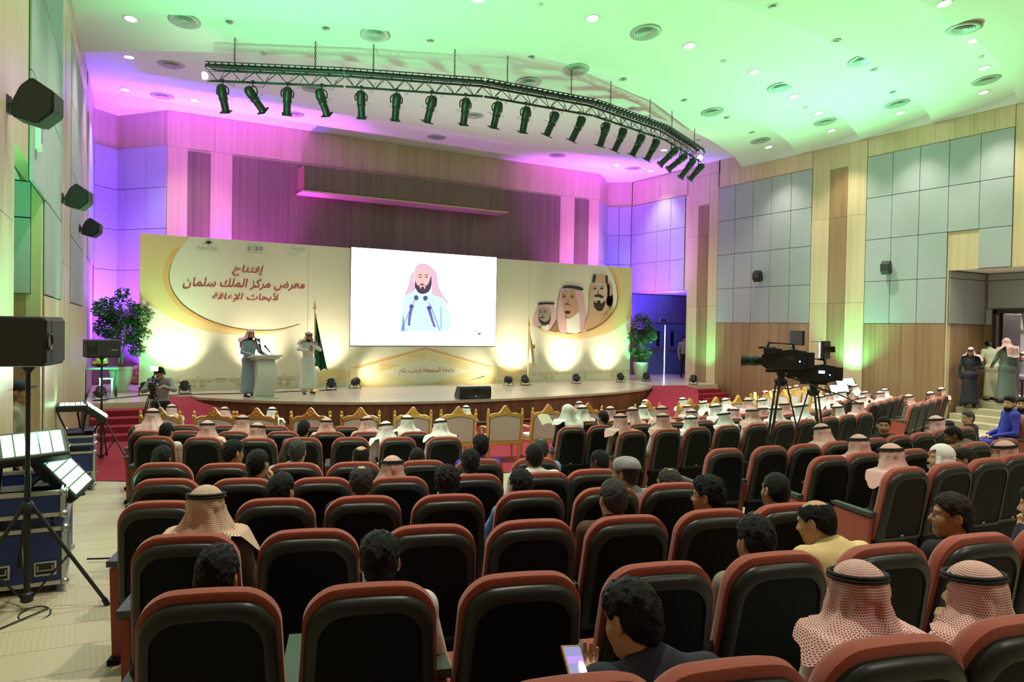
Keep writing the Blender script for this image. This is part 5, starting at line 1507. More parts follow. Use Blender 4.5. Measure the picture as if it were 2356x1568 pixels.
M_LINE, M_DKLINE = flat('white', (.78, .77, .72)), flat('dark_edge', (.14, .10, .07))
M_TXT, M_TXT2 = flat('red_lettering', (.42, .045, .05)), flat('grey_lettering', (.22, .25, .27))
bdrop = thing('stage_backdrop', 'tall cream printed stage backdrop with golden sweeps and red lettering', 'backdrop', (0, 0, 0))
ztop = 5.005
xs = [on_back(322.5, 536).x, on_back(710, 562).x, on_back(807.5, 570).x, on_back(1143, 592).x, on_back(1218.5, 600).x, on_back(1454, 616).x]
zscr = at_y(975, 796, BY).z
PAN = []
for i in range(5):
    zt = zscr - 0.01 if i == 2 else ztop
    bm = BM(); add_box(bm, ((xs[i] + xs[i + 1]) / 2, BY + .06, (SZ + zt) / 2), (xs[i + 1] - xs[i] - .006, .12, zt - SZ), None, .004)
    PAN.append(obj('printed_panel', bm, M_CREAM, bdrop))
# sweep on the text panel
arc = curve([(436, 546), (409, 578), (393, 612), (390, 640), (400, 672), (428, 705), (475, 733), (530, 751), (585, 758.5), (640, 757), (690, 745)])
outr = curve([(690, 745), (650, 760), (595, 770), (540, 769.5), (480, 762), (420, 744), (365, 715), (322, 684)])
print_poly('golden_sweep', [(322.5, 536.5)] + arc + outr[1:], M_GOLDP, 1, PAN[0])
inn = [(p[0] - 14 * max(0, 1 - i / len(arc)) ** .5 - 2, p[1] + 3 + 4 * i / len(arc)) for i, p in enumerate(arc[6:])]
print_poly('orange_band', arc[6:-12] + inn[:-12][::-1], M_ORG, 2, PAN[0])
thin = [(p[0] - 1.6, p[1] + 1.6) for p in arc]
print_poly('dark_edge', arc[14:] + thin[14:][::-1], M_DKLINE, 3, PAN[0])
def box_place(x0, y0, x1, y1, sl=0.0, lay=4):
    """picture box with its own baseline slope -> on the backdrop"""
    a, b = on_back(x0, y1, lay), on_back(x1, y1 + sl, lay); c = on_back(x0, y0, lay); h = c.z - a.z
    return lambda u, v: Vector((a.x + (b.x - a.x) * u, BY - .003 * lay, a.z + (b.z - a.z) * u + h * v))
M_TXTL = M_TXT
lettering('lettering', 'إفتتاح', M_TXT, box_place(534, 609, 606, 634, 2), PAN[0], shear=.22, offset=.012, arabic=True)
lettering('lettering', 'معرض مركز الملك سلمان', M_TXT, box_place(420, 637, 701, 664, 6), PAN[0], shear=.22, offset=.012, arabic=True)
lettering('lettering', 'لأبحاث الإعاقة', M_TXT, box_place(488, 670, 641, 694, 3), PAN[0], shear=.22, offset=.012, arabic=True)
# three logos along the top
lettering('logo_lettering', 'جامعة المجمعة', M_TXT2, box_place(453, 565, 503, 573, 1), PAN[0], arabic=True)
lettering('logo_lettering', 'MAJMAAH UNIVERSITY', M_TXT2, box_place(454, 574, 502, 576.5, 1), PAN[0])
print_poly('logo_wing', curve([(467, 561), (474, 556), (482, 554), (491, 559), (484, 560), (481, 563.5), (475, 560.5), (467, 561)]), flat('tan_logo', (.38, .26, .14)), 4, PAN[0])
print_poly('logo_globe', [(480 + 7 * math.cos(a), 556.5 + 3 * math.sin(a) * 1.1) for a in np.linspace(0, 2 * PI, 18)[:-1]], flat('grey_logo', (.46, .47, .46)), 4, PAN[0])
lettering('logo_lettering', '2 30', flat('blue_grey_lettering', (.16, .20, .25)), box_place(568, 566, 605, 575.5, 1.5), PAN[0], offset=.01)
for a in range(10):
    cx, cy = 585 + 5.6 * math.cos(a * PI / 5), 571.2 + 4.4 * math.sin(a * PI / 5)
    print_poly('logo_dot', [(cx + 1.1 * math.cos(b), cy + 1.1 * math.sin(b)) for b in np.linspace(0, 2 * PI, 9)[:-1]], flat('green_logo', (.36, .46, .42)), 4, PAN[0])
lettering('logo_lettering', 'VISION  رؤية', flat('pale_logo', (.45, .47, .46)), box_place(569, 561, 604, 565, 1), PAN[0], arabic=True)
lettering('logo_lettering', 'KINGDOM OF SAUDI ARABIA', M_TXT2, box_place(568, 579, 604, 581.5, 1), PAN[0])
lettering('logo_lettering', 'وزارة التعليم', flat('teal_lettering', (.25, .42, .42)), box_place(657, 579, 688, 584, 1), PAN[0], arabic=True)
lettering('logo_lettering', 'Ministry of Education', flat('teal_lettering', (.25, .42, .42)), box_place(658, 585, 688, 587.5, 1), PAN[0])
bm = BM()
for i in range(11):
    for j in range(4):
        d = abs(i - 5) / 5
        y = 568 + j * 2.1 + (1 - d) * 3.4 + i * .12
        if j == 3 and d > .4: continue
        x = 671.5 + i * 3.05
        bm.faces.new([bm.verts.new(on_back(x + q, y + w, 4)) for q, w in ((-.8, .7), (.8, .7), (.8, -.7), (-.8, -.7))])
obj('logo_dots', bm, flat('teal_lettering', (.25, .42, .42)), PAN[0])['kind'] = 'stuff'
# scroll ornament along the foot
def scroll(px0, py0, px1, py1, parent, n, m):
    bm = BM()
    a, b = on_back(px0, py0, 2), on_back(px1, py1, 2)
    L = (b - a).length; d = (b - a) / L
    def ribbon(pts, w):
        P = [a + d * p[0] + Vector((0, 0, p[1])) for p in pts]
        A, B = [], []
        for i, p in enumerate(P):
            t = (P[min(i + 1, len(P) - 1)] - P[max(i - 1, 0)]).normalized(); nn = Vector((-t.z, 0, t.x)) * w * (1 - .6 * abs(i / (len(P) - 1) - .4))
            A.append(bm.verts.new(p + nn)); B.append(bm.verts.new(p - nn))
        for i in range(len(P) - 1): bm.faces.new((A[i], B[i], B[i + 1], A[i + 1]))
    step = L / n
    for k in range(n):
        c = step * (k + .5); q = 1 if k % 2 else -1
        if k % 3 == 1:
            for s in (-1, 1):
                for r0, tw, h0 in ((.11, 1.6, .10), (.07, 1.3, .2), (.06, 1.2, .02)):
                    ribbon([(c + s * (.03 + r0 * (1 - t) * math.cos(t * tw * 2 * PI) * .9 + r0), h0 - .16 + r0 * (1 - t) * math.sin(t * tw * 2 * PI) + .04) for t in np.linspace(0, .92, 22)], .009)
            ribbon([(c + .04 * math.cos(t) , .12 + .08 * math.sin(t)) for t in np.linspace(0, 2 * PI, 14)], .008)
        else:
            for s in (-1, 1):
                ribbon([(c + s * (.05 + .09 * (1 - t) * math.cos(t * 8.2) + .09), .09 + q * s * .075 * (1 - t) * math.sin(t * 8.2)) for t in np.linspace(0, .95, 24)], .009)
            ribbon([(c - .3 + .6 * t, .09 + .05 * math.sin(t * 2 * PI) * q) for t in np.linspace(0, 1, 20)], .008)
    o = obj('scroll_ornament', bm, m, parent); o['kind'] = 'stuff'
M_SCR = flat('gold_scroll', (.50, .36, .17))
scroll(402, 884, 700, 876, PAN[0], 9, M_SCR)
scroll(1222, 866, 1450, 858, PAN[4], 9, M_SCR)
# gold wedges and lines left and right of the screen
print_poly('gold_wedge', [(730, 856), (760, 847), (806, 852), (806, 878), (735, 886)], M_GOLDP, 1, PAN[1])
print_poly('gold_wedge', [(1144, 843), (1170, 845), (1216, 853), (1216, 876), (1144, 878)], M_GOLDP, 1, PAN[3])
for q in (((712, 882), (791, 858)), ((735, 892), (806, 870))): print_poly('white_line', [q[0], q[1], (q[1][0], q[1][1] + 1.6), (q[0][0], q[0][1] + 1.6)], M_LINE, 2, PAN[1])
for q in (((1147, 854), (1207, 866)), ((1145, 869), (1200, 880))): print_poly('white_line', [q[0], q[1], (q[1][0], q[1][1] + 1.6), (q[0][0], q[0][1] + 1.6)], M_LINE, 2, PAN[3])
# chevron panel under the screen
K = lambda *pts: [(780 + x / 5.89, 770 + y / 5.89) for x, y in pts]
c2 = PAN[2]
print_poly('gold_field', K((150, 455), (280, 452), (1172, 208), (1990, 430), (2122, 430), (2122, 655), (150, 690)), M_PALE, 1, c2)
print_poly('orange_chevron', K((150, 447), (1172, 165), (2100, 428), (1990, 430), (1172, 195), (270, 452)), M_ORG, 2, c2)
print_poly('white_line', K((270, 455), (1172, 198), (1990, 433), (1960, 436), (1172, 208), (300, 458)), M_LINE, 3, c2)
print_poly('gold_facet', K((860, 293), (1172, 212), (1172, 325)), M_GOLDP, 2, c2)
print_poly('gold_facet', K((1172, 212), (1470, 293), (1172, 322)), M_PALE, 2, c2)
print_poly('gold_facet', K((548, 378), (850, 408), (548, 500)), M_GOLDP, 2, c2)
print_poly('gold_facet', K((1470, 295), (1755, 375), (1755, 490), (1470, 410)), flat('gold_soft', (.71, .56, .30)), 2, c2)
print_poly('gold_facet', K((290, 580), (690, 680), (290, 690)), M_GOLDP, 2, c2)
print_poly('gold_facet', K((1630, 655), (2000, 545), (2122, 585), (2122, 655)), M_GOLDP, 2, c2)
print_poly('gold_facet', K((1200, 665), (1760, 500), (1990, 560), (1620, 655)), flat('gold_soft', (.71, .56, .30)), 2, c2)
print_poly('centre_lozenge', K((548, 500), (1172, 325), (1780, 492), (1195, 668), (1130, 668)), flat('lozenge', (.70, .67, .54)), 3, c2)
print_poly('white_line', K((150, 640), (290, 575), (300, 582), (155, 650)), M_LINE, 4, c2)
a, b, c = at_y(780 + 815 / 5.89, 770 + 545 / 5.89, BY), at_y(780 + 1565 / 5.89, 770 + 535 / 5.89, BY), at_y(780 + 815 / 5.89, 770 + 440 / 5.89, BY)
lettering('lettering', 'جامعة المجمعة ترحب بكم', flat('rust_lettering', (.42, .10, .05)), lambda u, v: Vector((a.x + (b.x - a.x) * u, BY - .012, a.z + (b.z - a.z) * u + (c.z - a.z) * v)), c2, arabic=True, offset=.004)
# portrait panel
arcR = curve([(1397, 613), (1411, 635), (1419, 664), (1420, 690), (1411, 715), (1386, 742), (1350, 760), (1308, 766), (1262, 759), (1228, 750)])
outR = curve([(1228, 750), (1255, 765), (1300, 777), (1345, 778), (1390, 768), (1425, 752), (1453.5, 726)])
print_poly('golden_sweep', arcR + outR[1:] + [(1454, 616.5)], M_GOLDP, 1, PAN[4])
bandR = [(p[0] + 10 * max(0, 1 - i / len(arcR)), p[1] + 3) for i, p in enumerate(arcR)]
print_poly('orange_band', arcR[:-10] + bandR[:-10][::-1], M_ORG, 2, PAN[4])
print_poly('dark_edge', arcR[8:60] + [(p[0] + 1.4, p[1] + 1.4) for p in arcR[8:60]][::-1], M_DKLINE, 3, PAN[4])
def checks(name, bg, fg, s):
    if name in MATS: return MATS[name]
    m = bpy.data.materials.new(name); m.use_nodes = True; nt = m.node_tree; b = nt.nodes['Principled BSDF']
    tc = nt.nodes.new('ShaderNodeTexCoord'); ck = nt.nodes.new('ShaderNodeTexBrick'); mp = nt.nodes.new('ShaderNodeMapping'); mp.inputs['Rotation'].default_value = (PI / 2, 0, 0)
    ck.inputs['Scale'].default_value = s; ck.inputs['Color1'].default_value = (*fg, 1); ck.inputs['Color2'].default_value = (*fg, 1); ck.inputs['Mortar'].default_value = (*bg, 1)
    ck.inputs['Mortar Size'].default_value = .10; ck.inputs['Brick Width'].default_value = .55; ck.inputs['Row Height'].default_value = .5; ck.inputs['Mortar Smooth'].default_value = .1
    nt.links.new(tc.outputs['Object'], mp.inputs['Vector']); nt.links.new(mp.outputs['Vector'], ck.inputs['Vector']); nt.links.new(ck.outputs['Color'], b.inputs['Base Color'])
    MATS[name] = m; return m
M_PCK, M_PCG = checks('print_check_pink', (.72, .60, .60), (.50, .09, .17), 12), checks('print_check_gold', (.68, .52, .34), (.42, .12, .08), 12)
Q = lambda *pts: [(1180 + x / 5.225, 590 + y / 5.225) for x, y in pts]
P4 = PAN[4]
def ell(cx, cy, rx, ry, n=18, a0=0, a1=2 * PI): return [(cx + rx * math.cos(t), cy + ry * math.sin(t)) for t in np.linspace(a0, a1, n, endpoint=False)]
def portrait(scarf, scarf_m, robe, robe_m, shirt, face, skin, beardp, must, eyes, cords, cordc, lay):
    print_poly('printed_robe', curve(Q(*robe), 3), robe_m, lay, P4)
    if shirt: print_poly('printed_shirt', curve(Q(*shirt), 3), flat('shirt_white', (.74, .72, .68)), lay + 1, P4)
    for sc in scarf: print_poly('printed_scarf', curve(Q(*sc), 3), scarf_m, lay + 2, P4)
    print_poly('printed_face', curve(Q(*face), 4), skin, lay + 3, P4)
    for bp in beardp: print_poly('printed_beard', curve(Q(*bp), 3), flat('beard_black', (.025, .02, .02)), lay + 4, P4)
    print_poly('printed_moustache', curve(Q(*must), 3), flat('beard_black', (.025, .02, .02)), lay + 5, P4)
    for x, y, w in eyes:
        print_poly('printed_eye', Q(*ell(x, y, w, w * .4)), flat('eye_dark', (.06, .04, .03)), lay + 5, P4)
        print_poly('printed_brow', Q((x - w * 1.4, y - w * .7), (x, y - w * 1.35), (x + w * 1.5, y - w * .8), (x, y - w * 1.0)), flat('eye_dark', (.06, .04, .03)), lay + 5, P4)
    x, y, w = eyes[0]; x2 = eyes[1][0]
    print_poly('printed_nose', Q(((x + x2) / 2 - 2, y + 6), ((x + x2) / 2 - w * .8, must[0][1] - w * .55), ((x + x2) / 2 + w * .5, must[0][1] - w * .55), ((x + x2) / 2 + 3, y + 6)), flat('nose_shade', (.36, .20, .13)), lay + 4, P4)
    for cd in cords: print_poly('printed_cord', curve(Q(*cd), 3), cordc, lay + 4, P4)
FK = flat('portrait_skin', (.50, .30, .20)); FK2 = flat('portrait_skin_pale', (.58, .42, .36)); FK3 = flat('portrait_skin_grey', (.34, .29, .25))
CORD = flat('cord_black', (.03, .03, .035))
portrait([[(300, 590), (400, 570), (490, 580), (520, 680), (525, 780), (440, 880), (415, 890), (450, 780), (455, 660), (400, 610), (310, 620), (300, 700), (320, 800), (310, 845), (245, 820), (245, 720), (285, 650)]], M_PCK,
         [(250, 830), (340, 830), (450, 800), (520, 750), (540, 900), (430, 890), (340, 865)], flat('robe_dark_grey', (.20, .18, .18)), [(340, 840), (440, 820), (430, 890), (350, 868)],
         [(305, 640), (320, 615), (400, 612), (445, 650), (450, 730), (430, 800), (385, 835), (340, 820), (310, 760)], FK3, [[(308, 725), (325, 790), (380, 825), (440, 790), (450, 700), (430, 760), (385, 785), (335, 760)]], [(318, 735), (350, 722), (390, 735), (350, 738)], [(330, 668, 16), (385, 665, 16)], [[(305, 580), (315, 555), (400, 548), (490, 552), (497, 575), (400, 572)]], CORD, 4)
portrait([[(575, 395), (700, 370), (830, 410), (860, 560), (880, 760), (890, 890), (810, 900), (800, 700), (760, 560), (735, 420), (600, 420), (600, 560), (635, 760), (650, 910), (570, 905), (535, 760), (535, 600)]], M_PCK,
         [(450, 890), (500, 800), (560, 740), (800, 700), (900, 780), (950, 860), (840, 905), (640, 915)], flat('robe_brown', (.24, .14, .08)), [(640, 740), (700, 735), (800, 660), (810, 905), (650, 912)],
         [(600, 440), (640, 415), (735, 400), (770, 520), (795, 600), (780, 670), (720, 720), (660, 730), (625, 690), (610, 600), (598, 520)], FK, [[(618, 660), (650, 650), (690, 660), (680, 685), (640, 690)]], [(615, 580), (650, 560), (700, 590), (655, 575)], [(620, 482, 20), (712, 487, 22)], [[(597, 380), (615, 350), (700, 343), (830, 370), (838, 408), (740, 388), (660, 380)]], CORD, 10)
portrait([[(940, 320), (980, 300), (1110, 290), (1160, 330), (1195, 430), (1200, 570), (1090, 700), (990, 830), (850, 880), (900, 720), (920, 600), (925, 420)], [(1125, 330), (1150, 290), (1195, 350), (1200, 560), (1150, 620), (1120, 540)]], M_PCG,
         [(850, 880), (950, 780), (1100, 700), (1215, 590), (1180, 680), (1080, 780), (960, 860)], flat('robe_tan', (.50, .30, .12)), None,
         [(962, 330), (1000, 315), (1090, 310), (1130, 350), (1135, 460), (1110, 560), (1060, 610), (1000, 600), (965, 520)], FK2, [[(970, 530), (1010, 560), (1010, 530), (1050, 530), (1060, 565), (1115, 530), (1080, 640), (1020, 650), (975, 600)]], [(975, 465), (1010, 455), (1050, 455), (1092, 480), (1070, 500), (1030, 485), (990, 488)], [(985, 385, 24), (1068, 385, 25)],
         [[(962, 290), (968, 225), (985, 208), (1000, 230), (985, 310), (965, 308)], [(1112, 240), (1128, 220), (1142, 245), (1140, 310), (1115, 322)]], CORD, 16)
print_poly('printed_cord', curve(Q((985, 215), (1050, 208), (1125, 222), (1118, 310), (1050, 300), (985, 305)), 3), M_PCG, 19, P4)
# led screen with the camera picture of the speaker
LY = 22.575
screen = thing('led_screen', 'large bright LED screen showing the bearded speaker at two microphones', 'screen', (0, 0, 0))
sx0, sx1 = at_y(807.5, 570, LY).x, at_y(1143.5, 592, LY).x; sz1 = at_y(807.5, 567, LY).z; sz0 = at_y(975, 796, LY).z
bm = BM(); add_box(bm, ((sx0 + sx1) / 2, LY + .05, (sz0 + sz1) / 2), (sx1 - sx0, .10, sz1 - sz0)); obj('cabinet', bm, M_BLACK, screen)
M_SCREEN = mat('screen_white', (.0, .0, .0), .4, emit=(.97, .98, 1.0), es=3.0)
bm = BM(); bm.faces.new([bm.verts.new(v) for v in ((sx0 + .015, LY - .002, sz0 + .02), (sx1 - .015, LY - .002, sz0 + .02), (sx1 - .015, LY - .002, sz1 - .015), (sx0 + .015, LY - .002, sz1 - .015))])
disp = obj('display', bm, M_SCREEN, screen)
def em(name, c, es=1.0): return mat('screen_' + name, (0, 0, 0), .5, emit=tuple(q * q for q in c), es=.62)
Z6 = lambda *pts: [(900 + x / 7.468, 590 + y / 7.468) for x, y in pts]
def sp(name, pts, m, lay, sm=3): return print_poly(name, curve(Z6(*pts), sm) if sm else Z6(*pts), m, lay, disp, LY)
sp('picture_robe', [(165, 1280), (190, 900), (240, 650), (400, 570), (560, 690), (700, 640), (905, 715), (945, 830), (1040, 1190), (930, 1280)], em('robe', (.80, .97, 1.0), 1.0), 2)
sp('picture_fold', [(205, 1000), (215, 1000), (240, 1280), (170, 1280)], em('fold', (.45, .62, .95)), 3, 0)
sp('picture_fold', [(845, 860), (860, 860), (865, 1240), (850, 1240)], em('fold', (.45, .62, .95)), 3, 0)
M_SCK = checks('screen_check', (1, .95, .98), (.62, .04, .30), 13)
nt = M_SCK.node_tree; bs = nt.nodes['Principled BSDF']; nt.links.new([n for n in nt.nodes if n.type == 'TEX_BRICK'][0].outputs['Color'], bs.inputs['Emission Color']); bs.inputs['Emission Strength'].default_value = .56; bs.inputs['Base Color'].default_value = (0, 0, 0, 1)
for l in list(bs.inputs['Base Color'].links): nt.links.remove(l)
sp('picture_scarf', [(400, 240), (440, 150), (560, 110), (700, 190), (790, 300), (800, 460), (880, 640), (975, 780), (940, 810), (900, 715), (720, 660), (690, 560), (690, 330), (600, 240), (420, 265), (395, 400), (410, 570), (235, 655), (300, 480), (330, 320)], M_SCK, 3)
sp('picture_face', [(400, 300), (430, 260), (540, 235), (640, 255), (690, 320), (690, 470), (660, 580), (550, 640), (470, 610), (415, 540)], em('face', (.93, .72, .70)), 4)
sp('picture_beard', [(400, 300), (420, 430), (470, 500), (530, 455), (600, 500), (650, 440), (690, 330), (690, 500), (650, 600), (550, 645), (470, 620), (410, 540)], em('beard', (.25, .22, .30)), 5)
sp('picture_chin', [(480, 500), (540, 480), (590, 505), (575, 560), (560, 520), (520, 520), (510, 560)], em('face', (.93, .72, .70)), 6)
sp('picture_lips', [(500, 492), (540, 482), (575, 495), (540, 505)], em('lips', (.75, .35, .45)), 7)
for x0 in (455, 560): sp('picture_brow', [(x0, 320), (x0 + 40, 300), (x0 + 85, 325), (x0 + 40, 312)], em('dark', (.12, .08, .16)), 6)
for x0 in (500, 605): sp('picture_eye', ell(x0, 350, 24, 9), em('dark', (.12, .08, .16)), 6, 0)
for (c, r) in (((430, 707), (40, 46)), ((587, 712), (40, 46))): sp('picture_mic', ell(*c, *r), em('mic', (.30, .30, .55)), 5, 0)
for pts in ([(400, 745), (355, 820), (365, 822), (410, 750)], [(610, 745), (680, 830), (850, 1285), (838, 1285), (668, 835)], [(310, 930), (165, 1280), (175, 1280), (322, 935)]): sp('picture_stem', pts, em('stem', (.30, .38, .80)), 5, 0)
for c, dx in (((350, 855), -45), ((650, 880), 100)):
    sp('picture_mic', ell(c[0], c[1], 40, 36), em('mic', (.30, .30, .55)), 6, 0)
    sp('picture_mic', [(c[0] - 30, c[1] + 20), (c[0] + 28, c[1] + 15), (c[0] + 15 + dx * .6, c[1] + 200), (c[0] + 20 + dx, c[1] + 330), (c[0] - 20 + dx, c[1] + 330), (c[0] - 30 + dx * .6, c[1] + 200)], em('micbody', (.42, .36, .72)), 5, 0)
sp('picture_corner_cord', [(1480, 1180), (1520, 1192), (1567, 1180), (1520, 1205)], em('corner', (.50, .40, .62)), 3)
sp('picture_corner_beard', [(1480, 1265), (1515, 1310), (1552, 1290), (1540, 1330), (1510, 1350), (1490, 1330)], em('corner', (.50, .40, .62)), 3)
sp('picture_corner_eyes', [(1490, 1235), (1560, 1238), (1560, 1244), (1490, 1241)], em('corner_pink', (.80, .55, .70)), 3, 0)
sp('picture_arc', [(1060, 0), (1250, 95), (1450, 165), (1600, 210), (1450, 160), (1250, 85), (1095, 0)], em('arc', (.86, .87, .86)), 3)

# ------------------------------------------------------------------ lectern, microphones, speakers
M_LECT = mat('white_lacquer', (.72, .73, .72), .35)
lp = at_z(610, 915, SZ); lx, ly = lp.x, lp.y + .12
lect = thing('lectern', 'white curved lectern on the stage in front of the man in blue-grey', 'lectern', (lx, ly, SZ), R(8))
bm = BM()
prof = [(.06 + .16 * math.sin(PI * t), t * 1.0) for t in np.linspace(0, 1, 14)]
for (w0, sy) in ((.27, 0),):
    fr = [[(x, -p[0] + .02, .02 + p[1]) for x in (-.25 - .0 * p[1], .25)] for p in prof]
    L = []
    for p in prof:
        yf = -p[0]; yb = yf + .22; z = .02 + p[1]
        L.append([(-.25, yb, z), (-.25, yf, z), (.25, yf, z), (.25, yb, z)])
    loft(bm, L)
bmesh.ops.recalc_face_normals(bm, faces=bm.faces); obj('column', bm, M_LECT, lect)
bm = BM(); add_box(bm, (0, 0, .012), (.60, .46, .024), None, .006); obj('base_plate', bm, M_LECT, lect)
bm = BM(); add_box(bm, (0, .03, 1.055), (.78, .52, .05), Matrix.Rotation(R(-9), 3, 'X'), .008); add_box(bm, (0, .0, 1.01), (.66, .40, .05), Matrix.Rotation(R(-9), 3, 'X'), .008); obj('reading_top', bm, M_LECT, lect)
LM = lambda x, y, z: (Matrix.Translation((lx, ly, SZ)) @ Matrix.Rotation(R(8), 4, 'Z')) @ Vector((x, y, z))
for i, (x0, x1, y1, z1) in enumerate(((-.16, -.18, .16, 1.52), (-.06, -.10, .14, 1.50))):
    t = thing('gooseneck_microphone', ('thin gooseneck microphone on the white lectern, beside the speaker', 'second thin gooseneck microphone rising from the white lectern')[i], 'microphone', LM(x0, .10, 1.07))
    d = Vector(LM(x1, y1, z1)) - Vector(LM(x0, .10, 1.07))
    bm = BM(); add_lathe(bm, [(.03, 0), (.03, .012), (.01, .02)], 14); obj('base', bm, M_BLACK, t)
    bm = BM(); add_tube(bm, [(0, 0, 0), d * .5 + Vector((.02, -.03, .02)), d], .006, 6); obj('stem', bm, M_BLACK, t, True)
    bm = BM(); add_lathe(bm, [(.0, -.03), (.022, -.025), (.03, 0), (.022, .025), (0, .03)], 14, d, frame(d)); obj('capsule', bm, M_BLACK, t, True)
for i, (a, b) in enumerate((((-.03, .06, 1.09), (-.10, .12, 1.38)), ((.20, .0, 1.12), (.02, .05, 1.34)))):
    t = thing('hand_microphone', ('black hand microphone clipped upright on the lectern', 'black hand microphone slanting from a clip at the lectern front')[i], 'microphone', LM(*a))
    d = Vector(LM(*b)) - Vector(LM(*a)); M3 = frame(d); L = d.length
    bm = BM(); add_lathe(bm, [(.012, .08), (.014, .10), (.018, L - .05), (.018, L - .04)], 12, (0, 0, 0), M3); obj('handle', bm, M_BLACK, t, True)
    bm = BM(); add_lathe(bm, [(.018, L - .04), (.026, L - .03), (.028, L - .01), (.02, L + .015), (0, L + .022)], 12, (0, 0, 0), M3); obj('grille', bm, mat('mic_mesh', (.04, .04, .045), .35, metal=.6), t, True)
    bm = BM(); add_tube(bm, [(0, 0, 0), d * .35], .007, 6); add_lathe(bm, [(.028, 0), (.028, .01)], 12); obj('clip_stand', bm, M_BLACK, t, True)
sp_ = at_z(573, 913, SZ)
figure('speaker', standing((-14, -6, 0), 'stand', armL=((-.27, .08, 1.16), (-.20, .33, 1.10)), armR=((.27, .05, 1.15), (.22, .33, 1.10)), handL=(.1, 1, -.1), handR=(-.1, 1, -.1), hem=.05, hemr=.20), (sp_.x, sp_.y, SZ), math.atan2(-.50, -.87),
       'bearded man in blue-grey robe and red check scarf speaking at the lectern', None, top='thobeblue', skin='tan', scarf='r', seed=70, agal=False, face=True, beard=True, scale=1.02, scarfkw=dict(length=.40, openf=48))
ip = at_z(708, 906, SZ)
figure('interpreter', standing((-5, -8, 0), 'stand', armL=((-.30, .10, 1.24), (-.03, .27, 1.33)), armR=((.32, .10, 1.26), (.12, .32, 1.22)), handL=(1, .1, .0, (0, 1, 0)), handR=(-.8, .3, .3, (0, -1, .2)), hem=.07, hemr=.19, curl=.6), (ip.x, ip.y, SZ), PI + .12,
       'bearded man in white robe signing with both hands beside the green flag', None, top='white', skin='tan', scarf='r', seed=71, face=True, beard=True, glasses=True, scale=.99, scarfkw=dict(length=.44, openf=46))
# flags
def flagpole(px, py, label, m, m2, top, wd):
    p = at_z(px, py, SZ); t = thing('flag_on_pole', label, 'flag', p)
    bm = BM(); add_lathe(bm, [(.17, 0), (.17, .02), (.06, .05), (.02, .09)], 20); obj('base', bm, M_GOLD, t, True)
    bm = BM(); add_tube(bm, [(0, 0, .05), (0, 0, top)], .014, 10); obj('pole', bm, M_GOLD, t, True)
    bm = BM(); add_lathe(bm, [(.014, 0), (.045, .02), (.06, .06), (.045, .10), (.018, .12), (.03, .14), (.035, .17), (.012, .21), (.006, .30), (.0, .42)], 16, (0, 0, top)); obj('finial', bm, M_GOLD, t, True)
    bm = BM(); n, k = 40, 26; g = []
    for j in range(k + 1):
        v = j / k; row = []
        for i in range(n + 1):
            u = i / n; w = wd * (v ** 1.15) * .9 + .03
            x = .015 + w * u * 1.0; y = -.02 + (.03 + .05 * v) * math.sin(u * 11 + 2 * v) * (.3 + u)
            z = top - .05 - (top - .75) * v - .30 * u * (1 - v) * .8 - .14 * u * v + .05 * math.sin(u * 11) * v
            row.append(bm.verts.new((x, y, z)))
        g.append(row)
    for j in range(k):
        for i in range(n):
            f = bm.faces.new((g[j][i], g[j + 1][i], g[j + 1][i + 1], g[j][i + 1])); f.material_index = 1 if (m2 and (j == k - 1 or i == n - 1)) else 0
    obj('cloth', bm, [m, m2 or m], t, 'all'); return t, top
M_FG, M_FW = mat('green_flag_cloth', (.005, .085, .035), .6), mat('white_flag_cloth', (.74, .72, .60), .7)
flagpole(722, 900, 'green flag hanging on a gold pole behind the signing man', M_FG, None, 2.35, .42)
fl, ft = flagpole(1214, 884, 'white flag with gold fringe on a gold pole beside the portraits', M_FW, M_GOLD, 2.0, .42)
p = at_z(722, 900, SZ); tq = [o for o in bpy.data.objects if o.name.startswith('flag_on_pole') and o is not fl][0]
lettering('flag_lettering', 'لا إله إلا الله محمد رسول الله', mat('flag_white', (.7, .72, .7), .7), lambda u, v: Vector((.12 + .05 * v, -.085, 1.9 - .75 * u)), tq, arabic=True)
lettering('flag_lettering', 'جامعة المجمعة', mat('flag_green_text', (.25, .2, .06), .7), lambda u, v: Vector((.10 + .10 * v, -.10, 1.15 - .35 * u)), fl, arabic=True)
bm = BM(); add_box(bm, (.14, -.1, 1.3), (.13, .004, .14)); obj('emblem', bm, M_GOLD, fl)

# floor monitor
a, b = at_z(1062, 919, SZ), at_z(1130, 917, SZ)
mt = thing('floor_monitor', 'black wedge loudspeaker lying at the stage edge', 'loudspeaker', ((a.x + b.x) / 2, (a.y + b.y) / 2 + .22, SZ + .012), math.atan2(b.y - a.y, b.x - a.x))
bm = BM(); w = .46
add_prism(bm, [(-.20, 0), (.20, 0), (.20, .10), (.04, .33), (-.16, .33), (-.20, .28)], lambda q: (-w, -q[0] if False else q[0] * -1 * -1, q[1]), lambda q: (w, q[0], q[1]))
bmesh.ops.recalc_face_normals(bm, faces=bm.faces); bmesh.ops.bevel(bm, geom=bm.edges[:], offset=.012, segments=2, affect='EDGES'); obj('cabinet', bm, M_BLACK, mt)
for x in (-.04, .06):
    bm = BM(); add_box(bm, (x, -.20, .23), (.06, .012, .10), None, .004); obj('handle', bm, mat('deep_black', (.003, .003, .003), .8), mt)
bm = BM(); add_box(bm, (.0, -.205, .06), (.5, .01, .07)); pn = obj('connector_panel', bm, mat('panel_grey', (.05, .05, .055), .4), mt)
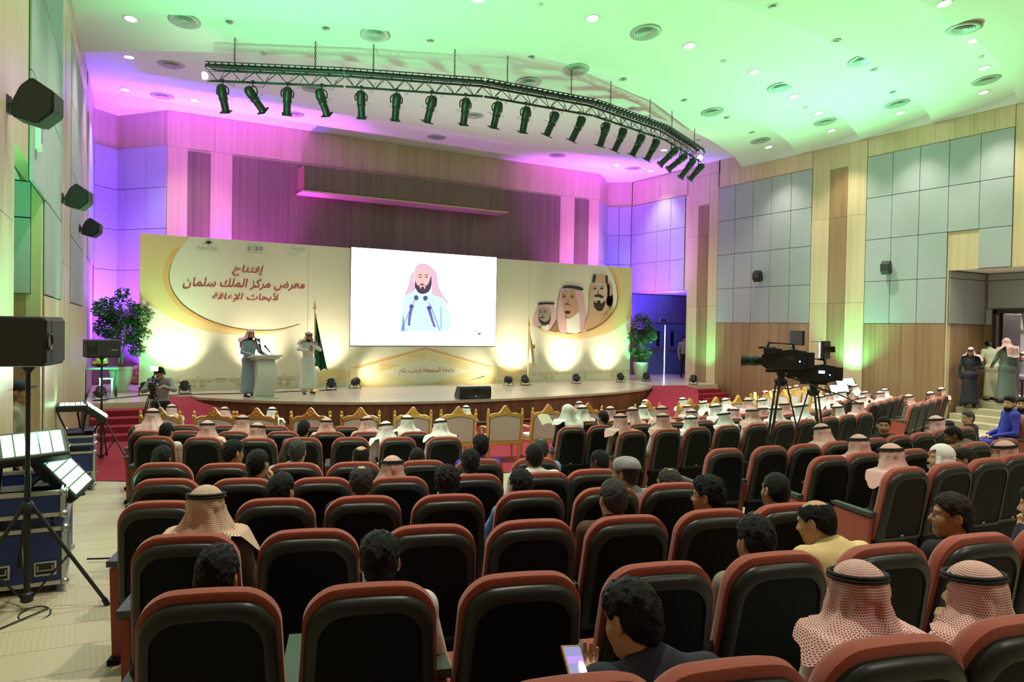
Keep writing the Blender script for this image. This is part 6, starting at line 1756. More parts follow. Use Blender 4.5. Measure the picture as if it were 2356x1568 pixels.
bm = BM(); add_lathe(bm, [(0, 0), (.008, 0), (.006, .006), (0, .007)], 8, (.0, -.21, .07), Matrix.Rotation(PI / 2, 3, 'X')); obj('indicator_lamp', bm, mat('blue_led', (0, 0, 0), emit=(.1, .2, 1), es=8), pn)
bm = BM(); add_box(bm, (0, .12, .305), (.8, .02, .02)); obj('top_seam', bm, M_BLACK, mt)

# par cans
M_LENSW, M_LENSG = mat('par_lens_warm', (0, 0, 0), emit=(1, .86, .5), es=14), mat('par_lens_green', (0, 0, 0), emit=(.15, 1, .35), es=14)
def par(px, py, z, target, label, green=False, e=260, cone=84):
    p = at_z(px, py, z); T = Vector(target); d = (T - Vector((p.x, p.y, z + .2))).normalized()
    t = thing('par_light', label, 'stage light', (p.x, p.y, z)); M3 = frame(d); c = Vector((0, 0, .20))
    bm = BM(); add_lathe(bm, [(.05, -.13), (.085, -.11), (.105, -.04), (.108, .06), (.115, .07), (.115, .11), (.10, .11), (.098, .085)], 20, c, M3); 
    for k in range(10):
        q = 2 * PI * k / 10; add_box(bm, c + M3 @ Vector((.108 * math.cos(q), .108 * math.sin(q), -.03)), (.006, .02, .10), M3 @ Matrix.Rotation(q + PI / 2, 3, 'Z'))
    ba = obj('barrel', bm, M_BLACK, t, True)
    bm = BM(); add_lathe(bm, [(0, .086), (.097, .086), (.097, .088), (0, .09)], 20, c, M3); obj('lens', bm, M_LENSG if green else M_LENSW, ba)
    side = Vector((d.y, -d.x, 0)).normalized()
    for s in (-1, 1):
        f = Vector((d.x, d.y, 0)).normalized() * (.11 * s)
        bm = BM(); add_tube(bm, [c + side * .125, side * .14 + f + Vector((0, 0, .012)), -side * .14 + f + Vector((0, 0, .012)), c - side * .125], .011, 6); obj('yoke', bm, M_BLACK, t, True)
    for q in (1, -1): bm = BM(); add_tube(bm, [c + side * q * .10, c + side * q * .15], .022, 10); obj('tilt_knob', bm, M_BLACK, t, True)
    lo = Vector((p.x, p.y, z + .2)) + d * .13
    light('par_beam', 'SPOT', lo, T, e, GREEN if green else WARM, .06, cone, 1.0)
OB = lambda px, py: on_back(px, py)

par(425, 905, SZ, OB(408, 765), 'black stage lamp lighting the gold sweep behind the camera operator', e=PE)
par(606, 901, SZ, OB(592, 770), 'black stage lamp hidden behind the white lectern', e=PE)
par(762, 897, SZ, OB(748, 768), 'black stage lamp on the deck between the flag and the screen', e=PE)
par(817, 893, SZ, OB(880, 848), 'black stage lamp turned towards the chevron panel, flag side', e=55)
par(1170, 887, SZ, OB(1095, 852), 'black stage lamp turned towards the chevron panel, portrait side', e=55)
par(1208, 886, SZ, OB(1182, 790), 'black stage lamp at the foot of the white flag', e=PE)
par(1326, 882, SZ, OB(1297, 800), 'black stage lamp under the middle portrait', e=PE)
par(1428, 879, SZ, OB(1395, 800), 'black stage lamp under the last portrait', e=PE * .7)
par(333, 909, SZ, OB(345, 740), 'black lamp glowing green beside the camera operator', True, 70)
par(230, 921, SZ, (0.95, 22.6, 2.3), 'black lamp glowing green below the potted tree near the steps', True, 140)
par(1487, 877, SZ, (18.6, 22.4, 2.4), 'black lamp glowing green at the foot of the potted tree by the blue door', True, 140)
par(1595, 884, SZ, (20.15, 20.7, 2.6), 'black lamp with a green bar on top beside the carpeted steps', True, 120)
# ------------------------------------------------------------------ ceiling fittings
M_LAMP = mat('downlight_lamp', (0, 0, 0), emit=(1, .97, .88), es=16)
M_RINGW = mat('white_fitting', (.75, .75, .73), .4)
M_VENT = mat('vent_metal', (.45, .46, .45), .45, metal=.3)
def frame_on_ceiling(p):
    e = .05; zx = (ceil_z(p.x + e, p.y) - ceil_z(p.x - e, p.y)) / (2 * e); zy = (ceil_z(p.x, p.y + e) - ceil_z(p.x, p.y - e)) / (2 * e)
    if abs(zx) > 1 or abs(zy) > 1: zx = zy = 0
    return frame(Vector((zx, zy, -1)))           # local +z points down into the room
def lathe_mesh(name, prof, n=24):
    bm = BM(); add_lathe(bm, prof, n); me = bpy.data.meshes.new(name); bmesh.ops.recalc_face_normals(bm, faces=bm.faces); bm.to_mesh(me); bm.free()
    me.polygons.foreach_set('use_smooth', [True] * len(me.polygons)); return me
ME_TRIM = lathe_mesh('trim_ring', [(.105, 0), (.14, 0), (.15, .006), (.14, .014), (.11, .012), (.105, .002)])
ME_GLASS = lathe_mesh('lamp_glass', [(0, .004), (.104, .004), (.104, .006), (0, .007)])
ME_VRING = lathe_mesh('vent_ring', [(.20, 0), (.30, 0), (.31, .01), (.27, .03), (.21, .012)])
ME_CONES = [lathe_mesh('vent_cone', [(r, .0), (r + .035, .028), (r + .03, .03), (r - .004, .003)]) for r in (.05, .10, .15)]
ME_VBACK = lathe_mesh('vent_backing', [(0, .001), (.21, .001), (.21, .002), (0, .003)])
ME_STR = lathe_mesh('trim_ring', [(.075, 0), (.11, 0), (.115, .008), (.105, .014), (.08, .004)])
ME_SCUP = lathe_mesh('reflector_cup', [(.0, .006), (.03, .004), (.05, .002), (.078, .006)])
ME_DET = lathe_mesh('detector_body', [(.05, 0), (.055, .02), (.045, .045), (.02, .06), (0, .062)])
ME_DETB = lathe_mesh('detector_base', [(.07, 0), (.07, .012), (.05, .014)])
def fit(name, label, cat, group, px, py, parts):
    p = ceil_hit(px, py); M = frame_on_ceiling(p).to_4x4()
    t = thing(name, label, cat, (0, 0, 0), 0, group); t.matrix_world = Matrix.Translation(p) @ M
    for n, me, m in parts:
        if not len(me.materials): me.materials.append(m)
        c = bpy.data.objects.new(n, me); COL.objects.link(c); c.parent = t
    return p, t
DOWN = [(301, 43), (297, 131), (288, 206), (447, 230), (1099, -2), (1363, 42), (1586, 105), (1735, 165), (1828, 221), (1882, 260), (1913, 300), (1768, 338), (2072, 259), (2172, 8), (2242, 92), (2264, 156), (2263, 212), (1528, 345), (1419, 379), (1497, 393)]
tiername = lambda p: ('flat ceiling over the stage' if math.hypot(p.x - 10, p.y - 32) < RK[0] else '%s curved tier from the stage' % ORD[int((math.hypot(p.x - 10, p.y - 32) - RK[0]) / 1.93)])
def count_fit(name, kind, cat, group, lst, parts, lit=None):
    seen = {}
    for px, py in lst:
        p = ceil_hit(px, py); tn = tiername(p); seen[tn] = seen.get(tn, 0) + 1
        p, t = fit(name, '%s, %s across on the %s' % (kind, ORD[seen[tn] - 1], tn), cat, group, px, py, parts)
        if lit: lit(p)

def lit_down(p): light('downlight_beam', 'SPOT', p - Vector((0, 0, .06)), p - Vector((0, 0, 3)), DE * (.45 if p.y > 15.5 else .5 if p.x > 18.3 else 1), (1, .92, .76), .09, 92, .8)
count_fit('ceiling_downlight', 'lit round ceiling downlight', 'downlight', 'lit ceiling downlights', DOWN, [('trim_ring', ME_TRIM, M_RINGW), ('lamp_glass', ME_GLASS, M_LAMP)], lit_down)
VENTS = [(424, 47), (863, 79), (394, 148), (373, 220), (720, 204), (676, 262), (1089, 265), (1005, 315), (1282, 357), (1457, 387), (1215, 190), (1485, 74), (1325, 160), (1794, 200), (1638, 257), (1898, 280), (1749, 323), (1984, 138), (2064, 238), (2218, 65), (2269, 184)]
count_fit('ceiling_vent', 'round grey air diffuser', 'vent', 'round air diffusers', VENTS, [('vent_ring', ME_VRING, M_VENT), ('vent_backing', ME_VBACK, mat('vent_dark', (.10, .10, .10), .8))] + [('vent_cone', m, M_VENT) for m in ME_CONES])
SPOTS = [(1222, 131), (1434, 182), (1574, 230), (1672, 270), (1731, 304), (1607, 322), (1777, 15), (1922, 95), (2010, 160), (2053, 212), (1452, 250), (528, 50), (750, 65), (990, 94)]
count_fit('ceiling_spot', 'small unlit ceiling spot', 'spot', 'unlit ceiling spots', SPOTS, [('trim_ring', ME_STR, M_RINGW), ('reflector_cup', ME_SCUP, M_STEEL)])
count_fit('smoke_detector', 'small white smoke detector', 'detector', 'smoke detectors', [(1664, 139), (1852, 246), (2256, 130), (1395, 236), (1241, 10), (606, 123)], [('detector_base', ME_DETB, M_RINGW), ('detector_body', ME_DET, M_RINGW)])
# unseen downlights added out of view, strengthened to brighten the seats and side wall
for x, y in ((1.4, 12.3), (1.3, 9.6), (1.2, 6.8), (3, 4), (8, 2.5), (13, 3.5), (17, 5), (5, -2), (11, -3), (16, -1)):
    light('downlight_beam', 'SPOT', (x, y, ceil_z(x, y) - .06), (x, y, 0), DE * (.9 if x < 2 else 1.25), (1, .92, .76), .09, 92, .8)

# ------------------------------------------------------------------ lighting truss
TZ = 7.75
TP = [at_z(px, py, TZ) for px, py in ((475, 172), (793, 186), (1113, 209), (1365, 254), (1530, 311), (1612, 362))]
M_TRUSS = mat('black_truss', (.012, .014, .013), .45, metal=.2)
truss = thing('lighting_truss', 'long curved black lighting truss hung on chains before the stage', 'truss', (0, 0, 0))
def truss_seg(A, B):
    d = (B - A); L = d.length; d = d / L; s = Vector((d.y, -d.x, 0)); up = Vector((0, 0, 1))
    bm = BM()
    a1, b1, a2, b2 = A + s * .13 + up * .14, B + s * .13 + up * .14, A - s * .13 + up * .14, B - s * .13 + up * .14
    a3, b3 = A - up * .12, B - up * .12
    for p, q in ((a1, b1), (a2, b2), (a3, b3)): add_tube(bm, [p + d * .02, q - d * .02], .025, 6)
    n = max(3, int(L / .42))
    for i in range(n):
        t0, t1, tm = i / n, (i + 1) / n, (i + .5) / n
        for (p, q) in ((a1, b1), (a2, b2)):
            add_tube(bm, [p.lerp(q, t0), a3.lerp(b3, tm)], .008, 4); add_tube(bm, [a3.lerp(b3, tm), p.lerp(q, t1)], .008, 4)
        add_tube(bm, [a1.lerp(b1, t0), a2.lerp(b2, tm)], .008, 4)
    o = obj('truss_segment', bm, M_TRUSS, truss, True)
    bm = BM(); k = int(L / .13)
    for i in range(k):                                   # perforated cable tray on top
        t = (i + .5) / k; add_box(bm, a1.lerp(b1, t) * .5 + a2.lerp(b2, t) * .5 + up * .07, (.02, .22, .05), frame(up, s).to_3x3() @ Matrix.Identity(3) if False else Matrix.Rotation(math.atan2(d.y, d.x), 3, 'Z'))
    for sd in (.11, -.11):
        for h in (.045, .10): add_tube(bm, [A + s * sd + up * (.14 + h), B + s * sd + up * (.14 + h)], .012, 4)
    tr = obj('cable_tray', bm, M_TRUSS, o); tr['kind'] = 'stuff'
for a, b in zip(TP, TP[1:]): truss_seg(a, b)
def truss_at(px):
    best = None
    for a, b in zip(TP, TP[1:]):
        for i in range(61):
            p = a.lerp(b, i / 60); v = p - O
            x = CX + F_PX * v.dot(_r2) / v.dot(_f)
            if best is None or abs(x - px) < best[0]: best = (abs(x - px), p, (b - a).normalized())
    return best[1], best[2]
for px in (541, 726, 860, 1045, 1166, 1315, 1405, 1495, 1545, 1597):
    p, d = truss_at(px); bm = BM(); z = p.z + .16; k = 0
    top = ceil_z(p.x, p.y)
    while z < top - .02:
        n = 8; pts = [Vector((0, .017 * math.cos(2 * PI * i / n), .032 * math.sin(2 * PI * i / n))) for i in range(n)]
        if k % 2: pts = [Vector((q.y, 0, q.z)) for q in pts]
        c = Vector((p.x, p.y, z + .03)); add_tube(bm, [c + q for q in pts] + [c + pts[0]], .006, 4, cap=False); z += .05; k += 1
    o = obj('chain', bm, M_TRUSS, truss)
for px, sgn in ((478, -1), (1608, 1)):
    p, d = truss_at(px); bm = BM(); add_lathe(bm, [(0, 0), (.07, 0), (.08, .03), (.05, .09)], 16, p + d * sgn * .12 + Vector((0, 0, -.02)), frame(-d * sgn)); o = obj('end_lamp', bm, M_LAMP, truss)
# ellipsoidal spotlights
SPL = [(514, 191, 520, 257), (583, 187, 606, 256), (664, 191, 660, 260), (742, 193, 752, 262), (833, 200, 832, 268), (914, 206, 909, 275), (993, 211, 983, 278), (1069, 216, 1066, 286), (1146, 226, 1135, 294), (1211, 236, 1202, 305), (1274, 249, 1257, 312), (1332, 261, 1314, 325), (1391, 275, 1380, 337), (1430, 290, 1413, 348), (1470, 304, 1454, 358), (1506, 318, 1487, 369), (1545, 336, 1518, 379), (1566, 347, 1537, 390), (1588, 358, 1565, 409), (1607, 373, 1586, 413)]
M_SPT = mat('spotlight_black', (.022, .030, .026), .35, metal=.3)
def spotlight(i, q):
    p, d = truss_at(q[0]); hook = p - Vector((0, 0, .13)); piv = hook - Vector((0, 0, .27))
    # measured lower end of the lamp, a little nearer the stage than its hook
    e = at_y(q[2], q[3], piv.y + .16)
    ax = (e - piv).normalized(); M3 = frame(ax); side = M3 @ Vector((1, 0, 0))
    t = thing('stage_spotlight', 'black stage spotlight on the truss, %s from the flight-case end' % ORD[i], 'spotlight', hook, 0, 'spotlights on the truss')
    c = piv - hook; L = min(.60, max(.36, (e - piv).length))
    bm = BM(); add_lathe(bm, [(.03, -.22), (.075, -.20), (.095, -.15), (.10, -.02), (.088, .02), (.088, .05)], 16, c, M3); obj('lamp_housing', bm, M_SPT, t, True)
    bm = BM(); add_lathe(bm, [(.085, .04), (.092, .05), (.092, .10), (.078, .11), (.078, L - .03), (.082, L - .02)], 16, c, M3); obj('lens_tube', bm, M_SPT, t, True)
    bm = BM(); add_box(bm, c + ax * (L - .01), (.21, .21, .022), M3, .004); obj('gel_frame', bm, M_SPT, t)
    for s in (-1, 1):
        for h, y in ((.06, .09), (.08, -.02)):
            bm = BM(); o0 = c + ax * h + M3 @ Vector((s * .09, y, 0)); add_tube(bm, [o0, o0 + side * s * .06], .006, 4); add_box(bm, o0 + side * s * .075, (.035, .03, .01), M3, .003); obj('shutter_handle', bm, M_STEEL, t)
    bm = BM(); h0 = Vector((0, 0, -.06))
    hs = Vector((side.x, side.y, 0)).normalized() if abs(side.z) < .9 else Vector((1, 0, 0))
    arc = [c + side * .115] + [h0 + Vector((0, 0, -.13)) + hs * (.13 * math.cos(u)) + Vector((0, 0, .12 * math.sin(u))) for u in np.linspace(0, PI, 9)] + [c - side * .115]
    add_tube(bm, arc, .014, 6); obj('yoke', bm, M_SPT, t, True)
    bm = BM(); add_tube(bm, [(0, 0, .03), (0, 0, -.08)], .012, 6); add_box(bm, (0, 0, .02), (.06, .05, .07), None, .008); obj('clamp', bm, M_SPT, t)
    pts = [c - ax * .2, c - ax * .28 + d * .1, Vector((0, 0, .0)) + d * .22 - Vector((0, 0, .08)), d * .3 + Vector((0, 0, .14))]
    bm = BM(); add_tube(bm, pts, .005, 4); obj('power_cable', bm, M_BLACK, t)
for i, q in enumerate(SPL): spotlight(i, q)

# ------------------------------------------------------------------ wall loudspeakers, sign boxes
def wall_speaker(p, n, label, sc=1.0):
    t = thing('wall_loudspeaker', label, 'loudspeaker', p, math.atan2(n.y, n.x) - PI / 2, 'wall loudspeakers')
    T3 = Matrix.Rotation(R(24), 3, 'X').inverted()
    bm = BM(); prof = [(-.16, -.24), (.10, -.20), (.17, 0), (.10, .20), (-.16, .24), (-.22, .1), (-.22, -.1)]
    S3 = lambda x, y, z: Vector((0, .34, 0)) * sc + T3 @ Vector((x, y, z)) * sc
    add_prism(bm, prof, lambda q: S3(-.15, q[0], q[1]), lambda q: S3(.15, q[0], q[1])); bmesh.ops.recalc_face_normals(bm, faces=bm.faces)
    bmesh.ops.bevel(bm, geom=bm.edges[:], offset=.012, segments=2, affect='EDGES'); obj('cabinet', bm, M_BLACK, t)
    bm = BM(); add_prism(bm, [(.10, -.19), (.178, -.02), (.178, .02), (.10, .19), (.112, .19), (.19, .02), (.19, -.02), (.112, -.19)], lambda q: S3(-.14, q[0], q[1]), lambda q: S3(.14, q[0], q[1])); bmesh.ops.recalc_face_normals(bm, faces=bm.faces); obj('grille', bm, mat('speaker_grille', (.03, .03, .032), .7), t)
    bm = BM(); add_tube(bm, [(0, 0, 0), (0, .16 * sc, 0)], .03 * sc, 8); add_box(bm, (0, .012, 0), (.14 * sc, .024, .2 * sc), None, .004); obj('bracket', bm, M_BLACK, t)
nl = Vector((1, -.049, 0)); nr = Vector((-1, 0, 0))
for (y, lab) in ((8.15, 'large-looking black wall speaker over the doorway recess'), (13.9, 'black wall speaker between two panel bays, middle of three'), (18.3, 'black wall speaker by the lit corner, end one of three')):
    wall_speaker(Vector((left_x(y) + (.03 if y > 8.5 else .02), y, 4.55)), (nl + Vector((0, -.25, 0))).normalized(), lab, .82)
wall_speaker(Vector((WX - .035, 17.9, 4.5)), (nr + Vector((0, -.3, 0))).normalized(), 'small black wall speaker on the panel bay beside the double door', .80)
wall_speaker(Vector((WX - .035, 13.2, 4.5)), (nr + Vector((0, -.3, 0))).normalized(), 'small black wall speaker on the panel bay nearer the guest room', .80)
def wallbox(p, label, txt=None):
    t = thing('exit_sign', label, 'sign', p)
    bm = BM(); add_box(bm, (0, 0, 0), (.42, .05, .16), None, .006); obj('frame', bm, M_RINGW, t)
    bm = BM(); add_box(bm, (0, -.026, 0), (.37, .006, .12)); fc = obj('face', bm, mat('sign_face_dark', (.02, .05, .045), .3), t)
    lettering('sign_lettering', 'EXIT  مخرج', mat('sign_letters', (.28, .40, .36), .4), lambda u, v: Vector((-.16 + .32 * u, -.031, -.04 + .08 * v)), fc, arabic=True) if txt else None
wallbox(at_y(1526, 736, FY - .06), 'dark exit sign above the blue double door', True)
t = thing('control_box', 'small white wall box beside the doorway recess', 'box', (left_x(10.55) + .05, 10.3, 4.75), -math.atan(.049))
bm = BM(); add_box(bm, (0, 0, 0), (.06, .22, .34), None, .01); obj('casing', bm, M_RINGW, t); bm = BM(); add_box(bm, (.032, 0, .03), (.006, .17, .22)); obj('display', bm, mat('lilac_label', (.3, .26, .45), .4), t)

# ------------------------------------------------------------------ loudspeakers on stands
def tripod_speaker(base, pole_top, w, d, h, rz, feet, label_s, label_l, z0, spread, brand=True):
    bx, by = base
    t = thing('speaker_stand', label_s, 'stand', (bx, by, z0)); H = pole_top - z0
    bm = BM(); add_tube(bm, [(0, 0, .08), (0, 0, H * .55)], .022, 10); add_tube(bm, [(0, 0, H * .55), (0, 0, H - .01)], .017, 10); add_lathe(bm, [(.017, H - .06), (.045, H - .02), (.045, H - .005), (.02, H - .004)], 14); obj('pole', bm, M_BLACK, t, True)
    hub = H * .42
    bm = BM(); add_lathe(bm, [(.024, hub - .05), (.045, hub - .04), (.045, hub + .02), (.03, hub + .04)], 14); add_lathe(bm, [(.024, .05), (.042, .06), (.042, .12), (.026, .13)], 14); obj('collar', bm, M_BLACK, t, True)
    for a in feet:
        f = Vector((spread * math.cos(a), spread * math.sin(a), .015)); top = Vector((.04 * math.cos(a), .04 * math.sin(a), hub))
        bm = BM(); add_tube(bm, [top, f], .015, 8); lg = obj('leg', bm, M_BLACK, t, True)
        bm = BM(); m = top.lerp(f, .48); add_tube(bm, [m, (.035 * math.cos(a), .035 * math.sin(a), .09)], .009, 6); obj('brace', bm, M_BLACK, t, True)
        bm = BM(); add_tube(bm, [f + Vector((0, 0, -.012)), f + (top - f).normalized() * .05], .021, 8); obj('rubber_foot', bm, M_BLACK, lg, True)
    s = thing('loudspeaker', label_l, 'loudspeaker', (bx, by, pole_top), rz)
    bm = BM(); add_box(bm, (0, 0, h / 2), (w, d, h), None, .018); obj('cabinet', bm, mat('speaker_cabinet', (.018, .018, .018), .5, bump=.3, bscale=200), s)
    bm = BM(); add_box(bm, (.12 * w, -d / 2 - .004, h / 2), (w * .70, .014, h * .86), None, .005); gr = obj('grille', bm, mat('speaker_grille', (.03, .03, .032), .7), s)
    bm = BM(); add_box(bm, (-w * .36, -d / 2 - .004, h / 2), (w * .22, .014, h * .86), None, .005); obj('grille', bm, mat('speaker_grille', (.03, .03, .032), .7), s)
    bm = BM(); add_lathe(bm, [(.03, 0), (.06, .004), (.066, .012), (.055, .016), (.05, .006), (0, .004)], 20, (-w * .36, -d / 2 - .008, h / 2), Matrix.Rotation(PI / 2, 3, 'X')); obj('port', bm, M_BLACK, s, True)
    if brand: lettering('brand_lettering', 'BOSE', mat('brand_white', (.8, .8, .8), .4), lambda u, v: Vector((w * .2 + .10 * u + .012 * v, -d / 2 - .0125, h * .40 + .022 * v)), gr)
tripod_speaker((-.36, 6.55), 2.27, .52, .34, .36, R(78), (R(-20), R(100), R(215)), 'black tripod speaker stand beside the front flight cases', 'black loudspeaker on the stand beside the front flight cases', floor_z(-.36, 6.55), .56, False)
tripod_speaker((.28, 15.6), 1.93, .56, .34, .33, R(12), (R(-45), R(80), R(200)), 'black tripod speaker stand before the red stage steps', 'black loudspeaker on the stand by the potted tree', .014, .62)
# flight cases
M_CASE = mat('blue_flight_case', (.012, .035, .16), .45, bump=.1, bscale=150)
M_ALU = mat('aluminium_edge', (.55, .55, .54), .32, metal=.85)
def flight_case(x0, x1, y0, y1, z0, z1, label, open_top=False, emblem=False, rz=0.0):
    cx, cy = (x0 + x1) / 2, (y0 + y1) / 2; w, d, h = x1 - x0, y1 - y0, z1 - z0 - .09
    t = thing('flight_case', label, 'case', (cx, cy, z0), rz, 'blue flight cases')
    b = .09
    bm = BM()
    if open_top:
        for c, s in (((0, -d / 2 + .01, b + h / 2), (w - .01, .016, h)), ((0, d / 2 - .01, b + h / 2), (w - .01, .016, h)), ((-w / 2 + .01, 0, b + h / 2), (.016, d - .01, h)), ((w / 2 - .01, 0, b + h / 2), (.016, d - .01, h)), ((0, 0, b + .02), (w - .02, d - .02, .03))): add_box(bm, c, s)
    else: add_box(bm, (0, 0, b + h / 2), (w - .012, d - .012, h - .012))
    obj('shell', bm, M_CASE, t)
    bm = BM(); e = .032
    for sx in (-1, 1):
        for sy in (-1, 1):
            add_box(bm, (sx * (w / 2 - e / 2), sy * (d / 2 - e / 2), b + h / 2), (e, e, h))
        for zz in (b + e / 2, b + h - e / 2): add_box(bm, (sx * (w / 2 - e / 2), 0, zz), (e, d, e))
    for sy in (-1, 1):
        for zz in (b + e / 2, b + h - e / 2): add_box(bm, (0, sy * (d / 2 - e / 2), zz), (w, e, e))
    obj('edge_frame', bm, M_ALU, t)
    for sx in (-1, 1):
        for sy in (-1, 1):
            for zz in (b + .015, b + h - .015):
                bm = BM(); bmesh.ops.create_uvsphere(bm, u_segments=10, v_segments=7, radius=.034, matrix=Matrix.Translation((sx * (w / 2 - .012), sy * (d / 2 - .012), zz))); obj('corner', bm, M_ALU, t, True)
            bm = BM(); add_tube(bm, [(sx * (w / 2 - .09) - .015, sy * (d / 2 - .12), .04), (sx * (w / 2 - .09) + .015, sy * (d / 2 - .12), .04)], .04, 12); add_box(bm, (sx * (w / 2 - .09), sy * (d / 2 - .12), .08), (.05, .06, .02)); obj('caster', bm, mat('blue_caster', (.02, .06, .16), .5), t, True)
    if h > .3:
        for sx in (-.26, .26):
            bm = BM(); c = Vector((sx * w, -d / 2 - .004, b + h * .30)); add_box(bm, c, (.155, .008, .115), None, .003); hd = obj('recessed_handle', bm, M_ALU, t)
            bm = BM(); add_box(bm, c + Vector((0, -.004, 0)), (.125, .004, .085)); obj('recess', bm, M_BLACK, hd); bm = BM(); add_tube(bm, [c + Vector(q) for q in ((-.05, -.006, .025), (-.05, -.016, -.01), (.05, -.016, -.01), (.05, -.006, .025))], .009, 6); obj('grip', bm, M_STEEL, hd, True)
    else:
        for sx in (-.3, .3):
            bm = BM(); add_box(bm, (w / 2 + .004, sx * d, b + h * .75), (.01, .10, .10), None, .003); obj('butterfly_latch', bm, M_ALU, t)
    if emblem:
        M_E = mat('case_stencil', (.55, .58, .60), .6); X = w / 2 + .003
        lettering('case_lettering', 'قاعة', M_E, lambda u, v: Vector((X, -.12 + .14 * u, b + h * .50 + .10 * v)), t, arabic=True)
        bm = BM(); n = 24
        for r in (.055, .042):
            L0 = [bm.verts.new((X, .14 + r * math.cos(2 * PI * i / n), b + h * .38 + r * math.sin(2 * PI * i / n))) for i in range(n)]; L1 = [bm.verts.new((X, .14 + (r - .006) * math.cos(2 * PI * i / n), b + h * .38 + (r - .006) * math.sin(2 * PI * i / n))) for i in range(n)]
            bridge(bm, L0, L1)
        obj('round_emblem', bm, M_E, t)
        for k in range(3): lettering('case_lettering', ('للفعاليات', 'والمؤتمرات', 'صوت إضاءة')[k].replace('ص', 'س').replace('ط', 'ت'), M_E, (lambda kk: lambda u, v: Vector((X, -.14 + .17 * u, b + h * (.40 - .10 * kk) + .03 * v)))(k), t, arabic=True)
zf = floor_z(-.3, 7.4)
flight_case(-.70, -.10, 6.95, 8.0, zf + .005, zf + .56, 'blue flight case on the aisle floor, lower one behind the near tripod', False, True, -.03)
flight_case(-.71, -.11, 6.9, 7.95, zf + .565, zf + .86, 'open blue flight case tray stacked on the lower case', True, False, -.03)
zf2 = floor_z(0, 13.4)
flight_case(-.27, .17, 12.95, 13.95, zf2 + .005, zf2 + .62, 'blue flight case on the floor next to the red carpet', False, False, -.03)
flight_case(-.27, .17, 12.95, 13.95, zf2 + .625, zf2 + .86, 'open blue flight case tray stacked beside the red carpet', True, False, -.03)
# green floodlights
M_LEDG = mat('led_green', (0, 0, 0), emit=(.40, 1, .58), es=8)
def washer(c, d, xdir, label, foot, e, target, w=.50, hgt=.30, k=5, cone=88):
    c = Vector(c); d = Vector(d).normalized(); M3 = frame(d, d.cross(Vector(xdir)))
    t = thing('led_floodlight', label, 'floodlight', foot, 0, 'green floodlights'); q = c - Vector(foot)
    bm = BM(); add_box(bm, q - d * .05, (w, hgt, .10), M3, .02); hd = obj('lamp_head', bm, mat('floodlight_body', (.02, .022, .022), .45), t)
    for i in range(k):
        x = (i + .5) / k * (w - .07) - (w - .07) / 2
        bm = BM(); add_box(bm, q + M3 @ Vector((x, 0, .002)), ((w - .07) / k - .014, hgt - .07, .006), M3); obj('led_strip', bm, M_LEDG, hd)
    side = M3 @ Vector((1, 0, 0)); hs = side
    bm = BM(); add_tube(bm, [q - d * .05 + hs * (w / 2 + .01), q - d * .2 + hs * (w / 2 - .04), Vector((0, 0, .10)) + hs * .1, Vector((0, 0, .10)) - hs * .1, q - d * .2 - hs * (w / 2 - .04), q - d * .05 - hs * (w / 2 + .01)], .016, 6); obj('yoke', bm, M_BLACK, t, True)
    bm = BM(); add_box(bm, (0, 0, .06), (.24, .24, .12), None, .015); obj('base', bm, M_BLACK, t)
    light('floodlight_beam', 'SPOT', c + d * .03, Vector(target), e, GREEN, .12, cone, 1.0)

zt = zf + .86
washer((-.36, 7.15, 1.60), (.05, -.62, .78), (1, .15, .05), 'green LED floodlight facing up on the front flight case', (-.50, 7.35, zf + .70), GE * .5, (2.2, 14.0, 8.6))
washer((-.13, 7.25, 1.36), (.60, -.58, .55), (.62, -.05, -.78), 'green LED floodlight tilted towards the seats on the front flight case', (-.26, 7.5, zf + .70), GE, (6.0, 11.5, 8.6))
washer((-.15, 13.2, 1.32), (.0, -.12, 1), (1, 0, 0), 'thin green LED floodlight facing straight up on the farther case', (-.12, 13.35, zf2 + .76), GE * .55, (2.8, 13.8, 8.6), .42, .24, 5, 72)
washer((.17, 13.25, 1.22), (.6, -.15, .78), (.8, 0, -.6), 'green LED floodlight slanted to the seats on the farther case', (.03, 13.5, zf2 + .76), GE * .6, (4.5, 12.5, 8.6), .42, .24, 5, 72)
c = at_x(1945, 878, 19.35)
washer(c, (-.45, -.42, .78), (.8, -.6, 0), 'upper green LED floodlight by the timber wall', (c.x + .05, c.y + .1, c.z - .55), GE, (14.5, 13.0, 8.6), .55, .34)
c2 = at_x(1931, 893, 19.05)
washer(c2, (-.5, -.45, .74), (.8, -.6, 0), 'lower green LED floodlight by the timber wall', (c2.x + .05, c2.y + .1, c2.z - .45), GE, (14.0, 10.5, 8.6), .55, .34)
flight_case(18.75, 19.75, 13.55, 14.35, floor_z(19.2, 14) + .005, .58, 'blue flight case carrying the floodlights by the timber wall', False, False)
light('floodlight_beam', 'SPOT', c + Vector((.2, .3, .1)), (20.3, 14.3, 4.0), 220, GREEN, .1, 110, .8)

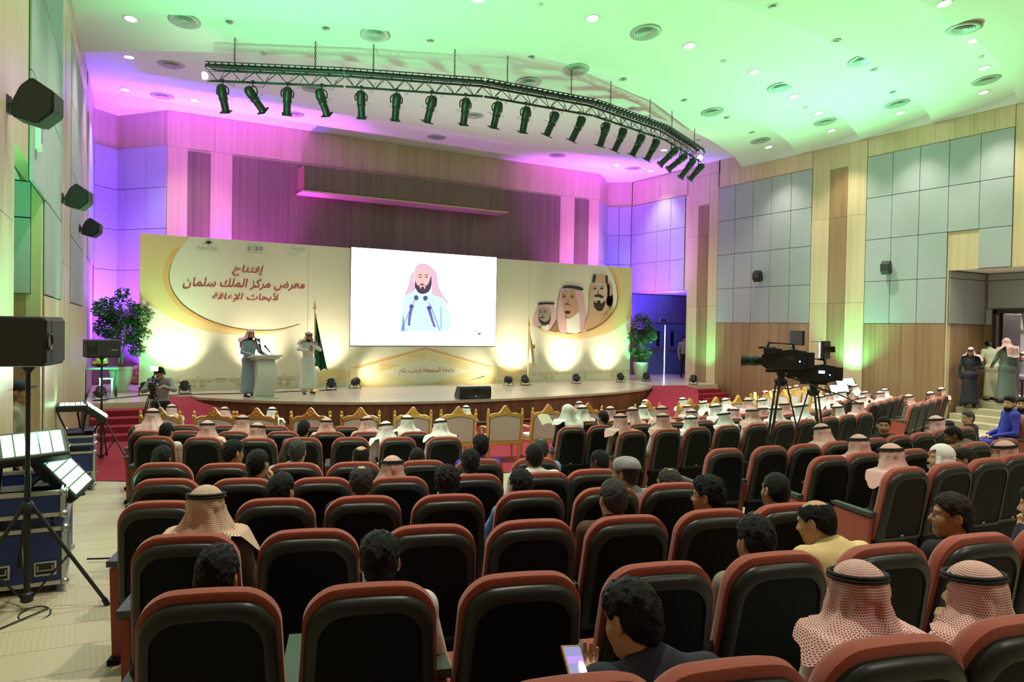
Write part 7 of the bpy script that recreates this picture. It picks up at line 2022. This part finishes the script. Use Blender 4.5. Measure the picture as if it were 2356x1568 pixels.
# ------------------------------------------------------------------ potted trees
M_LEAF = mat('leaf_green', (.06, .13, .04), .45, var=.35, vscale=14)
M_POT = mat('stone_pot', (.50, .52, .44), .6, bump=.25, bscale=40)
M_STEM = mat('tree_stem', (.20, .17, .10), .8)
def tree(p, H, rad, label, seed, blobs):
    rnd = random.Random(seed); t = thing('potted_tree', label, 'plant', p)
    bm = BM(); add_lathe(bm, [(.17, 0), (.18, .02), (.19, .12), (.25, .36), (.285, .52), (.28, .58), (.27, .60), (.295, .63), (.305, .66), (.29, .69), (.25, .68), (.24, .60), (.0, .58)], 28); pot = obj('pot', bm, M_POT, t, True)
    bm = BM()
    for j in range(8):
        a = 2 * PI * j / 8; add_tube(bm, [((.287 - .02 * math.sin(PI * u)) * math.cos(a + u * PI / 4), (.287 - .02 * math.sin(PI * u)) * math.sin(a + u * PI / 4), .565 - .06 * math.sin(PI * u)) for u in np.linspace(0, 1, 7)], .012, 5)
    obj('swag_relief', bm, M_POT, pot)['kind'] = 'stuff'
    for j in range(4):
        a = j * 1.6; bm = BM(); add_tube(bm, [(.07 * math.cos(a), .07 * math.sin(a), .58), (.05 * math.cos(a + 1), .05 * math.sin(a + 1), 1.0), (.14 * math.cos(a + .5), .14 * math.sin(a + .5), 1.5), (.10 * math.cos(a), .10 * math.sin(a), H * .86)], .016, 6, rads=[.022, .02, .015, .008]); obj('trunk', bm, M_STEM, t, True)
    bm = BM(); vs = []; fs = []
    for (bx, by, bz, br, n) in blobs:
        for _ in range(int(n * 1.6)):
            u = rnd.uniform(-1, 1); a = rnd.uniform(0, 2 * PI); rr = br * rnd.uniform(.45, 1.05) ** .7
            q = Vector((bx + rr * math.sqrt(1 - u * u) * math.cos(a), by + rr * math.sqrt(1 - u * u) * math.sin(a), bz + rr * u * .8))
            out = Vector((q.x - bx * .4, q.y - by * .4, (q.z - bz) * .5 - .06)).normalized(); L = rnd.uniform(.07, .115); W = L * .30
            s = out.cross(Vector((rnd.uniform(-.5, .5), rnd.uniform(-.5, .5), 1))).normalized(); nn = s.cross(out) * .015
            v = [bm.verts.new(x) for x in (q, q + out * L * .45 + s * W + nn, q + out * L - nn, q + out * L * .45 - s * W + nn)]
            m = bm.verts.new(q + out * L * .5 - nn)
            for i in range(4): bm.faces.new((v[i], v[(i + 1) % 4], m))
    o = obj('foliage', bm, M_LEAF, t); o['kind'] = 'stuff'
pl = at_z(278, 901, SZ)
tree((pl.x, pl.y, SZ), 2.6, .6, 'tall leafy tree in a cream pot beside the cream backdrop and red steps', 5, [(0, 0, 2.15, .50, 520), (-.35, -.1, 2.25, .34, 260), (.38, -.05, 2.1, .36, 300), (.05, -.1, 1.65, .48, 420), (.4, 0, 1.55, .32, 200), (-.3, 0, 1.75, .34, 220), (.02, 0, 2.72, .14, 60), (.35, -.1, 1.15, .2, 90), (-.2, -.1, 1.2, .16, 60)])
pr = at_z(1473, 873, SZ)
tree((pr.x, pr.y, SZ), 2.3, .45, 'leafy tree in a cream pot beside the blue double door', 6, [(0, 0, 2.1, .40, 420), (.2, -.1, 1.75, .36, 320), (-.2, 0, 1.7, .34, 280), (-.05, -.05, 2.45, .2, 90), (.1, 0, 1.05, .32, 180), (-.25, 0, 1.1, .2, 80), (0, -.05, .85, .2, 80)])

# small things on the side deck
a, b = at_z(199, 915, SZ), at_z(254, 914, SZ)
tb = thing('side_table', 'dark table in the purple-lit corner behind the loudspeaker', 'table', ((a.x + b.x) / 2 + .05, a.y + .25, SZ))
bm = BM(); add_box(bm, (0, 0, .73), (.78, .55, .05), None, .006); obj('tabletop', bm, mat('table_top_grey', (.10, .10, .11), .4), tb)
for sx in (-.34, .34):
    for sy in (-.22, .22): bm = BM(); add_box(bm, (sx, sy, .355), (.045, .045, .71)); obj('leg', bm, M_BLACK, tb)
st = thing('stool', 'pale stool standing under the dark corner table', 'stool', (tb.location.x + .12, tb.location.y + .05, SZ))
bm = BM(); add_box(bm, (0, 0, .46), (.32, .3, .03), None, .006); obj('seat', bm, M_LECT, st)
for sx in (-.13, .13): bm = BM(); add_box(bm, (sx, 0, .225), (.04, .24, .45), None, .004); obj('leg', bm, M_LECT, st)
def carved(p, w, h, label, seed):
    """a gilded carved ornament: lobed scrolls on a rounded body"""
    pr = [E((0, 0, h * .3), (w * .5, w * .3, h * .3), 0), E((0, -.02, h * .72), (w * .26, w * .2, h * .24), 0, k=.05)]
    rnd = random.Random(seed)
    for i in range(9): a = rnd.uniform(0, 6.28); pr.append(E((math.cos(a) * w * .38, -.1, h * (.15 + .7 * rnd.random())), (.05, .04, .05), 0, k=.03))
    V, F = field(pr, .02)
    o = bpy.data.objects.new('gilded_ornament', mesh_of('gilded_ornament', [(V, F, np.zeros(len(F), np.int32))])); o.data.materials.append(mat('dull_gold', (.30, .18, .05), .4, metal=.5)); COL.objects.link(o); o.location = p; tag(o, label, 'ornament')
q = at_z(314, 886, SZ); carved((q.x, q.y + .3, SZ), .42, .62, 'carved gilded ornament on the deck between the pot and the backdrop', 3)
carved((tb.location.x - .02, tb.location.y, SZ + .755), .40, .30, 'carved gilded ornament lying on the dark corner table', 4)
for i, pts in enumerate(([(340, 912), (420, 907), (520, 905), (600, 903), (720, 898), (762, 897)], [(215, 921), (260, 916), (300, 912), (333, 909)])):
    tag(tube_obj('cable', [at_z(px, py + 1.0, SZ) + Vector((0, 0, .013)) for px, py in pts], .012, M_BLACK), ('black cable trailing along the foot of the backdrop', 'black cable across the side deck by the potted tree')[i], 'cable')
c0 = [(200, 1288), (235, 1287), (275, 1285), (310, 1284)]
tag(tube_obj('cable', [at_z(px, py, floor_z(0, 7.6)) + Vector((0, 0, .012)) for px, py in c0], .009, M_BLACK), 'black cable crossing the tiled aisle to the seats', 'cable')
lp_ = [Vector((-.36 + .10 * math.cos(a) + .06, 6.35 + .16 * math.sin(a), floor_z(-.3, 6.4) + .012)) for a in np.linspace(.6, 6.6, 20)]
tag(tube_obj('cable', [Vector((-.62, 5.9, floor_z(-.6, 5.9) + .012))] + lp_, .006, M_BLACK), 'looped black cable at the foot of the near speaker stand', 'cable')

# ------------------------------------------------------------------ people standing about
camM = at_y(372, 838, 16.4)
figure('camop', standing((10, -32, 0), None, armL=((-.28, .18, 1.22), (-.10, .36, 1.30)), armR=((.30, .16, 1.20), (.10, .36, 1.28)), handL=(.5, .8, 0), handR=(-.5, .8, 0), chestfwd=.12), (camM.x, camM.y + .14, 0.02), PI - .25, 'man with headphones in a grey jacket bending over a camera before the ramp', None, top='ltgrey', bottom='black', skin='tan', hair='short', scale=1.0)
op = bpy.data.objects['person' if False else [o.name for o in bpy.data.objects if o.get('label', '').startswith('man with headphones')][0]]
hm = _bodies['camop'][1]
bm = BM(); add_tube(bm, [(.085 * math.cos(a), -.01, .03 + .115 * math.sin(a)) for a in np.linspace(0, PI, 15)], .010, 6)
for s in (-1, 1): add_lathe(bm, [(0, -.02), (.035, -.018), (.038, .012), (0, .016)], 14, (s * .088, -.005, .0), Matrix.Rotation(PI / 2, 3, 'Y'))
h = obj('headphones', bm, mat('headphone_grey', (.06, .06, .065), .35), op, True); h.matrix_local = hm
gl = at_y(50, 883, 9.05)
figure('guard', standing((0, 0, 0), None), (-.60, 9.15, floor_z(-.6, 9.1)), -PI / 2 - .1, 'guard in khaki shirt and dark cap standing in the doorway recess', None, top='khaki', bottom='navy', skin='tan', hair='short', face=True, scale=.985)
gd = [o for o in bpy.data.objects if o.get('label', '').startswith('guard in khaki')][0]
cm = cap_mesh(); cm.materials.append(CLO['navy']); c = bpy.data.objects.new('cap', cm); COL.objects.link(c); c.parent = gd; c.matrix_local = _bodies['guard'][1]
bm = BM(); 
vs = [(x, .085 + .085 * math.cos(x / .085 * 1.4) , .058 - .012 * abs(x) / .08) for x in np.linspace(-.075, .075, 11)]; A = [bm.verts.new(v) for v in vs]; B = [bm.verts.new((x, .065, .064)) for x, _, _ in vs]
for i in range(10): bm.faces.new((A[i], A[i + 1], B[i + 1], B[i]))
pk = obj('cap_peak', bm, CLO['navy'], gd); pk.matrix_local = _bodies['guard'][1]; pk.modifiers.new('thick', 'SOLIDIFY').thickness = .006
bm = BM(); add_box(bm, (-.17, -.01, 1.43), (.07, .10, .012), Matrix.Rotation(R(-14), 3, 'Y')); obj('shoulder_badge', bm, M_BLACK, gd); bm = BM(); add_lathe(bm, [(0, 0), (.05, 0), (.05, .004), (0, .005)], 18, (-.215, -.01, 1.30), Matrix.Rotation(-PI / 2 - .1, 3, 'Y')); obj('arm_patch', bm, mat('patch_white', (.5, .52, .5), .7), gd)
figure('guard2', standing((10, 0, 0), None), (21.35, 22.85, SZ), PI - .3, 'guard in khaki shirt and dark trousers by the blue double door', None, top='khaki', bottom='black', skin='tan', hair='short', face=True, scale=1.0)
v1 = at_x(2228, 943, 20.6)
ZS = .68
figure('vip1', standing((-20, -8, 0), 'stand', armL=((-.28, .06, 1.16), (-.10, .27, 1.17)), armR=((.27, 0, 1.14), (.26, .02, .88)), handL=(.7, .7, .2, (0, 0, -1)), hem=.05, hemr=.20), (20.62, 11.08, ZS), 2.3, 'man in long navy robe and draped pink scarf holding a tablet by the doorway', None, top='navy', skin='brown', scarf='p', seed=80, face=True, scale=.94, scarfkw=dict(length=.46, openf=46))
d0 = bpy.data.objects
bm = BM(); add_box(bm, (0, 0, 0), (.25, .17, .01), None, .003); tb_ = thing('tablet', 'dark tablet held by the man in the navy robe', 'tablet', (20.62, 11.08, ZS), 2.3); o = obj('body', bm, M_BLACK, tb_); o.location = (-.06, .33, 1.125); bm = BM(); add_box(bm, (-.06, .33, 1.132), (.23, .15, .003)); obj('glass', bm, mat('dark_glass', (.01, .01, .012), .08), tb_)
figure('vip2', standing((0, -30, 0), 'stand', armL=((-.27, .12, 1.10), (-.16, .34, 1.05)), armR=((.27, .12, 1.10), (.16, .34, 1.05)), handL=(.4, .8, 0), handR=(-.4, .8, 0), hem=.05, chestfwd=.20), (21.45, 10.95, .84), -.7, 'man in pale robe bowing in greeting at the guest-room door', None, top='cream', skin='tan', hair='short', scale=.97)
figure('vip3', standing((8, -8, 0), 'stand', armL=((-.28, .05, 1.12), (-.22, .26, 1.0)), hem=.04, hemr=.22), (21.1, 10.42, .84), -.55, 'man in slate green robe and salmon check scarf seen from behind at the door', None, top='slate', skin='tan', scarf='r', seed=81, agal=False, scale=1.0, scarfkw=dict(length=.43, wrap=.03))
figure('vip4', standing((70, 0, 0), None, armL=((-.30, .14, 1.28), (-.18, .42, 1.30))), (19.0, 7.95, .30), .9, 'man in pale green shirt reaching out at the doorway steps', None, top='palegreen', bottom='palegreen', skin='light', hair='short', scale=1.0)
# guest room furniture
M_TUFT = mat('white_leather', (.66, .66, .67), .4, bump=.4, bscale=9)
for i, (px, X, lab) in enumerate(((2318, 25.0, 'white tufted armchair in the guest room, under the framed portraits'), (2352, 25.2, 'second white tufted armchair in the guest room, cut by the picture edge'))):
    p = at_x(px, 800, X); t = thing('white_armchair', lab, 'armchair', (p.x + .1, p.y, .84), PI / 2 + .2)
    bm = BM(); add_box(bm, (0, -.28, .72), (.86, .18, .90), Matrix.Rotation(R(8), 3, 'X'), .06); obj('backrest', bm, M_TUFT, t, True)
    for j in range(3):
        for k in range(3):
            bm = BM(); bmesh.ops.create_uvsphere(bm, u_segments=8, v_segments=6, radius=.018, matrix=Matrix.Translation((-.25 + .25 * j, -.185 - .02 * k, .62 + .2 * k))); obj('button', bm, M_TUFT, t, True)
    bm = BM(); add_box(bm, (0, .08, .34), (.62, .60, .20), None, .05); obj('seat_cushion', bm, M_TUFT, t, True)
    for s in (-1, 1): bm = BM(); add_box(bm, (s * .37, .05, .38), (.14, .66, .42), None, .05); obj('armrest', bm, M_TUFT, t, True)
    figure('w', POSES['w'], (p.x + .06, p.y, .84), PI / 2 + .2, ('man in dark cloak and red scarf sitting in the guest room', 'man in pink-lit scarf sitting at the guest-room edge')[i], None, top='black' if i == 0 else 'grey', skin='tan', scarf='r', seed=31 + i, face=True, scarfkw=dict(wrap=(.02, .035)[i]))
for i, px in enumerate((2325, 2345)):
    p = at_x(px, 735, 27.0); t = thing('framed_portrait', ('gold-framed portrait of a man in a dark cloak in the guest room', 'gold-framed portrait of a man in a white robe in the guest room')[i], 'picture', (27.0, p.y, p.z))
    bm = BM()
    for c, s in (((0, 0, .34), (.05, .62, .06)), ((0, 0, -.34), (.05, .62, .06)), ((0, .28, 0), (.05, .06, .74)), ((0, -.28, 0), (.05, .06, .74))): add_box(bm, c, s, None, .008)
    obj('frame', bm, M_GOLD, t)
    bm = BM(); add_box(bm, (.01, 0, 0), (.02, .52, .64)); obj('canvas', bm, flat('canvas_brown', (.16, .12, .10)), t)
    for nm, pts, m in (('painted_robe', [(-.14, -.31), (-.08, .05), (0, .09), (.08, .05), (.14, -.31)], flat('robe_tan' if i == 0 else 'robe_white2', (.34, .27, .22) if i == 0 else (.7, .7, .68))), ('painted_scarf', [(-.08, .02), (-.06, .2), (0, .24), (.06, .2), (.08, .02)], flat('scarf_w', (.6, .52, .5))), ('painted_face', [(-.035, .08), (-.035, .17), (0, .19), (.035, .17), (.035, .08), (0, .05)], FK)):
        bm = BM(); dx = {'painted_robe': 0, 'painted_scarf': .003, 'painted_face': .006}[nm]; bm.faces.new([bm.verts.new((-.003 - dx, -y, z)) for y, z in pts]); obj(nm, bm, m, t)
tbl = thing('side_table', 'low dark table with a bottle in the guest room doorway', 'table', (23.9, 11.2, .84))
bm = BM(); add_box(bm, (0, 0, .50), (.5, .6, .04), None, .006); obj('tabletop', bm, M_DD, tbl)
for sx in (-.2, .2):
    for sy in (-.25, .25): bm = BM(); add_box(bm, (sx, sy, .24), (.05, .05, .48)); obj('leg', bm, M_DD, tbl)
bt = thing('water_bottle', 'small clear water bottle on the guest-room table', 'bottle', (23.9, 11.15, 1.365))
bm = BM(); add_lathe(bm, [(.0, 0), (.032, .003), (.034, .02), (.031, .08), (.034, .15), (.014, .20), (.013, .215)], 14); obj('body', bm, mat('clear_plastic', (.7, .75, .8), .1), bt, True); bm = BM(); add_lathe(bm, [(.016, .212), (.016, .235), (0, .236)], 12); obj('cap', bm, M_LECT, bt)
rl = at_y(2336, 621, 9.6); t = thing('ceiling_downlight', 'lit round downlight in the soffit over the guest-room landing', 'downlight', (21.1, 9.45, 4.37)); M = Matrix.Rotation(PI, 4, 'X'); t.matrix_world = Matrix.Translation((20.9, 9.75, 4.37)) @ M
for n, me in (('trim_ring', ME_TRIM), ('lamp_glass', ME_GLASS)): c = bpy.data.objects.new(n, me); COL.objects.link(c); c.parent = t
light('downlight_beam', 'SPOT', (20.9, 9.75, 4.3), (20.9, 9.75, 0), 60, (1, .95, .85), .08, 110, .6)
light('guest_room_lamp', 'AREA', (24.8, 10.5, 3.85), (24.8, 10.5, 0), 130, (1, .95, .92), 1.5)

# ------------------------------------------------------------------ broadcast cameras
M_CAM = mat('camera_body', (.018, .02, .02), .4); M_SCRN = mat('camera_screen', (0, 0, 0), emit=(.7, .75, 1), es=3); M_BLED = mat('blue_led', (0, 0, 0), emit=(.1, .2, 1), es=8)
def tripod(t, H, spread, hub=.92, rot=0.0):
    for i in range(3):
        a = rot + 2 * PI * i / 3; f = Vector((spread * math.cos(a), spread * math.sin(a), .02)); tp = Vector((.07 * math.cos(a), .07 * math.sin(a), H * hub)); s = Vector((-math.sin(a), math.cos(a), 0)) * .028
        m = tp.lerp(f, .52); bm = BM()
        add_tube(bm, [tp + s, m + s], .010, 6); add_tube(bm, [tp - s, m - s], .010, 6); add_tube(bm, [m - (f - tp) * .06, f], .012, 6); add_box(bm, m, (.085, .035, .05), None, .006); obj('leg', bm, M_BLACK, t, True)
        bm = BM(); add_tube(bm, [Vector((0, 0, H * .42)), tp.lerp(f, .6)], .008, 5); obj('spreader', bm, M_BLACK, t, True)
    bm = BM(); add_lathe(bm, [(.0, H * hub - .06), (.05, H * hub - .05), (.085, H * hub), (.085, H * hub + .03), (.05, H * hub + .04), (.05, H - .04), (.06, H - .03), (.06, H), (0, H)], 18); obj('head', bm, M_BLACK, t, True)
    bm = BM(); add_tube(bm, [(0, -.05, H - .04), (.05, -.35, H - .14), (.08, -.62, H - .26)], .011, 6); obj('pan_handle', bm, M_BLACK, t, True)
def video_camera(p, rz, sc, label, panel=False, lcd=False, lens=.26):
    t = thing('video_camera', label, 'camera', p, rz); S = sc
    def B(n, c, s, m=M_CAM, par=None, bv=.008, rot=None): bm = BM(); add_box(bm, Vector(c) * S, Vector(s) * S, rot, bv * S); return obj(n, bm, m, par or t)
    B('plate', (0, 0, .015), (.12, .34, .03), M_BLACK)
    bm = BM(); add_prism(bm, [(-.27, .06), (-.18, .03), (.16, .04), (.21, .08), (.21, .20), (.10, .24), (-.12, .27), (-.27, .25)], lambda q: (-.075 * S, q[0] * S, q[1] * S), lambda q: (.075 * S, q[0] * S, q[1] * S)); bmesh.ops.recalc_face_normals(bm, faces=bm.faces); bd = obj('body', bm, M_CAM, t)
    B('battery', (0, -.31, .15), (.12, .09, .18), M_BLACK)
    bm = BM(); add_lathe(bm, [(.05, 0), (.05, .08), (.058, .09), (.058, .15), (.05, .16), (.062, lens - .03), (.07, lens), (.055, lens), (.05, lens - .03), (0, lens - .035)], 20, Vector((0, .18, .125)) * S, frame(Vector((0, 1, 0))) @ Matrix.Scale(S, 3)); obj('lens', bm, M_BLACK, t, True)
    bm = BM(); add_tube(bm, [Vector(q) * S for q in ((0, -.14, .24), (0, -.12, .33), (0, .14, .34), (0, .18, .22))], .016 * S, 8); obj('carry_handle', bm, M_BLACK, t, True)
    B('viewfinder', (-.10, .12, .25), (.10, .14, .07), M_BLACK); B('viewfinder_eyepiece', (-.10, .02, .25), (.07, .06, .055), M_BLACK)
    B('microphone', (.08, .16, .28), (.025, .20, .025), M_BLACK)
    x = -.078
    B('side_display', (x, -.10, .17), (.004, .075, .035), M_SCRN if panel else mat('dim_display', (.06, .07, .06), .3), bd, 0)
    bm = BM(); bmesh.ops.create_uvsphere(bm, u_segments=8, v_segments=6, radius=.009 * S, matrix=Matrix.Translation(Vector((x, -.20, .135)) * S)); obj('indicator_lamp', bm, M_BLED, bd)
    bm = BM(); bmesh.ops.create_uvsphere(bm, u_segments=8, v_segments=6, radius=.009 * S, matrix=Matrix.Translation(Vector((0, -.345, .135)) * S)); obj('indicator_lamp', bm, M_BLED, bd)
    if lcd:
        B('monitor', (.16, -.16, .40), (.26, .03, .17), M_BLACK, None, .008, Matrix.Rotation(R(35), 3, 'Z')); bm = BM(); add_tube(bm, [Vector(q) * S for q in ((0, -.1, .29), (.08, -.13, .33))], .012, 6); obj('monitor_arm', bm, M_STEEL, t)
    if panel:
        bm = BM(); add_tube(bm, [Vector(q) * S for q in ((.0, -.14, .22), (.02, -.15, .34))], .014, 6); obj('light_arm', bm, M_STEEL, t)
        lt = B('light_panel', (.02, -.13, .46), (.22, .06, .24), M_BLACK, None, .008, Matrix.Rotation(R(-18), 3, 'Z'))
        for z in (.57, .355): B('barn_door', (-.01, -.05, z), (.24, .14, .012), M_STEEL, lt, .003, Matrix.Rotation(R(-18), 3, 'Z'))
        B('light_knob', (.06, -.22, .47), (.07, .06, .08), M_BLACK, lt)
        B('lit_face', (.0, -.095, .46), (.19, .006, .20), mat('panel_light_face', (0, 0, 0), emit=(.9, .92, 1), es=4), lt, 0, Matrix.Rotation(R(-18), 3, 'Z'))
    return t
for i, (px, py, rr, rz, lab, lab2) in enumerate(((1797, 857, 25.35, R(38), 'black video camera pointing at the stage, lens towards the door', 'black tripod carrying the camera with the long lens'), (1872, 884, 25.15, R(34), 'black video camera with light panel and small monitor', 'black tripod carrying the camera with the light panel'))):
    p = at_r(px, py, rr); fz = floor_z(p.x, p.y)
    t = thing('camera_tripod', lab2, 'tripod', (p.x, p.y, fz + .004), rz); tripod(t, p.z - fz, .46, .93, .6 + i)
    video_camera(Vector((p.x, p.y, p.z + .004)), rz, 1.15 if i == 0 else 1.05, lab, i == 1, i == 0, .26 if i == 0 else .14)
# field camera of the operator before the ramp
cp = at_y(352, 880, 15.85)
t = thing('camera_tripod', 'black tripod before the ramp under the lit news camera', 'tripod', (cp.x, cp.y, .014), 0); tripod(t, 1.25, .42, .92, .4)
vc = video_camera(Vector((cp.x, cp.y, 1.27)), PI - .15, .85, 'news camera with a glaring lamp on top before the ramp')
lf = at_y(355, 847, 15.80)
bm = BM(); add_box(bm, (0, 0, 0), (.14, .06, .10), None, .01); nl_ = thing('camera_lamp', 'glaring white lamp on the news camera', 'lamp', lf, -.1); obj('housing', bm, M_BLACK, nl_)
bm = BM(); add_box(bm, (0, -.032, 0), (.13, .004, .09)); obj('lit_face', bm, mat('glare_white', (0, 0, 0), emit=(.95, .95, 1), es=40), nl_)
bm = BM(); add_tube(bm, [(0, 0, -.05), (0, .03, -.16)], .01, 6); obj('stem', bm, M_BLACK, nl_)
light('camera_lamp_beam', 'SPOT', lf + Vector((0, -.06, 0)), lf + Vector((.9, -3, -.1)), 60, (.95, .96, 1), .05, 90, .8)
# phone held in the hindmost row
ph = at_y(1328, 1545, 1.62)
t = thing('mobile_phone', 'mobile phone with a bright screen held in the hindmost row', 'phone', ph, .3)
M3 = Matrix.Rotation(R(-38), 3, 'X') @ Matrix.Rotation(R(16), 3, 'Y')
bm = BM(); add_box(bm, (0, 0, 0), (.070, .009, .142), M3, .004); obj('case', bm, M_GOLD, t)
bm = BM(); add_box(bm, M3 @ Vector((0, -.005, 0)), (.062, .002, .130), M3); sc_ = obj('screen', bm, mat('phone_screen', (0, 0, 0), emit=(.22, .22, .42), es=.8), t)
bm = BM(); add_box(bm, M3 @ Vector((0, -.0065, .03)), (.058, .001, .018), M3); obj('screen_banner', bm, mat('phone_banner', (0, 0, 0), emit=(.25, .15, .7), es=1.2), sc_)
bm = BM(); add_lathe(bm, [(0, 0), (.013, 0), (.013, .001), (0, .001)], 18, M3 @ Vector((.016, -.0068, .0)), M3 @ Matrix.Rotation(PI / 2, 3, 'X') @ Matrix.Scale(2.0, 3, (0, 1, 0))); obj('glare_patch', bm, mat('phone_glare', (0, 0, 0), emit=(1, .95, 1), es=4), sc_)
# programme sheet held by the man in the white head cloth
q = at_r(1262, 976, 22.4); t = thing('paper_sheet', 'folded programme sheet in the hands of the man in black cloak', 'paper', q, .3)
bm = BM(); v = [bm.verts.new(x) for x in ((-.14, 0, 0), (0, .03, .02), (.14, 0, 0), (.14, .12, .14), (0, .15, .16), (-.14, .12, .14))]; bm.faces.new((v[0], v[1], v[4], v[5])); bm.faces.new((v[1], v[2], v[3], v[4])); o = obj('sheet', bm, mat('paper_cream', (.72, .66, .50), .7), t); o.modifiers.new('thick', 'SOLIDIFY').thickness = .002
